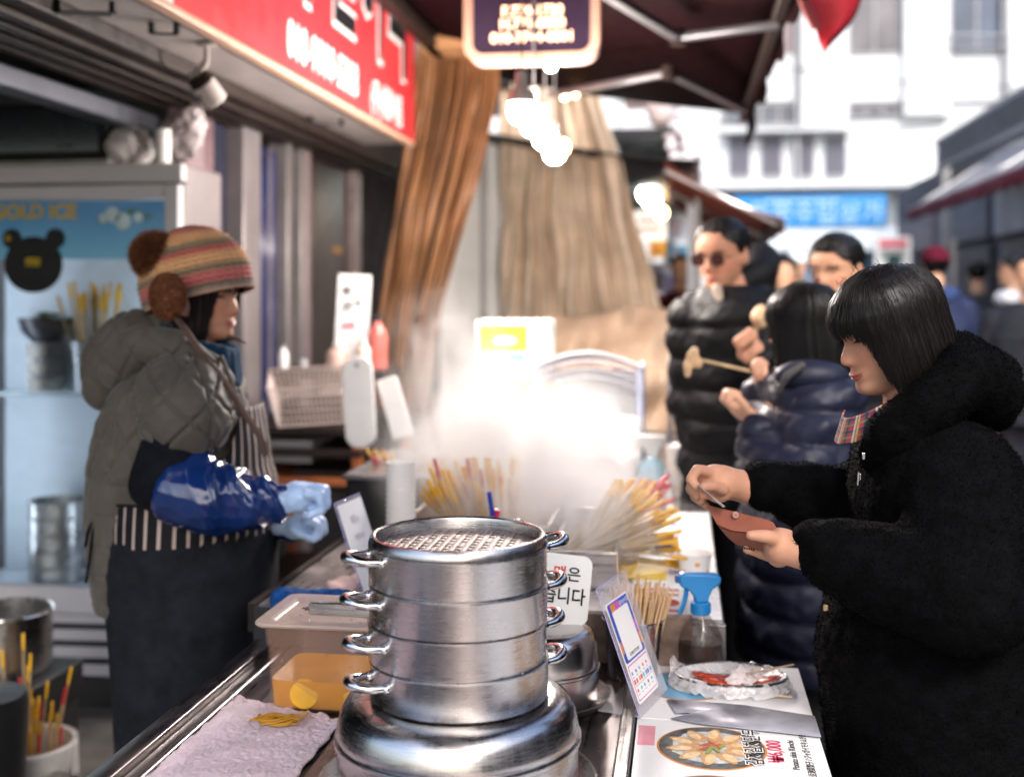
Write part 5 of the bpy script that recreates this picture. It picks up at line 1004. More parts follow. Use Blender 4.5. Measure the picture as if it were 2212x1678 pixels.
for k in range(24): skewer(Vector((-.22 + rng.uniform(-.04, .04), 3.1 + rng.uniform(-.05, .08), .935)), at(rng.uniform(1380, 1462), rng.uniform(1008, 1085), rng.uniform(3.0, 3.2)), M_rtip, .0036, .07, label='red tipped skewer leaning out behind the yellow ones', group='red tipped skewers of the fan')
# paper cups
M_cup = pm('paper_cup', (.8, .76, .72), .5, var=.03); M_cp = pm('cup_print', (.7, .3, .05), .5)
def cup(p, lab, r=.038, h=.085, grp='paper cups', n=1, prints=True, par=None):
    t = thing('paper_cup', p, lab, 'cup', grp) if par is None else par; T = Matrix.Translation(p)
    MB().lathe([(.001, .003), (r * .76, .003), (r * .76, .0), (r * .78, .0), (r, h - .002), (r + .0025, h), (r + .001, h + .002), (r - .001, h), (r * .75, .006), (.001, .005)], 36, T).build('wall', M_cup, t)
    if prints:
        for k in range(7):
            a = 2 * PI * k / 7 + .4; z = h * (.3 + .35 * (k % 2)); rr = r * lerp(.78, 1, z / h) + .0004
            MB().prism(circ(.007, 8, 1, .8), 0, .0004, Matrix.Translation(p + Vector((rr * math.cos(a), rr * math.sin(a), z))) @ Matrix.Rotation(a, 4, 'Z') @ Matrix.Rotation(PI / 2, 4, 'Y') @ Matrix.Rotation(PI / 2, 4, 'Z')).build('printed_flower', M_cp, t)
    return t
pst = at(866, 1150, 2.92); pst.z = Z2 + .001
for k in range(15): cup(Vector((pst.x, pst.y, Z2 + .001 + k * .0135)), 'white paper cup in the tall nested stack beside the skewers' if k < 14 else 'orange flowered paper cup topmost of the tall nested stack', r=.037, grp='nested paper cups', prints=(k == 14))
cup(onz(1500, 1246, Z2 + .004) + UP * .0006, 'paper cup with orange print on the menu card behind the spray bottle', r=.043, h=.06)
cup(onz(1463, 1018, Z2 + .001), 'paper cup standing farther along the grey steel counter', r=.045, h=.1); cup(onz(1480, 1072, Z2 + .005), 'paper cup standing beside the white spray bottle, the closer of two', r=.046, h=.105)
# white spray bottle on the far side
q = onz(1408, 1062, Z2 + .001); ws = thing('white_spray_bottle', q, 'spray bottle with white trigger head and pale blue liquid on the far counter', 'bottle'); T = Matrix.Translation(q) @ Matrix.Scale(1.25, 4)
MB().lathe([(.001, 0), (.036, 0), (.038, .01), (.038, .07), (.02, .095), (.015, .1), (.001, .1)], 28, T).build('bottle_body', pm('pale_blue_bottle', (.2, .38, .5), .2, var=.1), ws)
HX = frame(RT, UP, -FW, q + UP * .125) @ Matrix.Scale(1.3, 4); MB().prism(hd, -.0125, .0125, HX).build('head', M_white, ws, bevel=.004); MB().tube([HX @ k for k in smooth_path(tr, 4)], .008, 8, flat=.5).build('trigger', M_white, ws)
q = onz(1358, 1040, Z2 + .001); tk = thing('tissue_pack', q, 'white tissue pack beside the white spray bottle', 'tissues'); Blob().ell(q + UP * .06, (.05, .04, .06)).ell(q + UP * .11, (.025, .02, .03)).skin('pack', M_white, tk, .006, 2, lambda c, n: .006 * noise3(c, 60, 2))
# small objects behind the tower
q = at(1062, 1140, 2.62); q.z = Z2; pnb = thing('pen_cup', q, 'small card pocket with a blue capped pen behind the steamer tower', 'pocket')
T = frame(RT, UP, -FW, (q.x, q.y, Z2 + .001)); MB().prism([(-.035, 0), (.03, 0), (.034, .175), (-.04, .165)], -.004, .004, T).build('card', pm('beige_card', (.62, .46, .38), .6, var=.06), pnb)
MB().tube([at(1064, 1115, 2.62), at(1056, 1062, 2.62)], .0055, 10).build('pen', pm('pen_blue', (.01, .03, .3), .3), pnb); MB().tube([at(1070, 1132, 2.63), at(1074, 1100, 2.63)], .007, 8).build('red_marker', M_rp, pnb)
q = at(1128, 1150, 2.3); bp_ = thing('black_ladle', q, 'black ladle handle poking out behind the steamer tower', 'ladle'); P = smooth_path([at(1110, 1130, 2.28), at(1122, 1127, 2.28), at(1140, 1140, 2.28), at(1155, 1165, 2.28), at(1165, 1330, 2.28)], 5)
MB().tube(P, [.012, .014] + [.012] * (len(P) - 2), 10, flat=.5).build('handle', M_black, bp_); bp_.location = P[-1]
for o_ in [k for k in bpy.data.objects if k.parent == bp_]: o_.location = -Vector(P[-1]) + Vector(q)
q = onz(640, 1300, Z2 + .012); bs_ = thing('blue_scourer', q, 'blue knitted scouring cloth with a long tail on the cooking counter', 'cloth')
Pb = [onz(612, 1296, Z2 + .02), onz(660, 1288, Z2 + .012), onz(705, 1282, Z2 + .01), onz(752, 1284, Z2 + .01)]; bb = Blob(); bb.chain(Pb, [.03, .016, .012, .012]); bb.skin('knit', pm('scourer_blue', (.01, .07, .25), .8, var=.3, vs=50, bump=1., bs=250), bs_, .004, 2, lambda c, n: .003 * noise3(c, 220, 2) + .002 * noise3(c, 400, 5))
q = onz(745, 1262, Z2 + .01); pb_ = thing('pink_plastic_bag', q, 'folded pinkish plastic bag behind the price stand', 'bag'); Blob().ell(q, (.045, .05, .014)).ell(q + Vector((.03, .03, .006)), (.03, .04, .012)).skin('bag_skin', pm('pink_film', (.72, .5, .47), .3, var=.1), pb_, .005, 2, lambda c, n: .006 * noise3(c, 70, 3))
q = onz(1335, 1238, Z2 + .01); yb = thing('glow_standin_bowl', (q.x, q.y, Z2 + .0045), 'made-up yellow bowl standing in for a glowing yellow spot under the fan of skewers', 'bowl'); MB().lathe([(.001, .001), (.03, .001), (.05, .035), (.053, .036), (.033, .004), (.001, .003)], 32, Matrix.Translation((q.x, q.y, Z2 + .0045))).build('shell', pm('glow_yellow', (.85, .55, .06), .35), yb)  # bowl is made up; its bright yellow stands in for a glow
# ================================================================== BACK COUNTER CLUTTER (shop wall side)
bk2 = thing('back_rack', (-1.6, 4.75, .012), 'dark shelf rack with wooden boards against the shop front', 'rack')
za = at(660, 920, 4.6).z - .01
for z, m_ in ((za, M_brown), (at(660, 972, 4.6).z, M_brown), (at(660, 1035, 4.6).z, pm('orange_wood', (.3, .09, .03), .5, var=.3, vs=12)), (.35, M_brown)): MB().box2((-1.88, 4.45, z - .03), (-1.28, 5.3, z)).build('shelf', m_, bk2, bevel=.003)
for x in (-1.86, -1.30):
    for y in (4.47, 5.28): MB().box2((x - .018, y - .018, .013), (x + .018, y + .018, za - .031)).build('post', pm('orange_wood', 0), bk2)
for (x, z_, c_) in ((-1.6, za - .15, M_grey), (-1.45, za - .27, M_brown)): MB().box2((x - .14, 4.5, z_), (x + .1, 4.8, z_ + .09)).build('stored_box', c_, bk2, bevel=.005)
# perforated basket: two lattice faces of real slats
bsk = thing('white_basket', at(660, 900, 4.6), 'white perforated plastic basket tipped on the rack', 'basket'); M_bk = pm('basket_white', (.42, .34, .31), .45, var=.08)
def quadpt(Q, u, v): return lerp(lerp(Q[0], Q[1], u), lerp(Q[3], Q[2], u), v)
for Q in (([at(582, 800, 4.72), at(752, 790, 4.72), at(740, 848, 4.62), at(600, 862, 4.62)]), ([at(578, 842, 4.55), at(738, 838, 4.55), at(742, 912, 4.5), at(602, 922, 4.5)]), ([at(582, 800, 4.72), at(600, 862, 4.62), at(602, 920, 4.5), at(578, 842, 4.55)])):
    lat = MB(); nu, nv = 15, 5
    for i in range(nu + 1): lat.tube([quadpt(Q, i / nu, 0), quadpt(Q, i / nu, 1)], .0028, 4)
    for j in range(nv + 1): lat.tube([quadpt(Q, 0, j / nv), quadpt(Q, 1, j / nv)], .0028, 4)
    lo_ = lat.build('lattice_face', M_bk, bsk); MB().tube([Q[0], Q[1], Q[2], Q[3]], .006, 6, closed=True).build('rim', M_bk, lo_)
def board(name, lab, cat, c, w_, h_, th, tilt, roll, mat, rt=.45, fx=None):
    t = thing(name, c, lab, cat); M = frame(RT, UP, -FW, c) @ Matrix.Rotation(roll, 4, 'Z') @ Matrix.Rotation(tilt, 4, 'X')
    MB().prism(rrect(w_, h_, w_ * rt), -th, 0, M).build('board', mat, t, bevel=.004); return t, M
M_wb = pm('board_white', (.8, .79, .78), .4, var=.04)
t, M = board('chopping_board', 'white round topped board leaning on the cooker beside the basket', 'board', at(775, 868, 4.0), .108, .32, .02, -.12, R(4), M_wb); MB().lathe([(.009, .0005), (.006, .001), (.001, .0008)], 14, M @ Matrix.Translation((0, .13, .0))).build('hang_hole', M_grey, t)
board('chopping_board', 'narrow white board leaning aslant in the edge of the steam', 'board', at(852, 880, 4.05), .075, .22, .018, -.2, R(18), M_wb, .12)
hn = board('paper_notice', 'tall white paper notice with a column of black letters hung on the steel panel', 'notice', at(762, 685, 5.0), .145, .375, .002, 0, R(-3), M_wink, .03)
for (s, u, v, sz, m_) in (('부', 750, 630, .05, M_ink), ('산', 750, 662, .05, M_ink), ('어묵', 752, 705, .035, M_rp), ('원', 774, 655, .03, M_ink)): text(s, sz, frame(RT, UP, -FW, at(u, v, 4.994)), hn[0], m_, off=.001)
cb2 = thing('wall_shelf', at(720, 790, 4.95), 'dark steel ledge along the shop front holding sauces', 'shelf'); a = at(600, 790, 4.9); b_ = at(850, 790, 4.9)
MB().box2((a.x, a.y - .1, a.z - .05), (b_.x, a.y + .2, a.z - .01)).build('plate', M_brown, cb2); MB().box2((a.x, a.y + .05, a.z - .4), (a.x + .03, a.y + .2, a.z - .05)).build('bracket', M_dark, cb2); MB().box2((b_.x - .03, a.y + .05, a.z - .4), (b_.x, a.y + .2, a.z - .05)).build('bracket', M_dark, cb2)
def bottle(u, v, d, r, h, mat, capm, lab):
    p = at(u, v, d); p.z = a.z - .0095; t = thing('sauce_bottle', p, lab, 'bottle'); T = Matrix.Translation(p)
    MB().lathe([(.001, 0), (r, 0), (r, h * .6), (r * .8, h * .72), (r * .4, h * .82), (r * .38, h * .88), (.001, h * .88)], 20, T).build('body', mat, t); MB().lathe([(r * .45, h * .88), (r * .45, h), (.001, h)], 16, T).build('cap', capm, t)
bottle(815, 790, 4.9, .042, .23, pm('chili_red', (.5, .1, .08), .3), M_dark, 'red chili sauce bottle on the dark ledge'); bottle(612, 790, 4.9, .022, .1, M_white, M_grey, 'small white bottle on the dark ledge'); bottle(655, 790, 4.9, .02, .05, M_grey, M_dark, 'stubby grey jar on the dark ledge'); bottle(730, 790, 4.85, .05, .11, pm('pinkish_jar', (.55, .38, .33), .4), M_white, 'pale pinkish jar below the paper notice'); bottle(785, 790, 4.82, .03, .13, pm('cream_jar', (.7, .6, .52), .4), M_white, 'cream jar between the notice and the chili bottle')
# ---- things beyond the steam
p = at(1025, 822, 5.0); b_ = at(1187, 692, 5.0); bxx = thing('goods_carton', p, 'white carton with yellow and blue panels behind the steam', 'carton')
MB().box2((p.x, p.y, p.z), (b_.x, p.y + .26, b_.z)).build('body', M_white, bxx, bevel=.01); zz_ = lambda v: at(1100, v, 5.0).z; xx_ = lambda u: at(u, 700, 4.995).x
MB().box2((xx_(1036), p.y - .005, zz_(757)), (xx_(1142), p.y - .001, zz_(702))).build('yellow_panel', pm('carton_yellow', (.75, .5, .02), .5, var=.15, vs=12), bxx); MB().box2((xx_(1040), p.y - .005, zz_(780)), (xx_(1136), p.y - .001, zz_(761))).build('blue_panel', pm('carton_blue', (.2, .5, .6), .5), bxx)
MB().prism(circ(.03, 14, 1.7, .6), 0, .001, frame((1, 0, 0), (0, 0, 1), (0, -1, 0), (xx_(1092), p.y - .0055, zz_(735)))).build('printed_fish', M_wink, bxx)
shf = thing('wooden_shelf', p, 'wooden shelf board carrying the carton', 'shelf'); MB().box2((p.x - .05, p.y - .04, p.z - .03), (b_.x + .05, p.y + .3, p.z - .002)).build('plank', pm('shelf_wood', (.35, .2, .1), .6, var=.2), shf); MB().box2((p.x, p.y + .2, .01), (p.x + .04, p.y + .24, p.z - .031)).build('post', M_grey, shf); MB().box2((b_.x - .04, p.y + .2, .01), (b_.x, p.y + .24, p.z - .031)).build('post', M_grey, shf)
dc = thing('food_display_case', at(1270, 900, 4.9), 'white food display case with a curved hood behind the steam', 'display case'); y0 = 4.75
x0, x1 = at(1155, 800, 4.9).x, at(1388, 800, 4.9).x; zc = at(1270, 900, 4.9).z; zd = at(1270, 775, 4.9).z
MB().box2((x0, y0 + .1, Z2 + .001), (x1, y0 + .55, zc)).build('base', M_white, dc, bevel=.01)
def hood(u, v):
    a = PI * u; return (lerp(x0, x1, u), y0 + .1 + .45 * v, zc + .03 + (zd - zc - .06) * (1 - .25 * v) + .06 * math.sin(a) )
MB().grid(hood, 24, 6).build('hood', M_white, dc, solid=.008, smooth=180)
for k in range(4): MB().tube([(lerp(x0, x1, j / 12), y0 + .085 + k * .02, zc + (zd - zc) - .03 - k * .035 + .06 * math.sin(PI * j / 12)) for j in range(13)], .006, 6).build('hood_rib', pm('pale_rib', (.6, .6, .68), .4), dc)
for x in (x0 + .01, x1 - .01): MB().box2((x - .01, y0 + .1, zc), (x + .01, y0 + .5, zd - .03)).build('side_wall', pm('pale_blue_side', (.55, .58, .75), .4), dc)
MB().box2((x0 + .02, y0 + .3, zc + .002), (x1 - .02, y0 + .34, zd - .06)).build('back_wall', M_white, dc); MB().box2((x0 + .02, y0 + .09, zc + .07), (x0 + .1, y0 + .098, zc + .085)).build('red_label', M_rp, dc)
trl = thing('tube_trolley', at(1470, 900, 4.9), 'steel tube trolley frame behind the far counter', 'trolley')
P = smooth_path([at(1448, 935, 5.2), at(1446, 800, 5.2), at(1452, 768, 5.2), at(1470, 762, 5.2), at(1490, 775, 5.2), at(1494, 900, 5.2), at(1494, 935, 5.2)], 5); tb_ = [Vector((q.x, q.y, q.z)) for q in P]
MB().tube([Vector((tb_[0].x, tb_[0].y, 0.0))] + tb_ + [Vector((tb_[-1].x, tb_[-1].y, 0.0))], .012, 8).build('frame_tube', M_alu, trl)
for v in (890, 960): MB().tube([at(1448, v, 5.2), at(1494, v, 5.2)], .009, 8).build('cross_bar', M_alu, trl)
# ================================================================== PEOPLE
HF = [(0, .30), (.03, .385), (.07, .43), (.11, .435), (.16, .408), (.22, .42), (.30, .405), (.4, .41), (.5, .39), (.58, .415), (.7, .41), (.82, .35), (.92, .24), (.98, .1), (1, .01)]
HB = [(0, -.05), (.03, 0), (.1, .05), (.2, .14), (.3, .27), (.4, .37), (.5, .43), (.6, .46), (.7, .46), (.82, .41), (.92, .31), (.98, .15), (1, .01)]
HW = [(0, .09), (.03, .15), (.1, .205), (.2, .255), (.3, .29), (.4, .32), (.5, .335), (.6, .345), (.7, .345), (.82, .31), (.92, .225), (.98, .11), (1, .01)]
def spow(c, e): return math.copysign(abs(c) ** e, c)
def head_pt(t, zn, H=1., nose=1., k=1.):
    ct, st = math.cos(t), math.sin(t); e = 2 / 2.25
    x = (interp(zn, HF) if ct > 0 else interp(zn, HB)) * spow(ct, e) * k; y = interp(zn, HW) * spow(st, e) * k
    if ct > 0 and k == 1.:
        ay = abs(y); g = lambda a, s: math.exp(-(a / s) ** 2)
        N = interp(zn, [(.285, 0), (.305, .035), (.33, .09), (.36, .108), (.40, .09), (.46, .05), (.52, .022), (.57, .0)]) * nose; nw = interp(zn, [(.3, .075), (.36, .062), (.45, .04), (.55, .034)])
        x += N * g(y, nw) - .034 * g(ay - .15, .07) * g(zn - .505, .04) + .022 * g(ay - .15, .05) * g(zn - .495, .024) + .012 * g(ay - .13, .1) * g(zn - .575, .03)
        x += .024 * g(y, .085) * (g(zn - .235, .018) + .9 * g(zn - .188, .019)) + .014 * g(ay - .2, .08) * g(zn - .38, .07) - .01 * g(y, .1) * g(zn - .212, .007)
    return Vector((x * H, y * H, zn * H))
def head_mesh(mb, M, H, nose=1., nz=70, nt=84):
    rings = [[M @ head_pt(2 * PI * k / nt, z, H, nose) for k in range(nt)] for z in [.5 - .5 * math.cos(PI * (j + .15) / (nz + .3)) for j in range(nz + 1)]]
    mb.loft(rings)
def face_pt(M, H, y, zn, nose=1., out=0.):
    """point of the face surface at sideways y and height zn (fractions of the head height)"""
    lo, hi = 0., PI / 2
    for _ in range(24):
        m = (lo + hi) / 2
        if head_pt(m, zn).y < abs(y): lo = m
        else: hi = m
    p = head_pt(lo, zn, 1, nose); p.y = math.copysign(p.y, y); p = p * (1 + 0 * out); p.x += out; return M @ (p * H)
def head_frame(fwd, nod=0., tilt=0.):
    f = Vector(fwd).normalized(); l = UP.cross(f).normalized(); u = f.cross(l)
    return frame(f, l, u) @ Matrix.Rotation(nod, 4, 'Y') @ Matrix.Rotation(tilt, 4, 'X')
def place_head(Rm, H, local, world): M = Rm.copy(); M.translation = Vector(world) - (Rm.to_3x3() @ (Vector(local) * H)); return M
M_skin = vcol('skin', .5, bump=.08, bs=300, var=.06, vs=40, Subsurface_Weight=.12, Subsurface_Radius=(.01, .004, .002))
M_hairb = pm('hair_black', (.005, .0042, .0042), .42, var=.3, vs=60, Specular_IOR_Level=.22)
M_lip = pm('lip_red', (.36, .1, .085), .4); M_brow = pm('brow_black', (.03, .02, .017), .8); M_eye = pm('eye_dark', (.015, .01, .009), .2)
def skin_col(M, H, base=(.5, .26, .16), hands=None):
    I = np.array(M.inverted()); b = np.array(base)
    def f(co):
        L = (co @ I[:3, :3].T + I[:3, 3]) / H; c = np.tile(b, (len(co), 1))
        g = np.exp(-((np.abs(L[:, 1]) - .2) / .1) ** 2 - ((L[:, 2] - .36) / .09) ** 2) * (L[:, 0] > 0); c *= (1 + g[:, None] * np.array([.12, -.06, -.08]))
        n = np.exp(-(L[:, 1] / .08) ** 2 - ((L[:, 2] - .35) / .05) ** 2) * (L[:, 0] > .35); c *= (1 + n[:, None] * np.array([.08, -.06, -.06]))
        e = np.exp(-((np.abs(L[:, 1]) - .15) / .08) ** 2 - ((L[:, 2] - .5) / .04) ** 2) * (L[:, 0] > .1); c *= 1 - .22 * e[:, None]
        return np.clip(c * (1 + .05 * noise3(co, 40, 1)[:, None]), 0, 1)
    return f
def face_parts(parent, M, H, nose=1., lips=True, eyes=True, browm=None, smile=0.):
    for s in (-1, 1):
        P = [face_pt(M, H, s * y, z, nose, .004) for y, z in ((.055, .575), (.10, .592), (.15, .597), (.20, .585), (.235, .565))]
        MB().tube(P, [.0035 * H / .23, .0055 * H / .23, .005 * H / .23, .004 * H / .23, .0015], 8, flat=.5).build('eyebrow', browm or M_brow, parent)
        if eyes:
            P = [face_pt(M, H, s * y, z, nose, -.002) for y, z in ((.085, .492), (.115, .505), (.15, .51), (.185, .505), (.215, .492))]
            MB().tube(P, [.001, .0028, .0034, .003, .001], 8, flat=.8).build('eye', M_eye, parent)
    if lips:
        for z, r in ((.226, .0042), (.198, .005)):
            P = [face_pt(M, H, y, z + (abs(y) / .11) ** 2 * (.004 + smile) * (1 if z > .21 else 1.6), nose, -.004) for y in (-.11, -.07, -.03, 0, .03, .07, .11)]
            MB().tube(P, [.0008, r * .7, r, r * .95, r, r * .7, .0008], 8).build('lip', M_lip, parent)
def hair_cap(name, parent, M, H, zl, thick, mat, nt=120, ns=26, amp=.006, seed=1, drop=None, freq=40):
    """shell of hair over the skull; zl(t) is its lower edge, drop widens it below the ears"""
    mb = MB()
    def f(u, v):
        t = 2 * PI * u; hn = 1 + .035 * mnoise.noise((math.cos(t) * 2.2, math.sin(t) * 2.2, v * 2.5)); z = lerp(1.0, zl(t) + .025 + .03 * mnoise.noise((math.cos(t) * 9, math.sin(t) * 9, seed)), v); k = 1 + thick(t, v); zz = max(z, .5) if drop else z
        p = head_pt(t, min(max(zz, .0), .999), 1., 1, k); up = .02 * (1 - v) ** 2 + thick(t, v) * .28 * max(0, 1 - v * 1.6)
        if drop: p.x *= drop(z)[0]; p.y *= drop(z)[1]
        r = 1 + amp * math.sin(t * freq + 3 * math.sin(t * 7 + seed) + v * 2) + amp * .8 * math.sin(t * freq * 2.3 + seed)
        return M @ (Vector((p.x * r * hn, p.y * r * hn, z + up)) * H)
    mb.grid(f, nt, ns); return mb.build(name, mat, parent, smooth=180, solid=.004)
def locks(name, parent, mat, M, H, zl, thick, drop, n=900, width=.0011, seed=4, jit=.02, trange=None):
    """many single locks running from the crown to the hem over the shell"""
    rg = random.Random(seed); mb = MB()
    for k in range(n):
        t = rg.uniform(*(trange or (0, 2 * PI))); off = rg.uniform(.0, .042); t1 = t + rg.gauss(0, .08); z1 = zl(t1) + rg.gauss(0, jit) ; P = []
        v0 = rg.uniform(.0, .35)
        if rg.random() < .09: z1 -= rg.uniform(0, .06); off += rg.uniform(0, .05)
        for j in range(9):
            v = lerp(v0, 1, j / 8); tt = lerp(t, t1, v); z = lerp(1., z1, v); kk = 1 + thick(tt, v) + off * (.4 + v * .6); zz = max(z, .5) if drop else z
            p = head_pt(tt, min(max(zz, 0), .999), 1., 1, kk)
            if drop: p.x *= drop(z)[0]; p.y *= drop(z)[1]
            hn = 1 + .035 * mnoise.noise((math.cos(tt) * 2.2, math.sin(tt) * 2.2, v * 2.5)); P.append(M @ (Vector((p.x * hn, p.y * hn, z + .02 * (1 - v) ** 2 + thick(tt, v) * .28 * max(0, 1 - v * 1.6) + off * .3)) * H))
        mb.tube(P, [width * (.5 + .5 * math.sin(PI * min(.9, .15 + j / 9))) for j in range(9)], 3, caps=False)
    o = mb.build(name, mat, parent, smooth=180); return o
def finger(b, pts, r0=.0095, r1=.0075): n = len(pts); b.chain(pts, [lerp(r0, r1, i / (n - 1)) for i in range(n)])
# ------------------------------------------------------------------ the vendor
vd = 2.95; vs_ = vd / F
vn = thing('person', at(395, 640, vd) * Vector((1, 1, 0)) if False else (at(395, 640, vd).x, at(395, 640, vd).y, .012), 'vendor in striped knit bobble hat, quilted grey vest and blue sleeve covers behind the counter', 'person')
VM = place_head(head_frame(RT * .95 - FW * .30, R(6)), .225, (.53, 0, .36), at(521, 673, vd)); VH = .225
neck = VM @ Vector((-.06 * VH, 0, .05 * VH)); nb = at(410, 800, vd)
bd = Blob(); head_mesh(bd.mb, VM, VH, .85); bd.cap(neck + (nb - neck) * -.2, nb, .052, .06)
yv = AZ
bd.sections([(at(390, v, vd), rx, ry, yv) for v, rx, ry in ((780, .06, .09), (810, .1, .17), (900, .12, .18), (1100, .13, .17), (1250, .14, .19), (1330, .13, .18))])
hip = [at(375, 1330, vd - .08), at(375, 1330, vd + .1)]
for hh_ in hip: bd.cap(hh_, (hh_.x, hh_.y, .5), .085, .06).cap((hh_.x, hh_.y, .5), (hh_.x, hh_.y, .08), .058, .045).cap((hh_.x, hh_.y, .06), (hh_.x + .14, hh_.y, .05), .04, .035)
bd.chain([at(400, 850, 2.76), at(352, 1062, 2.70), at(620, 1088, 2.72)], [.055, .045, .032]); bd.chain([at(440, 850, 3.14), at(430, 1070, 3.16), at(640, 1130, 2.95)], [.055, .045, .032])
bd.skin('body', M_skin, vn, .005, 2, color=skin_col(VM, VH, (.50, .25, .16)))
face_parts(vn, VM, VH, .85)
# hair round the face
def vzl(t):
    a = abs((t + PI) % (2 * PI) - PI); return interp(a, [(0, .62), (.62, .60), (.8, .3), (.9, .0), (1.5, -.14), (3.14, -.05)])
vdrop = lambda z: (lerp(1.0, .98, max(0, .5 - z)), lerp(1., .85, max(0, .5 - z)))
M_hbrown = pm('hair_brown_black', (.012, .006, .0055), .5, var=.3, vs=60, Specular_IOR_Level=.2)
hair_cap('hair', vn, VM, VH, vzl, lambda t, v: .07, M_hbrown, drop=vdrop, amp=.01)
locks('hair_locks', vn, M_hbrown, VM, VH, vzl, lambda t, v: .075, vdrop, 420, .0016, 3, .04)['kind'] = 'stuff'
# knit hat
ht = VM @ Matrix.Translation((-.10 * VH, 0, .60 * VH)) @ Matrix.Rotation(R(-20), 4, 'Y') @ Matrix.Diagonal((1.16, 1.02, 1.06, 1))
mh = bpy.data.materials.new('striped_knit'); mh.use_nodes = True; n = mh.node_tree.nodes; L = mh.node_tree.links; b = n['Principled BSDF']; b.inputs['Roughness'].default_value = .9; b.inputs['Sheen Weight'].default_value = .2
tcn = n.new('ShaderNodeTexCoord'); sp = n.new('ShaderNodeSeparateXYZ'); L.new(tcn.outputs['Object'], sp.inputs[0]); wv = n.new('ShaderNodeTexNoise'); wv.inputs['Scale'].default_value = 9; L.new(tcn.outputs['Object'], wv.inputs['Vector'])
mm = n.new('ShaderNodeMath'); mm.operation = 'MULTIPLY_ADD'; mm.inputs[1].default_value = .018; L.new(wv.outputs[0], mm.inputs[0]); L.new(sp.outputs[2], mm.inputs[2])
mr = n.new('ShaderNodeMapRange'); mr.inputs[1].default_value = -.045; mr.inputs[2].default_value = .17; L.new(mm.outputs[0], mr.inputs[0]); cr = n.new('ShaderNodeValToRGB'); L.new(mr.outputs[0], cr.inputs[0]); cr.color_ramp.interpolation = 'LINEAR'
cols = [(.62, .36, .26), (.50, .30, .22), (.13, .13, .09), (.50, .12, .12), (.52, .16, .13), (.16, .15, .09), (.66, .36, .17), (.68, .38, .18), (.48, .10, .09), (.17, .16, .1), (.64, .34, .16), (.64, .34, .16), (.42, .1, .08), (.2, .19, .12), (.62, .34, .15)]
el = cr.color_ramp.elements; el[0].color = (*cols[0], 1); el[1].color = (*cols[-1], 1)
for i, c_ in enumerate(cols[1:-1]): e_ = el.new((i + 1) / (len(cols) - 1)); e_.color = (*c_, 1)
L.new(cr.outputs[0], b.inputs['Base Color'])
hm = MB(); HR = .118
def hatf(u, v):
    t = 2 * PI * u; z = interp(v, [(0, -.04), (.12, -.02), (.3, .02), (.5, .06), (.7, .10), (.85, .13), (.95, .145), (1, .15)]); r_ = interp(v, [(0, .122), (.08, .124), (.3, .126), (.5, .118), (.7, .095), (.85, .062), (.95, .028), (1, .001)])
    kn = .003 * math.sin(t * 34 + (PI if int(v * 34) % 2 else 0)) + .0026 * math.sin(v * 34 * PI) + (.003 if v < .06 else 0)
    return ((r_ * 1.06 + kn) * math.cos(t), (r_ * .86 + kn) * math.sin(t), z)
ho = MB().grid(hatf, 204, 102).build('knit_hat', mh, vn, smooth=180, world=False); ho.matrix_basis = wm(vn).inverted() @ ht
M_fur = pm('brown_fur', (.20, .075, .035), .9, var=.4, vs=50); pc = at(334, 552, vd + .01)
pp = Blob().ell(pc, (.05, .05, .05)).skin('pompom', M_fur, vn, .008, 2); p_, n_ = sample_surface(pp, 9000, 2); strands('pompom_fur', pp, M_fur, p_, n_, .022, .0009, 2, seedv=3)['kind'] = 'stuff'
fc = at(362, 640, vd - .125); ef = Blob().ell(fc, (.044, .024, .056), Matrix.Rotation(AZ, 4, 'Z')).skin('ear_flap', pm('brown_knit', (.24, .1, .05), .9, var=.4, vs=40, bump=.6, bs=200), vn, .006, 2, lambda c, n: .003 * noise3(c, 200, 1)); p_, n_ = sample_surface(ef, 6000, 4); strands('flap_fur', ef, M_fur, p_, n_, .009, .0008, 1, seedv=5)['kind'] = 'stuff'
MB().tube(smooth_path([at(392, 640, vd - .1), at(400, 660, vd - .11), at(397, 682, vd - .11)], 5), .014, 8, flat=.5).build('flap_edge', pm('knit_edge', (.2, .11, .08), .9, bump=.6, bs=200), vn)
M_cord = pm('brown_cord', (.10, .06, .045), .8, bump=.4, bs=200)
MB().tube(smooth_path([at(383, 690, 2.82), at(410, 725, 2.79), at(440, 770, 2.77), at(478, 815, 2.77), at(520, 880, 2.78), at(560, 940, 2.76), at(575, 985, 2.76)], 6), .0105, 8, flat=.6).build('hat_cord', M_cord, vn)
MB().tube(smooth_path([at(494, 728, 2.86), at(508, 732, 2.84), at(520, 736, 2.83), at(532, 742, 2.82)], 5), [.006 - .0003 * i for i in range(16)], 8).build('hat_cord', M_cord, vn)
# neck warmer
nw = Blob(); 
for k in range(20):
    a = 2 * PI * k / 20; c_ = at(430, 764, vd) + RT * (.088 * math.cos(a)) + FW * (.085 * math.sin(a)) + UP * (-.03 * math.cos(a)); nw.cap(c_ - UP * .045, c_ + UP * .03, .024, .02)
nw.skin('neck_warmer', pm('blue_fleece', (.008, .035, .075), .9, var=.25, vs=30, bump=.5, bs=150), vn, .006, 3, lambda c, n: .004 * noise3(c, 40, 1))
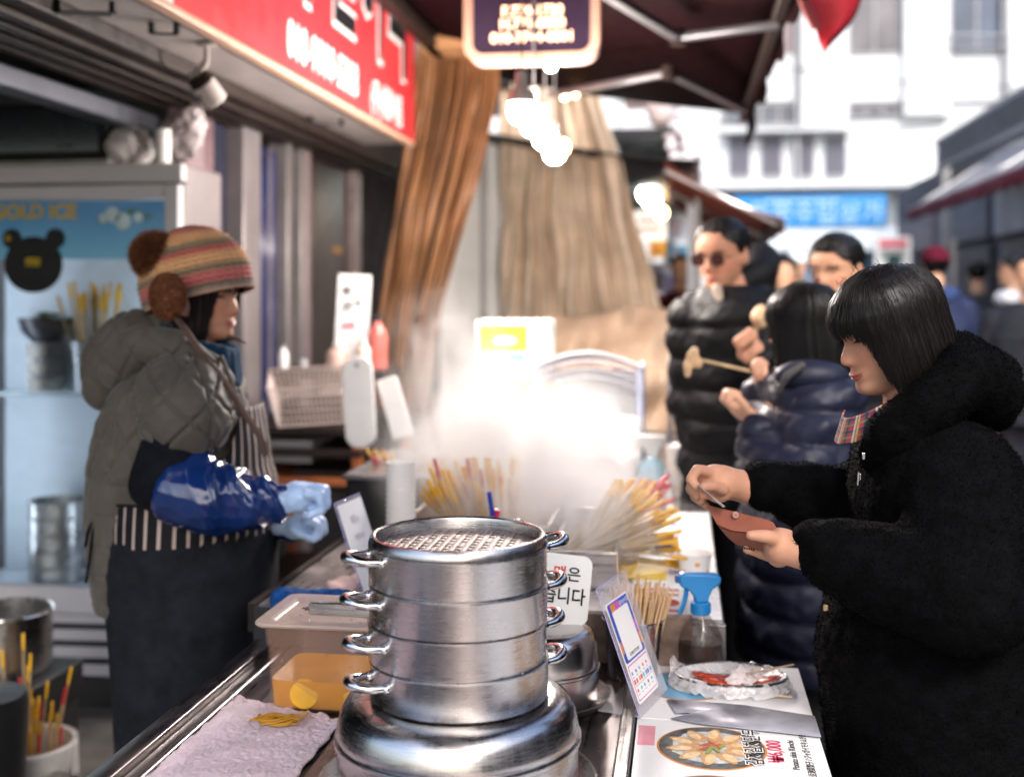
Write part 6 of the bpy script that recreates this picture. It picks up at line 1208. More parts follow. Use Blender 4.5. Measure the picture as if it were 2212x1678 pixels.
# quilted vest
M_vest = pm('vest_taupe', (.088, .076, .063), .62, var=.14, vs=12, bump=.25, bs=220, Sheen_Weight=.15)
ve = Blob(); vsec = []
for v, ul, ur, ry in ((772, 340, 470, .09), (800, 290, 500, .15), (840, 250, 520, .2), (900, 225, 532, .225), (1000, 205, 545, .235), (1100, 195, 545, .222), (1200, 202, 535, .215), (1275, 212, 525, .21), (1298, 220, 520, .205)): vsec.append((at((ul + ur) / 2, v, vd), (ur - ul) / 2 * vs_, ry, yv))
ve.sections(vsec, 40, 2.2)
for (sh_, el_) in ((at(395, 862, 2.80), at(400, 905, 2.74)), (at(440, 862, 3.10), at(440, 920, 3.15))): ve.cap(sh_, el_, .122, .112)
vcx = at(375, 640, vd)
def quilt(co, no):
    th = np.arctan2((co[:, 1] - vcx.y), (co[:, 0] - vcx.x)); s = th * .24; z = co[:, 2]; hi = np.clip((z - 1.12) / .04, 0, 1)
    d = lambda q, p: np.abs((q / p) % 1 - .5) * p
    def groove(q, p, w_=.0048): x = p / 2 - d(q, p); return np.exp(-(x / w_) ** 2)
    ww = .006 * noise3(co, 14, 3); up = np.maximum(groove(s + z * .8 + ww, .098), groove(s - z * .8 + ww, .098)); up = np.maximum(up, groove(s + ww, .21, .004)); lo = groove(z + ww, .075); gr = up * hi + .4 * lo * (1 - hi)
    return -.008 * gr + .003 * noise3(co, 28, 5) + .0018 * noise3(co, 90, 2) + .002 * np.abs(noise3(co, 18, 9))
ve.skin('quilted_vest', M_vest, vn, .0045, 2, quilt)
hd_ = Blob()
for p in ((215, 790, 2.92), (220, 845, 2.92), (240, 745, 2.93), (280, 705, 2.93), (330, 690, 2.88)): pass
hd_.chain([at(228, 838, 2.95), at(240, 775, 2.95), at(290, 728, 2.95), at(350, 722, 2.95)], [.062, .08, .075, .05]); 
for s in (-1, 1): hd_.chain([at(262, 800, 2.95 + s * .06), at(310, 745, 2.95 + s * .1), at(390, 752, 2.95 + s * .135), at(455, 790, 2.95 + s * .12), at(492, 822, 2.95 + s * .07)], [.055, .055, .045, .035, .02])
def hquilt(co, no): s = co @ np.array(RT); z = co[:, 2]; g = lambda q, p: np.exp(-((p / 2 - np.abs((q / p) % 1 - .5) * p) / .006) ** 2); return -.007 * np.maximum(g(s + z, .1), g(s - z * .6, .12)) + .004 * noise3(co, 30, 2)
hd_.skin('hood', M_vest, vn, .0055, 3, hquilt)
MB().tube(smooth_path([at(478, 770, 2.83), at(490, 800, 2.80), at(505, 840, 2.79), at(522, 900, 2.78)], 5), .006, 8).build('vest_zip_edge', pm('vest_edge', (.08, .065, .055), .6), vn)
# pants shown below the vest
pt = Blob()
for hh_ in hip: pt.cap(hh_ + UP * .06, (hh_.x - .02, hh_.y, .75), .115, .1).cap((hh_.x - .02, hh_.y, .75), (hh_.x, hh_.y, .1), .09, .07)
pt.skin('trousers', pm('trousers_navy', (.012, .015, .025), .8, var=.3, vs=20, bump=.3), vn, .009, 3, lambda c, n: .004 * noise3(c, 30, 1))
for hh_ in hip: Blob().cap((hh_.x - .02, hh_.y, .05), (hh_.x + .15, hh_.y, .04), .042, .036).skin('shoe', M_black, vn, .006, 2)
# apron
M_den = pm('apron_denim', (.011, .0125, .017), .85, var=.35, vs=18, bump=.5, bs=260); M_st0 = pm('apron_black', (.007, .007, .009), .75, var=.2, bump=.3, bs=240); M_st1 = pm('apron_beige', (.42, .33, .29), .75, var=.15, bump=.3, bs=240)
ap = MB(); NA, NV = 156, 64
def apf(i, j):
    u = i / NA; v = j / NV; ph = lerp(-166, 150, u); a = R(ph)
    vt = interp(ph, [(-166, 1066), (-75, 1050), (-48, 960), (-34, 872), (34, 872), (48, 960), (75, 1050), (152, 1066)]); vv = lerp(vt, 1604, v)
    uc = interp(vv, [(870, 448), (1000, 420), (1200, 416), (1400, 422), (1604, 432)]); rx = interp(vv, [(870, .135), (950, .172), (1050, .21), (1200, .212), (1400, .2), (1604, .195)]); ry = interp(vv, [(870, .2), (1000, .248), (1200, .262), (1604, .264)])
    c = at(uc, vv, vd); w_ = 1 + .014 * math.sin(ph * .13 + vv * .004) * max(0, (vv - 1150) / 450) + .010 * mnoise.noise((ph * .05, vv * .012, 2)) + .006 * mnoise.noise((ph * .15, vv * .03, 5))
    return c + RT * (rx * spow(math.cos(a), .92) * w_) + FW * (ry * spow(math.sin(a), .92) * w_)
vs2 = [apf(i, j) for j in range(NV + 1) for i in range(NA + 1)]; fs2 = []; mi2 = []
for j in range(NV):
    for i in range(NA):
        fs2.append((j * (NA + 1) + i, j * (NA + 1) + i + 1, (j + 1) * (NA + 1) + i + 1, (j + 1) * (NA + 1) + i)); mid = vs2[(j + 1) * (NA + 1) + i]; vvp = 640 + (CH - mid.z) * F / vd
        mi2.append(0 if vvp > 1142 else (2 if i % 4 == 0 else 1))
ap.v = [tuple(p) for p in vs2]; ap.f = fs2; ap.m = mi2
apo = ap.build('apron', [M_den, M_st0, M_st1], vn, smooth=180, solid=.003)
MB().tube([apf(i, 0) + (apf(i, 0) - at(440, 1060, vd)).normalized() * .002 for i in range(0, 52, 3)], .004, 6).build('apron_hem', M_st0, vn)
for k, P in enumerate((((265, 1085), (225, 1110), (195, 1135), (184, 1180)), ((262, 1090), (215, 1105), (200, 1160), (190, 1230), (186, 1258)))): MB().tube(smooth_path([at(u, v, 2.78) for u, v in P], 5), .006, 6, flat=.5).build('apron_tie', M_st0, vn)
# sleeves and gloves
M_swt = pm('navy_sweater', (.004, .0045, .008), .9, var=.2, bump=.4)
for (qa, qb) in ((at(392, 925, 2.73), at(352, 1040, 2.70)), (at(440, 940, 3.15), at(430, 1060, 3.15))): Blob().cap(qa, qb, .078, .08).skin('sweater_sleeve', M_swt, vn, .007, 3, lambda c, n: .005 * noise3(c, 26, 2))
M_vin = pm('blue_vinyl', (.005, .024, .12), .17, var=.18, vs=8, bump=.12, bs=60, Coat_Weight=.35, Coat_Roughness=.12)
def wrinkle(bones, n_el):
    def f(co, no):
        S, I, D = bone_s(co, bones); q = co @ np.array(UP); w_ = noise3(co, 13, 4); ph = S * 125 + q * 70 + 3.6 * w_; r_ = np.maximum(0, np.sin(ph)) ** 1.4; r2 = np.maximum(0, np.sin(ph * .57 + 3 * noise3(co, 22, 8))) ** 2
        m = np.clip((S - n_el) / .06, .12, 1); top = .4 + .6 * np.clip((no[:, 2] + .5), 0, 1); return (.0085 * r_ + .010 * r2) * m * top - .005 * m + .003 * noise3(co, 45, 1)
    return f
B1 = [(at(365, 1052, 2.70), at(618, 1088, 2.72))]
s1 = Blob(); s1.chain([at(392, 1058, 2.69), at(460, 1076, 2.69), at(530, 1086, 2.70), at(592, 1088, 2.72)], [.084, .09, .072, .052]); s1.cap(at(422, 1010, 2.70), at(470, 1050, 2.70), .05, .05); s1.cap(at(580, 1088, 2.72), at(590, 1089, 2.72), .054, .052)
s1.skin('sleeve_cover', M_vin, vn, .0042, 2, wrinkle(B1, .07))
B2 = [(at(470, 1080, 3.12), at(640, 1132, 2.96))]; s2 = Blob(); s2.chain([at(440, 1068, 3.14), at(540, 1105, 3.06), at(630, 1132, 2.96)], [.085, .075, .05]); s2.skin('sleeve_cover', M_vin, vn, .006, 2, wrinkle(B2, .03))
M_glv = pm('glove_blue', (.42, .58, .84), .42, var=.1, vs=20, bump=.12, bs=80, Sheen_Weight=.1)
def fist(c, sc_, fwd, side, up):
    b = Blob(); X = lambda x, y, z: Vector(c) + fwd * (x * sc_) + side * (y * sc_) + up * (z * sc_)
    b.cap(X(-.075, 0, -.004), X(-.045, 0, 0), .034 * sc_, .034 * sc_); b.ell(X(-.02, 0, .004), (.046 * sc_, .04 * sc_, .036 * sc_), frame(fwd, side, up)); b.ell(X(-.03, -.012, -.012), (.035 * sc_, .03 * sc_, .03 * sc_), frame(fwd, side, up))
    for k in range(4):
        y = -.033 + k * .0215; z0 = (.016, .021, .02, .014)[k]; l = (1, 1.1, 1.05, .9)[k]
        finger(b, [X(.008, y, z0), X(.037 * l, y * .98, z0 - .006), X(.043 * l, y * .92, z0 - .036), X(.014, y * .9, z0 - .046)], .0125 * sc_, .0105 * sc_)
    finger(b, [X(-.03, -.038, -.006), X(-.002, -.046, -.018), X(.028, -.035, -.03)], .0135 * sc_, .0105 * sc_); return b
fist(at(660, 1076, 2.72), 1.08, (RT * .98 + UP * .1).normalized(), (-FW * .95 + RT * .1).normalized(), UP).skin('glove', M_glv, vn, .0038, 2, lambda c, n: .0022 * noise3(c, 90, 3) + .0012 * noise3(c, 190, 2))
fist(at(662, 1132, 2.93), .95, (RT * .98 - UP * .1).normalized(), (FW * .95 + RT * .1).normalized(), UP).skin('glove', M_glv, vn, .0042, 2, lambda c, n: .002 * noise3(c, 90, 5))
# ------------------------------------------------------------------ the customer with the wallet
wd_ = 2.1; ws_ = wd_ / F
wn = thing('person', (at(2000, 640, wd_).x, at(2000, 640, wd_).y, 0), 'customer in black plush hooded coat with bobbed black hair, opening a brown wallet', 'person')
WH = .219; WM = place_head(head_frame(-RT * .985 - FW * .12, R(19)), WH, (.53, 0, .36), at(1809, 787, wd_))
neck = WM @ Vector((-.08 * WH, 0, .06 * WH)); nb = at(1985, 960, wd_)
wb = Blob(); head_mesh(wb.mb, WM, WH, .92); wb.cap(neck, nb, .055, .065)
wb.sections([(at(u, v, wd_), rx, ry, yv) for u, v, rx, ry in ((1985, 930, .06, .09), (1995, 980, .09, .16), (2000, 1100, .12, .17), (2000, 1300, .13, .17), (2000, 1450, .14, .18), (2000, 1550, .13, .17))])
for s in (-.1, .1):
    h_ = at(2000, 1540, wd_ + s); wb.cap(h_, (h_.x, h_.y, .48), .085, .06).cap((h_.x, h_.y, .48), (h_.x, h_.y, .08), .058, .045).cap((h_.x, h_.y, .06), (h_.x - .14, h_.y, .045), .04, .034)
Ls, Le, Lw = at(2075, 1010, 1.96), at(2085, 1275, 1.86), at(1712, 1185, 1.99); Rs, Re, Rw = at(1985, 1010, 2.27), at(1835, 1105, 2.34), at(1592, 1047, 2.19)
wb.chain([Ls, Le, Lw], [.055, .046, .031]); wb.chain([Rs, Re, Rw], [.055, .046, .031])
# right hand pinching the card
hp_ = lambda u, v, d: at(u, v, d)
wb.cap(Rw, hp_(1560, 1042, 2.17), .030, .034); wb.ell(hp_(1545, 1042, 2.165), (.034, .02, .036), frame(RT, FW, UP)); wb.ell(hp_(1552, 1062, 2.16), (.024, .02, .022), frame(RT, FW, UP))
finger(wb, [hp_(1535, 1020, 2.155), hp_(1506, 1014, 2.13), hp_(1491, 1036, 2.115), hp_(1508, 1056, 2.105)], .0118, .0085)
finger(wb, [hp_(1531, 1030, 2.18), hp_(1502, 1032, 2.16), hp_(1490, 1056, 2.145), hp_(1505, 1072, 2.13)], .0115, .0085)
finger(wb, [hp_(1535, 1046, 2.2), hp_(1510, 1052, 2.185), hp_(1499, 1072, 2.17), hp_(1514, 1084, 2.155)], .011, .0082)
finger(wb, [hp_(1542, 1062, 2.215), hp_(1524, 1070, 2.205), hp_(1514, 1084, 2.19), hp_(1526, 1092, 2.18)], .0098, .0075)
finger(wb, [hp_(1560, 1058, 2.13), hp_(1540, 1050, 2.105), hp_(1519, 1052, 2.09)], .0125, .009)
# left hand under the wallet, thumb on top
wb.cap(Lw, hp_(1690, 1180, 2.0), .030, .033); wb.ell(hp_(1683, 1182, 2.01), (.028, .022, .036), frame(RT, FW, UP))
finger(wb, [hp_(1680, 1165, 1.985), hp_(1655, 1158, 1.968), hp_(1634, 1156, 1.963), hp_(1620, 1156, 1.962)], .0135, .0085)
for (v, dd) in ((1150, 2.06), (1168, 2.062), (1184, 2.06), (1198, 2.05)): finger(wb, [hp_(1678, v + 6, dd - .02), hp_(1652, v, dd + .005), hp_(1628, v - 8, dd + .01), hp_(1612, v - 12, dd)], .0115, .008)
wb.skin('body', M_skin, wn, .0044, 2, color=skin_col(WM, WH, (.50, .26, .17)))
face_parts(wn, WM, WH, .92, smile=.012)
# hair: heavy bob with fringe
def wzl(t):
    a = abs((t + PI) % (2 * PI) - PI); return interp(a, [(0, .62), (.5, .6), (.72, .52), (.92, .16), (1.12, .04), (1.7, .0), (3.14, -.02)])
def wth(t, v): a = abs((t + PI) % (2 * PI) - PI); return interp(a, [(0, .10), (.8, .11), (1.6, .15), (3.14, .12)]) * min(1, .35 + v)
wdrop = lambda z: (lerp(1.0, .93, max(0, .42 - z) * 2.2), lerp(1.0, 1.02, max(0, .5 - z)))
hair_cap('hair', wn, WM, WH, wzl, wth, M_hairb, nt=240, ns=40, drop=wdrop, amp=.003, freq=110)
locks('hair_locks', wn, pm('hair_lock_black', (.006, .0045, .004), .36, var=.3, vs=60, Specular_IOR_Level=.34), WM, WH, wzl, wth, wdrop, 4200, .0008, 6, .034)['kind'] = 'stuff'
fl = MB(); rg = random.Random(5)
for k in range(24):
    t = rg.uniform(-1.2, 2.2); p = head_pt(t, rg.uniform(.9, .99), 1., 1, 1.15); P0 = WM @ (Vector((p.x, p.y, p.z + .06)) * WH); d_ = Vector((rg.gauss(0, 1), rg.gauss(0, 1), .8)).normalized(); P1 = P0 + d_ * .008 + UP * .002; P2 = P1 + d_ * .008; fl.tube([P0, P1, P2], [.0004, .0004, .0002], 3, caps=False)
fl.build('flyaway_hair', M_hairb, wn)['kind'] = 'stuff'
# coat
M_plush = pm('black_plush', (.0016, .0016, .002), .9, var=.4, vs=30, bump=.9, bs=160, Specular_IOR_Level=.05)
co_ = Blob(); wsec = []
for v, ul, ur, ry in ((905, 1905, 2075, .1), (935, 1880, 2120, .16), (975, 1860, 2165, .215), (1040, 1850, 2195, .235), (1150, 1840, 2215, .24), (1300, 1800, 2225, .245), (1450, 1780, 2225, .25), (1600, 1795, 2230, .255), (1750, 1815, 2235, .26)): wsec.append((at((ul + ur) / 2, v, wd_), (ur - ul) / 2 * ws_, ry, yv))
co_.sections(wsec, 40, 2.2); co_.chain([Ls + Vector((0, .02, -.02)), Le, at(1800, 1205, 1.96), at(1766, 1190, 1.985)], [.105, .108, .066, .056]); co_.chain([Rs + Vector((0, 0, -.02)), Re, at(1690, 1060, 2.23), at(1650, 1048, 2.2)], [.1, .098, .058, .05])
plush = lambda c, n: .009 * noise3(c, 11, 4) + .005 * noise3(c, 24, 3) + .002 * noise3(c, 75, 1) + .001 * noise3(c, 190, 6)
cto = co_.skin('plush_coat', M_plush, wn, .006, 2, plush); p_, n_ = sample_surface(cto, 42000, 8, lambda p, n: (n @ np.array(FW)) < .45); strands('coat_pile', cto, M_plush, p_, n_, .0055, .0008, 1, seedv=9)['kind'] = 'stuff'
hd2 = Blob(); hd2.chain([at(2010, 850, 2.1), at(2080, 790, 2.1), at(2135, 820, 2.1), at(2150, 885, 2.1)], [.05, .058, .06, .042]); 
for s in (-1, 1): hd2.chain([at(2140, 850, 2.1 + s * .04), at(2085, 815, 2.1 + s * .11), at(2010, 880, 2.1 + s * .125), at(1930, 935, 2.1 + s * .1), at(1900, 985, 2.1 + s * .06)], [.055, .058, .05, .042, .03])
hdo = hd2.skin('coat_hood', M_plush, wn, .006, 3, plush); p_, n_ = sample_surface(hdo, 12000, 8); strands('hood_pile', hdo, M_plush, p_, n_, .0055, .0008, 1, seedv=10)['kind'] = 'stuff'
for (u, v) in ((1866, 985), (1857, 1030)): MB().box(at(u, v, 1.965), (.005, .004, .012)).build('zip_puller', S_br, wn, bevel=.001)
MB().tube([at(1856, 1020, 1.962), at(1853, 1048, 1.962)], .002, 6).build('zip_cord', S_br, wn)
# plaid collar
mp = bpy.data.materials.new('plaid'); mp.use_nodes = True; n = mp.node_tree.nodes; L = mp.node_tree.links; b = n['Principled BSDF']; b.inputs['Roughness'].default_value = .8
uvn = n.new('ShaderNodeVertexColor'); uvn.layer_name = 'Col'; L.new(uvn.outputs[0], b.inputs['Base Color'])
pl_ = MB(); NU, NVp = 110, 22; a0, a1 = -215, 35
def colf(u, v):
    a = R(lerp(a0, a1, u)); c = at(1918, 868, 2.1) + RT * (-.074 * math.cos(a) * 1.02) + FW * (.078 * math.sin(a)) + UP * (-.055 * math.cos(a)); return c + UP * lerp(.026, -.022, v) + (RT * -math.cos(a) + FW * math.sin(a)) * (.004 + .014 * v)
po = pl_.grid(colf, NU, NVp).build('plaid_collar', mp, wn, smooth=180, solid=.003); ca = po.data.color_attributes.new('Col', 'FLOAT_COLOR', 'POINT'); cl = []
for j in range(NVp + 1):
    for i in range(NU + 1):
        x, y = i % 12, j % 10; c_ = (.34, .04, .05)
        if x in (2, 3): c_ = (.02, .05, .06)
        if y in (2, 3): c_ = (.03, .05, .10) if c_[0] > .1 else (.01, .02, .04)
        if x == 7: c_ = (.45, .38, .08)
        if y == 7: c_ = (.1, .25, .12)
        if x == 9: c_ = (.5, .5, .5)
        cl += [*c_, 1]
ca.data.foreach_set('color', cl)
# shoulder bag strap tip
MB().box(at(1784, 1312, 1.945), (.009, .005, .011)).build('strap_ring', pm('brass', (.5, .35, .2), .3, .9), wn, bevel=.002)
# wallet and card
wl_ = thing('wallet', at(1600, 1130, 2.03), 'brown leather wallet held open in the customer\'s hands', 'wallet'); M_le = pm('brown_leather', (.23, .065, .034), .42, var=.15, vs=16, bump=.2, bs=160)
def quad(mb, Q, th): n_ = (Q[1] - Q[0]).cross(Q[-1] - Q[0]).normalized() * th; k = len(Q); mb.add([*Q, *[q + n_ for q in Q]], [tuple(range(k)), tuple(range(k, 2 * k))[::-1]] + [(i, (i + 1) % k, k + (i + 1) % k, k + i)[::-1] for i in range(k)]); return mb
quad(MB(), [at(1524, 1089, 2.075), at(1600, 1108, 2.045), at(1655, 1121, 2.02), at(1670, 1128, 2.012), at(1681, 1147, 2.0), at(1640, 1153, 2.01), at(1580, 1146, 2.035), at(1549, 1134, 2.055)], .004).build('upper_flap', M_le, wl_, bevel=.0015)
quad(MB(), [at(1550, 1136, 2.06), at(1580, 1148, 2.04), at(1640, 1155, 2.015), at(1672, 1152, 2.005), at(1668, 1186, 2.03), at(1645, 1190, 2.035), at(1592, 1178, 2.055), at(1572, 1162, 2.06)], .004).build('lower_flap', pm('brown_leather_dark', (.19, .055, .03), .45, var=.15, bump=.2), wl_, bevel=.0015)
MB().lathe([(.0065, 0), (.006, .0015), (.001, .002)], 16, fr_from(-FW + UP * .4, at(1589, 1112, 2.043))).build('snap', M_le, wl_)
for k in range(9): MB().box(lerp(at(1590, 1180, 2.044), at(1628, 1187, 2.028), k / 8), (.003, .001, .004)).build('stamped_letter', M_ink, wl_)
cd_ = thing('payment_card', at(1540, 1075, 2.06), 'thin grey payment card pinched between finger and thumb', 'card'); quad(MB(), [at(1506, 1050, 2.095), at(1509, 1049, 2.06), at(1566, 1094, 2.03), at(1562, 1096, 2.085)], .0009).build('card', pm('card_grey', (.3, .28, .3), .3), cd_)
# ------------------------------------------------------------------ other customers
def puffer(blob, name, mat, parent, bones, pitch, amp, voxel, seed=1):
    def f(co, no): S, I, D = bone_s(co, bones); q = np.abs(np.sin(PI * (S + .014 * noise3(co, 7, seed)) / pitch)) ** .45; return amp * (q - .7) + .012 * noise3(co, 17, seed) * q + .005 * np.abs(noise3(co, 45, seed + 2)) * q + .003 * noise3(co, 90, seed) * q
    return blob.skin(name, mat, parent, voxel, 2, f)
def short_zl(front=.80, side=.62, back=.2):
    def z(t): a = abs((t + PI) % (2 * PI) - PI); return interp(a, [(0, front), (.5, front), (.8, side + .06), (1.15, side), (1.35, .52), (1.6, .42), (2.2, back + .08), (3.14, back)])
    return z
def simple_hand(b, c, fwd, side, s=1.): 
    c = Vector(c); u = fwd.cross(side).normalized(); b.ell(c, (.042 * s, .036 * s, .022 * s), frame(fwd, side, u))
    for k in range(4): y = (-.028 + k * .019) * s; finger(b, [c + fwd * .03 * s + side * y, c + fwd * .058 * s + side * y - u * .008, c + fwd * .062 * s + side * y * .9 - u * .032, c + fwd * .036 * s + side * y * .9 - u * .042], .0105 * s, .0085 * s)
    finger(b, [c - fwd * .015 * s - side * .034 * s, c + fwd * .015 * s - side * .045 * s - u * .02, c + fwd * .04 * s - side * .03 * s - u * .035], .012 * s, .009 * s)
def legs(b, u, v, d, sep=.1, z0=.0):
    for s in (-sep, sep): h_ = at(u, v, d + s); b.cap(h_, (h_.x, h_.y, z0 + .48), .09, .062).cap((h_.x, h_.y, z0 + .48), (h_.x, h_.y, z0 + .08), .06, .046).cap((h_.x, h_.y, z0 + .055), (h_.x - .1, h_.y - .08, z0 + .045), .042, .036)
def trousers(parent, u, v, d, mat, sep=.1):
    t = Blob()
    for s in (-sep, sep): h_ = at(u, v, d + s); t.cap(h_, (h_.x, h_.y, .48), .115, .085).cap((h_.x, h_.y, .48), (h_.x, h_.y, .1), .085, .075)
    t.skin('trousers', mat, parent, .014, 3)
    for s in (-sep, sep): h_ = at(u, v, d + s); Blob().cap((h_.x, h_.y, .055), (h_.x - .12, h_.y - .1, .045), .05, .042).skin('shoe', M_black, parent, .01, 2)
# man in sunglasses
d1 = 3.95; m1 = thing('person', (at(1575, 640, d1).x, at(1575, 640, d1).y, 0), 'man in dark sunglasses and black puffer jacket raising a skewer', 'person'); H1 = .235
MM = place_head(head_frame(-FW * .78 - RT * .62, R(12)), H1, (.52, 0, .36), at(1526, 583, d1 - .1)); b1 = Blob(); head_mesh(b1.mb, MM, H1, .95)
for s in (-1, 1): b1.ell(MM @ (Vector((-.04, s * .345, .45)) * H1), (.022, .009, .034), MM.to_3x3().to_4x4())
nk = MM @ Vector((-.08 * H1, 0, .05 * H1)); b1.cap(nk, at(1590, 690, d1), .06, .07); b1.sections([(at(1590, v, d1), .12, ry, AZ + .5) for v, ry in ((660, .1), (700, .18), (850, .18), (1000, .18), (1080, .17))]); legs(b1, 1590, 1060, d1)
hnd = at(1628, 758, d1 - .32); b1.chain([at(1670, 700, d1 - .1), at(1690, 850, d1 - .2), at(1642, 775, d1 - .3)], [.055, .045, .032]); b1.chain([at(1500, 700, d1 + .05), at(1500, 880, d1 + .05), at(1540, 960, d1 - .1)], [.055, .045, .032]); simple_hand(b1, hnd, (UP * .8 - RT * .6).normalized(), (RT * .8 + UP * .6).normalized(), 1.05)
b1.skin('body', M_skin, m1, .0078, 2, color=skin_col(MM, H1, (.50, .25, .16))); face_parts(m1, MM, H1, .95, eyes=False)
hair_cap('hair', m1, MM, H1, short_zl(.84, .66, .22), lambda t, v: .08 * (1 - .55 * v), M_hairb, amp=.02)
gl = MB()
for s in (-1, 1): gl.prism([(x, y) for x, y in rrect(.05, .04, .017)], 0, .003, frame(*(MM.to_3x3() @ Vector(q) for q in ((0, 1, 0), (0, 0, 1), (1, 0, 0))), face_pt(MM, H1, s * .155, .49, .95, .10)))
gs = gl.build('sunglasses', pm('lens_brown', (.05, .016, .014), .1), m1); MB().tube([face_pt(MM, H1, -.05, .505, .95, .06), face_pt(MM, H1, 0, .51, .95, .03), face_pt(MM, H1, .05, .505, .95, .06)], .0018, 6).build('bridge', M_black, gs)
for s in (-1, 1): MB().tube([face_pt(MM, H1, s * .25, .505, .95, .06), MM @ (Vector((-.05, s * .36, .5)) * H1)], .0016, 6).build('temple_arm', M_black, gs)
M_pk = pm('puffer_black', (.005, .005, .006), .6, var=.25, vs=10, bump=.15, bs=60, Specular_IOR_Level=.14)
j1 = Blob(); j1.sections([(at((ul + ur) / 2, v, d1), rx, (ur - ul) / 2 * d1 / F * 1.12, AZ + .35) for v, ul, ur, rx in ((618, 1545, 1640, .09), (640, 1505, 1668, .14), (690, 1480, 1690, .17), (800, 1478, 1700, .18), (980, 1478, 1700, .19), (1120, 1478, 1700, .19))], 36); j1.chain([at(1672, 690, d1 - .06), at(1695, 850, d1 - .18), at(1650, 786, d1 - .3)], [.1, .085, .055]); j1.chain([at(1502, 690, d1 + .05), at(1500, 880, d1 + .02), at(1545, 965, d1 - .12)], [.1, .085, .055])
puffer(j1, 'puffer_jacket', M_pk, m1, [(at(1590, 640, d1), at(1590, 1120, d1))], .105, .017, .010)
hh = Blob(); 
for s in (-1, 1): hh.chain([at(1645, 565, d1 + .2), at(1640, 595, d1 + .14 + s * .05), at(1600 + s * 45, 640, d1 + .03 + s * .02)], [.07, .065, .045])
hh.skin('jacket_hood', M_pk, m1, .01, 3); Blob().cap(at(1548, 625, d1 - .1), at(1556, 650, d1 - .12), .02, .014).skin('shirt_collar', pm('cream_shirt', (.4, .32, .25), .8), m1, .006, 2); trousers(m1, 1590, 1060, d1, M_dark)
def food_skewer(lab, hand_p, tip_p, r, food):
    t = thing('food_skewer', hand_p, lab, 'skewer'); MB().tube([hand_p - (tip_p - hand_p).normalized() * .05, tip_p], r, 6).build('stick', M_stick, t)
    b = Blob()
    for o_, rr in food: b.ell(tip_p + o_, rr)
    b.skin('fish_cake', pm('fish_cake', (.62, .42, .25), .5, var=.2, vs=40, bump=.3), t, .005, 2, lambda c, n: .004 * noise3(c, 70, 2)); return t
food_skewer('skewer with a pale round fish ball raised by the man in sunglasses', hnd + UP * .03, at(1640, 686, d1 - .33), .005, [(Vector((0, 0, 0)), (.028, .026, .034)), (Vector((.005, 0, .02)), (.022, .022, .02))])
# second man
d2 = 4.05; m2 = thing('person', (at(1830, 640, d2).x, at(1830, 640, d2).y, 0), 'bareheaded man with short black hair looking down behind the customers', 'person')
MM = place_head(head_frame(-FW * .72 - RT * .68, R(10)), H1, (.52, 0, .36), at(1772, 612, d2 - .1)); b2 = Blob(); head_mesh(b2.mb, MM, H1, .95)
for s in (-1, 1): b2.ell(MM @ (Vector((-.04, s * .345, .45)) * H1), (.022, .009, .034), MM.to_3x3().to_4x4())
nk = MM @ Vector((-.08 * H1, 0, .05 * H1)); b2.cap(nk, at(1838, 730, d2), .06, .07); b2.sections([(at(1840, v, d2), .12, ry, AZ + .5) for v, ry in ((700, .1), (740, .18), (900, .18), (1080, .17))]); legs(b2, 1840, 1060, d2); b2.chain([at(1920, 760, d2), at(1930, 960, d2), at(1900, 1060, d2 - .1)], [.055, .045, .032]); simple_hand(b2, at(1895, 1075, d2 - .12), -UP, RT); b2.chain([at(1760, 760, d2), at(1750, 960, d2), at(1760, 1060, d2 - .1)], [.055, .045, .032]); simple_hand(b2, at(1762, 1075, d2 - .12), -UP, RT)
b2.skin('body', M_skin, m2, .0078, 2, color=skin_col(MM, H1, (.52, .28, .18))); face_parts(m2, MM, H1, .95); hair_cap('hair', m2, MM, H1, short_zl(.78, .62, .22), lambda t, v: .1 * (1 - .5 * v), M_hairb, amp=.02, seed=4)
j2 = Blob(); j2.sections([(at(1840, v, d2), rx, ry, AZ + .4) for v, rx, ry in ((668, .09, .11), (700, .13, .19), (760, .16, .23), (1000, .18, .24), (1100, .18, .24))]); j2.chain([at(1920, 750, d2), at(1935, 960, d2), at(1900, 1050, d2 - .1)], [.1, .08, .055]); j2.chain([at(1765, 750, d2), at(1745, 960, d2), at(1760, 1050, d2 - .1)], [.1, .08, .055]); puffer(j2, 'puffer_jacket', pm('puffer_navy_dark', (.006, .007, .011), .55, var=.25, bump=.15), m2, [(at(1840, 660, d2), at(1840, 1100, d2))], .105, .016, .013); trousers(m2, 1840, 1060, d2, M_dark)
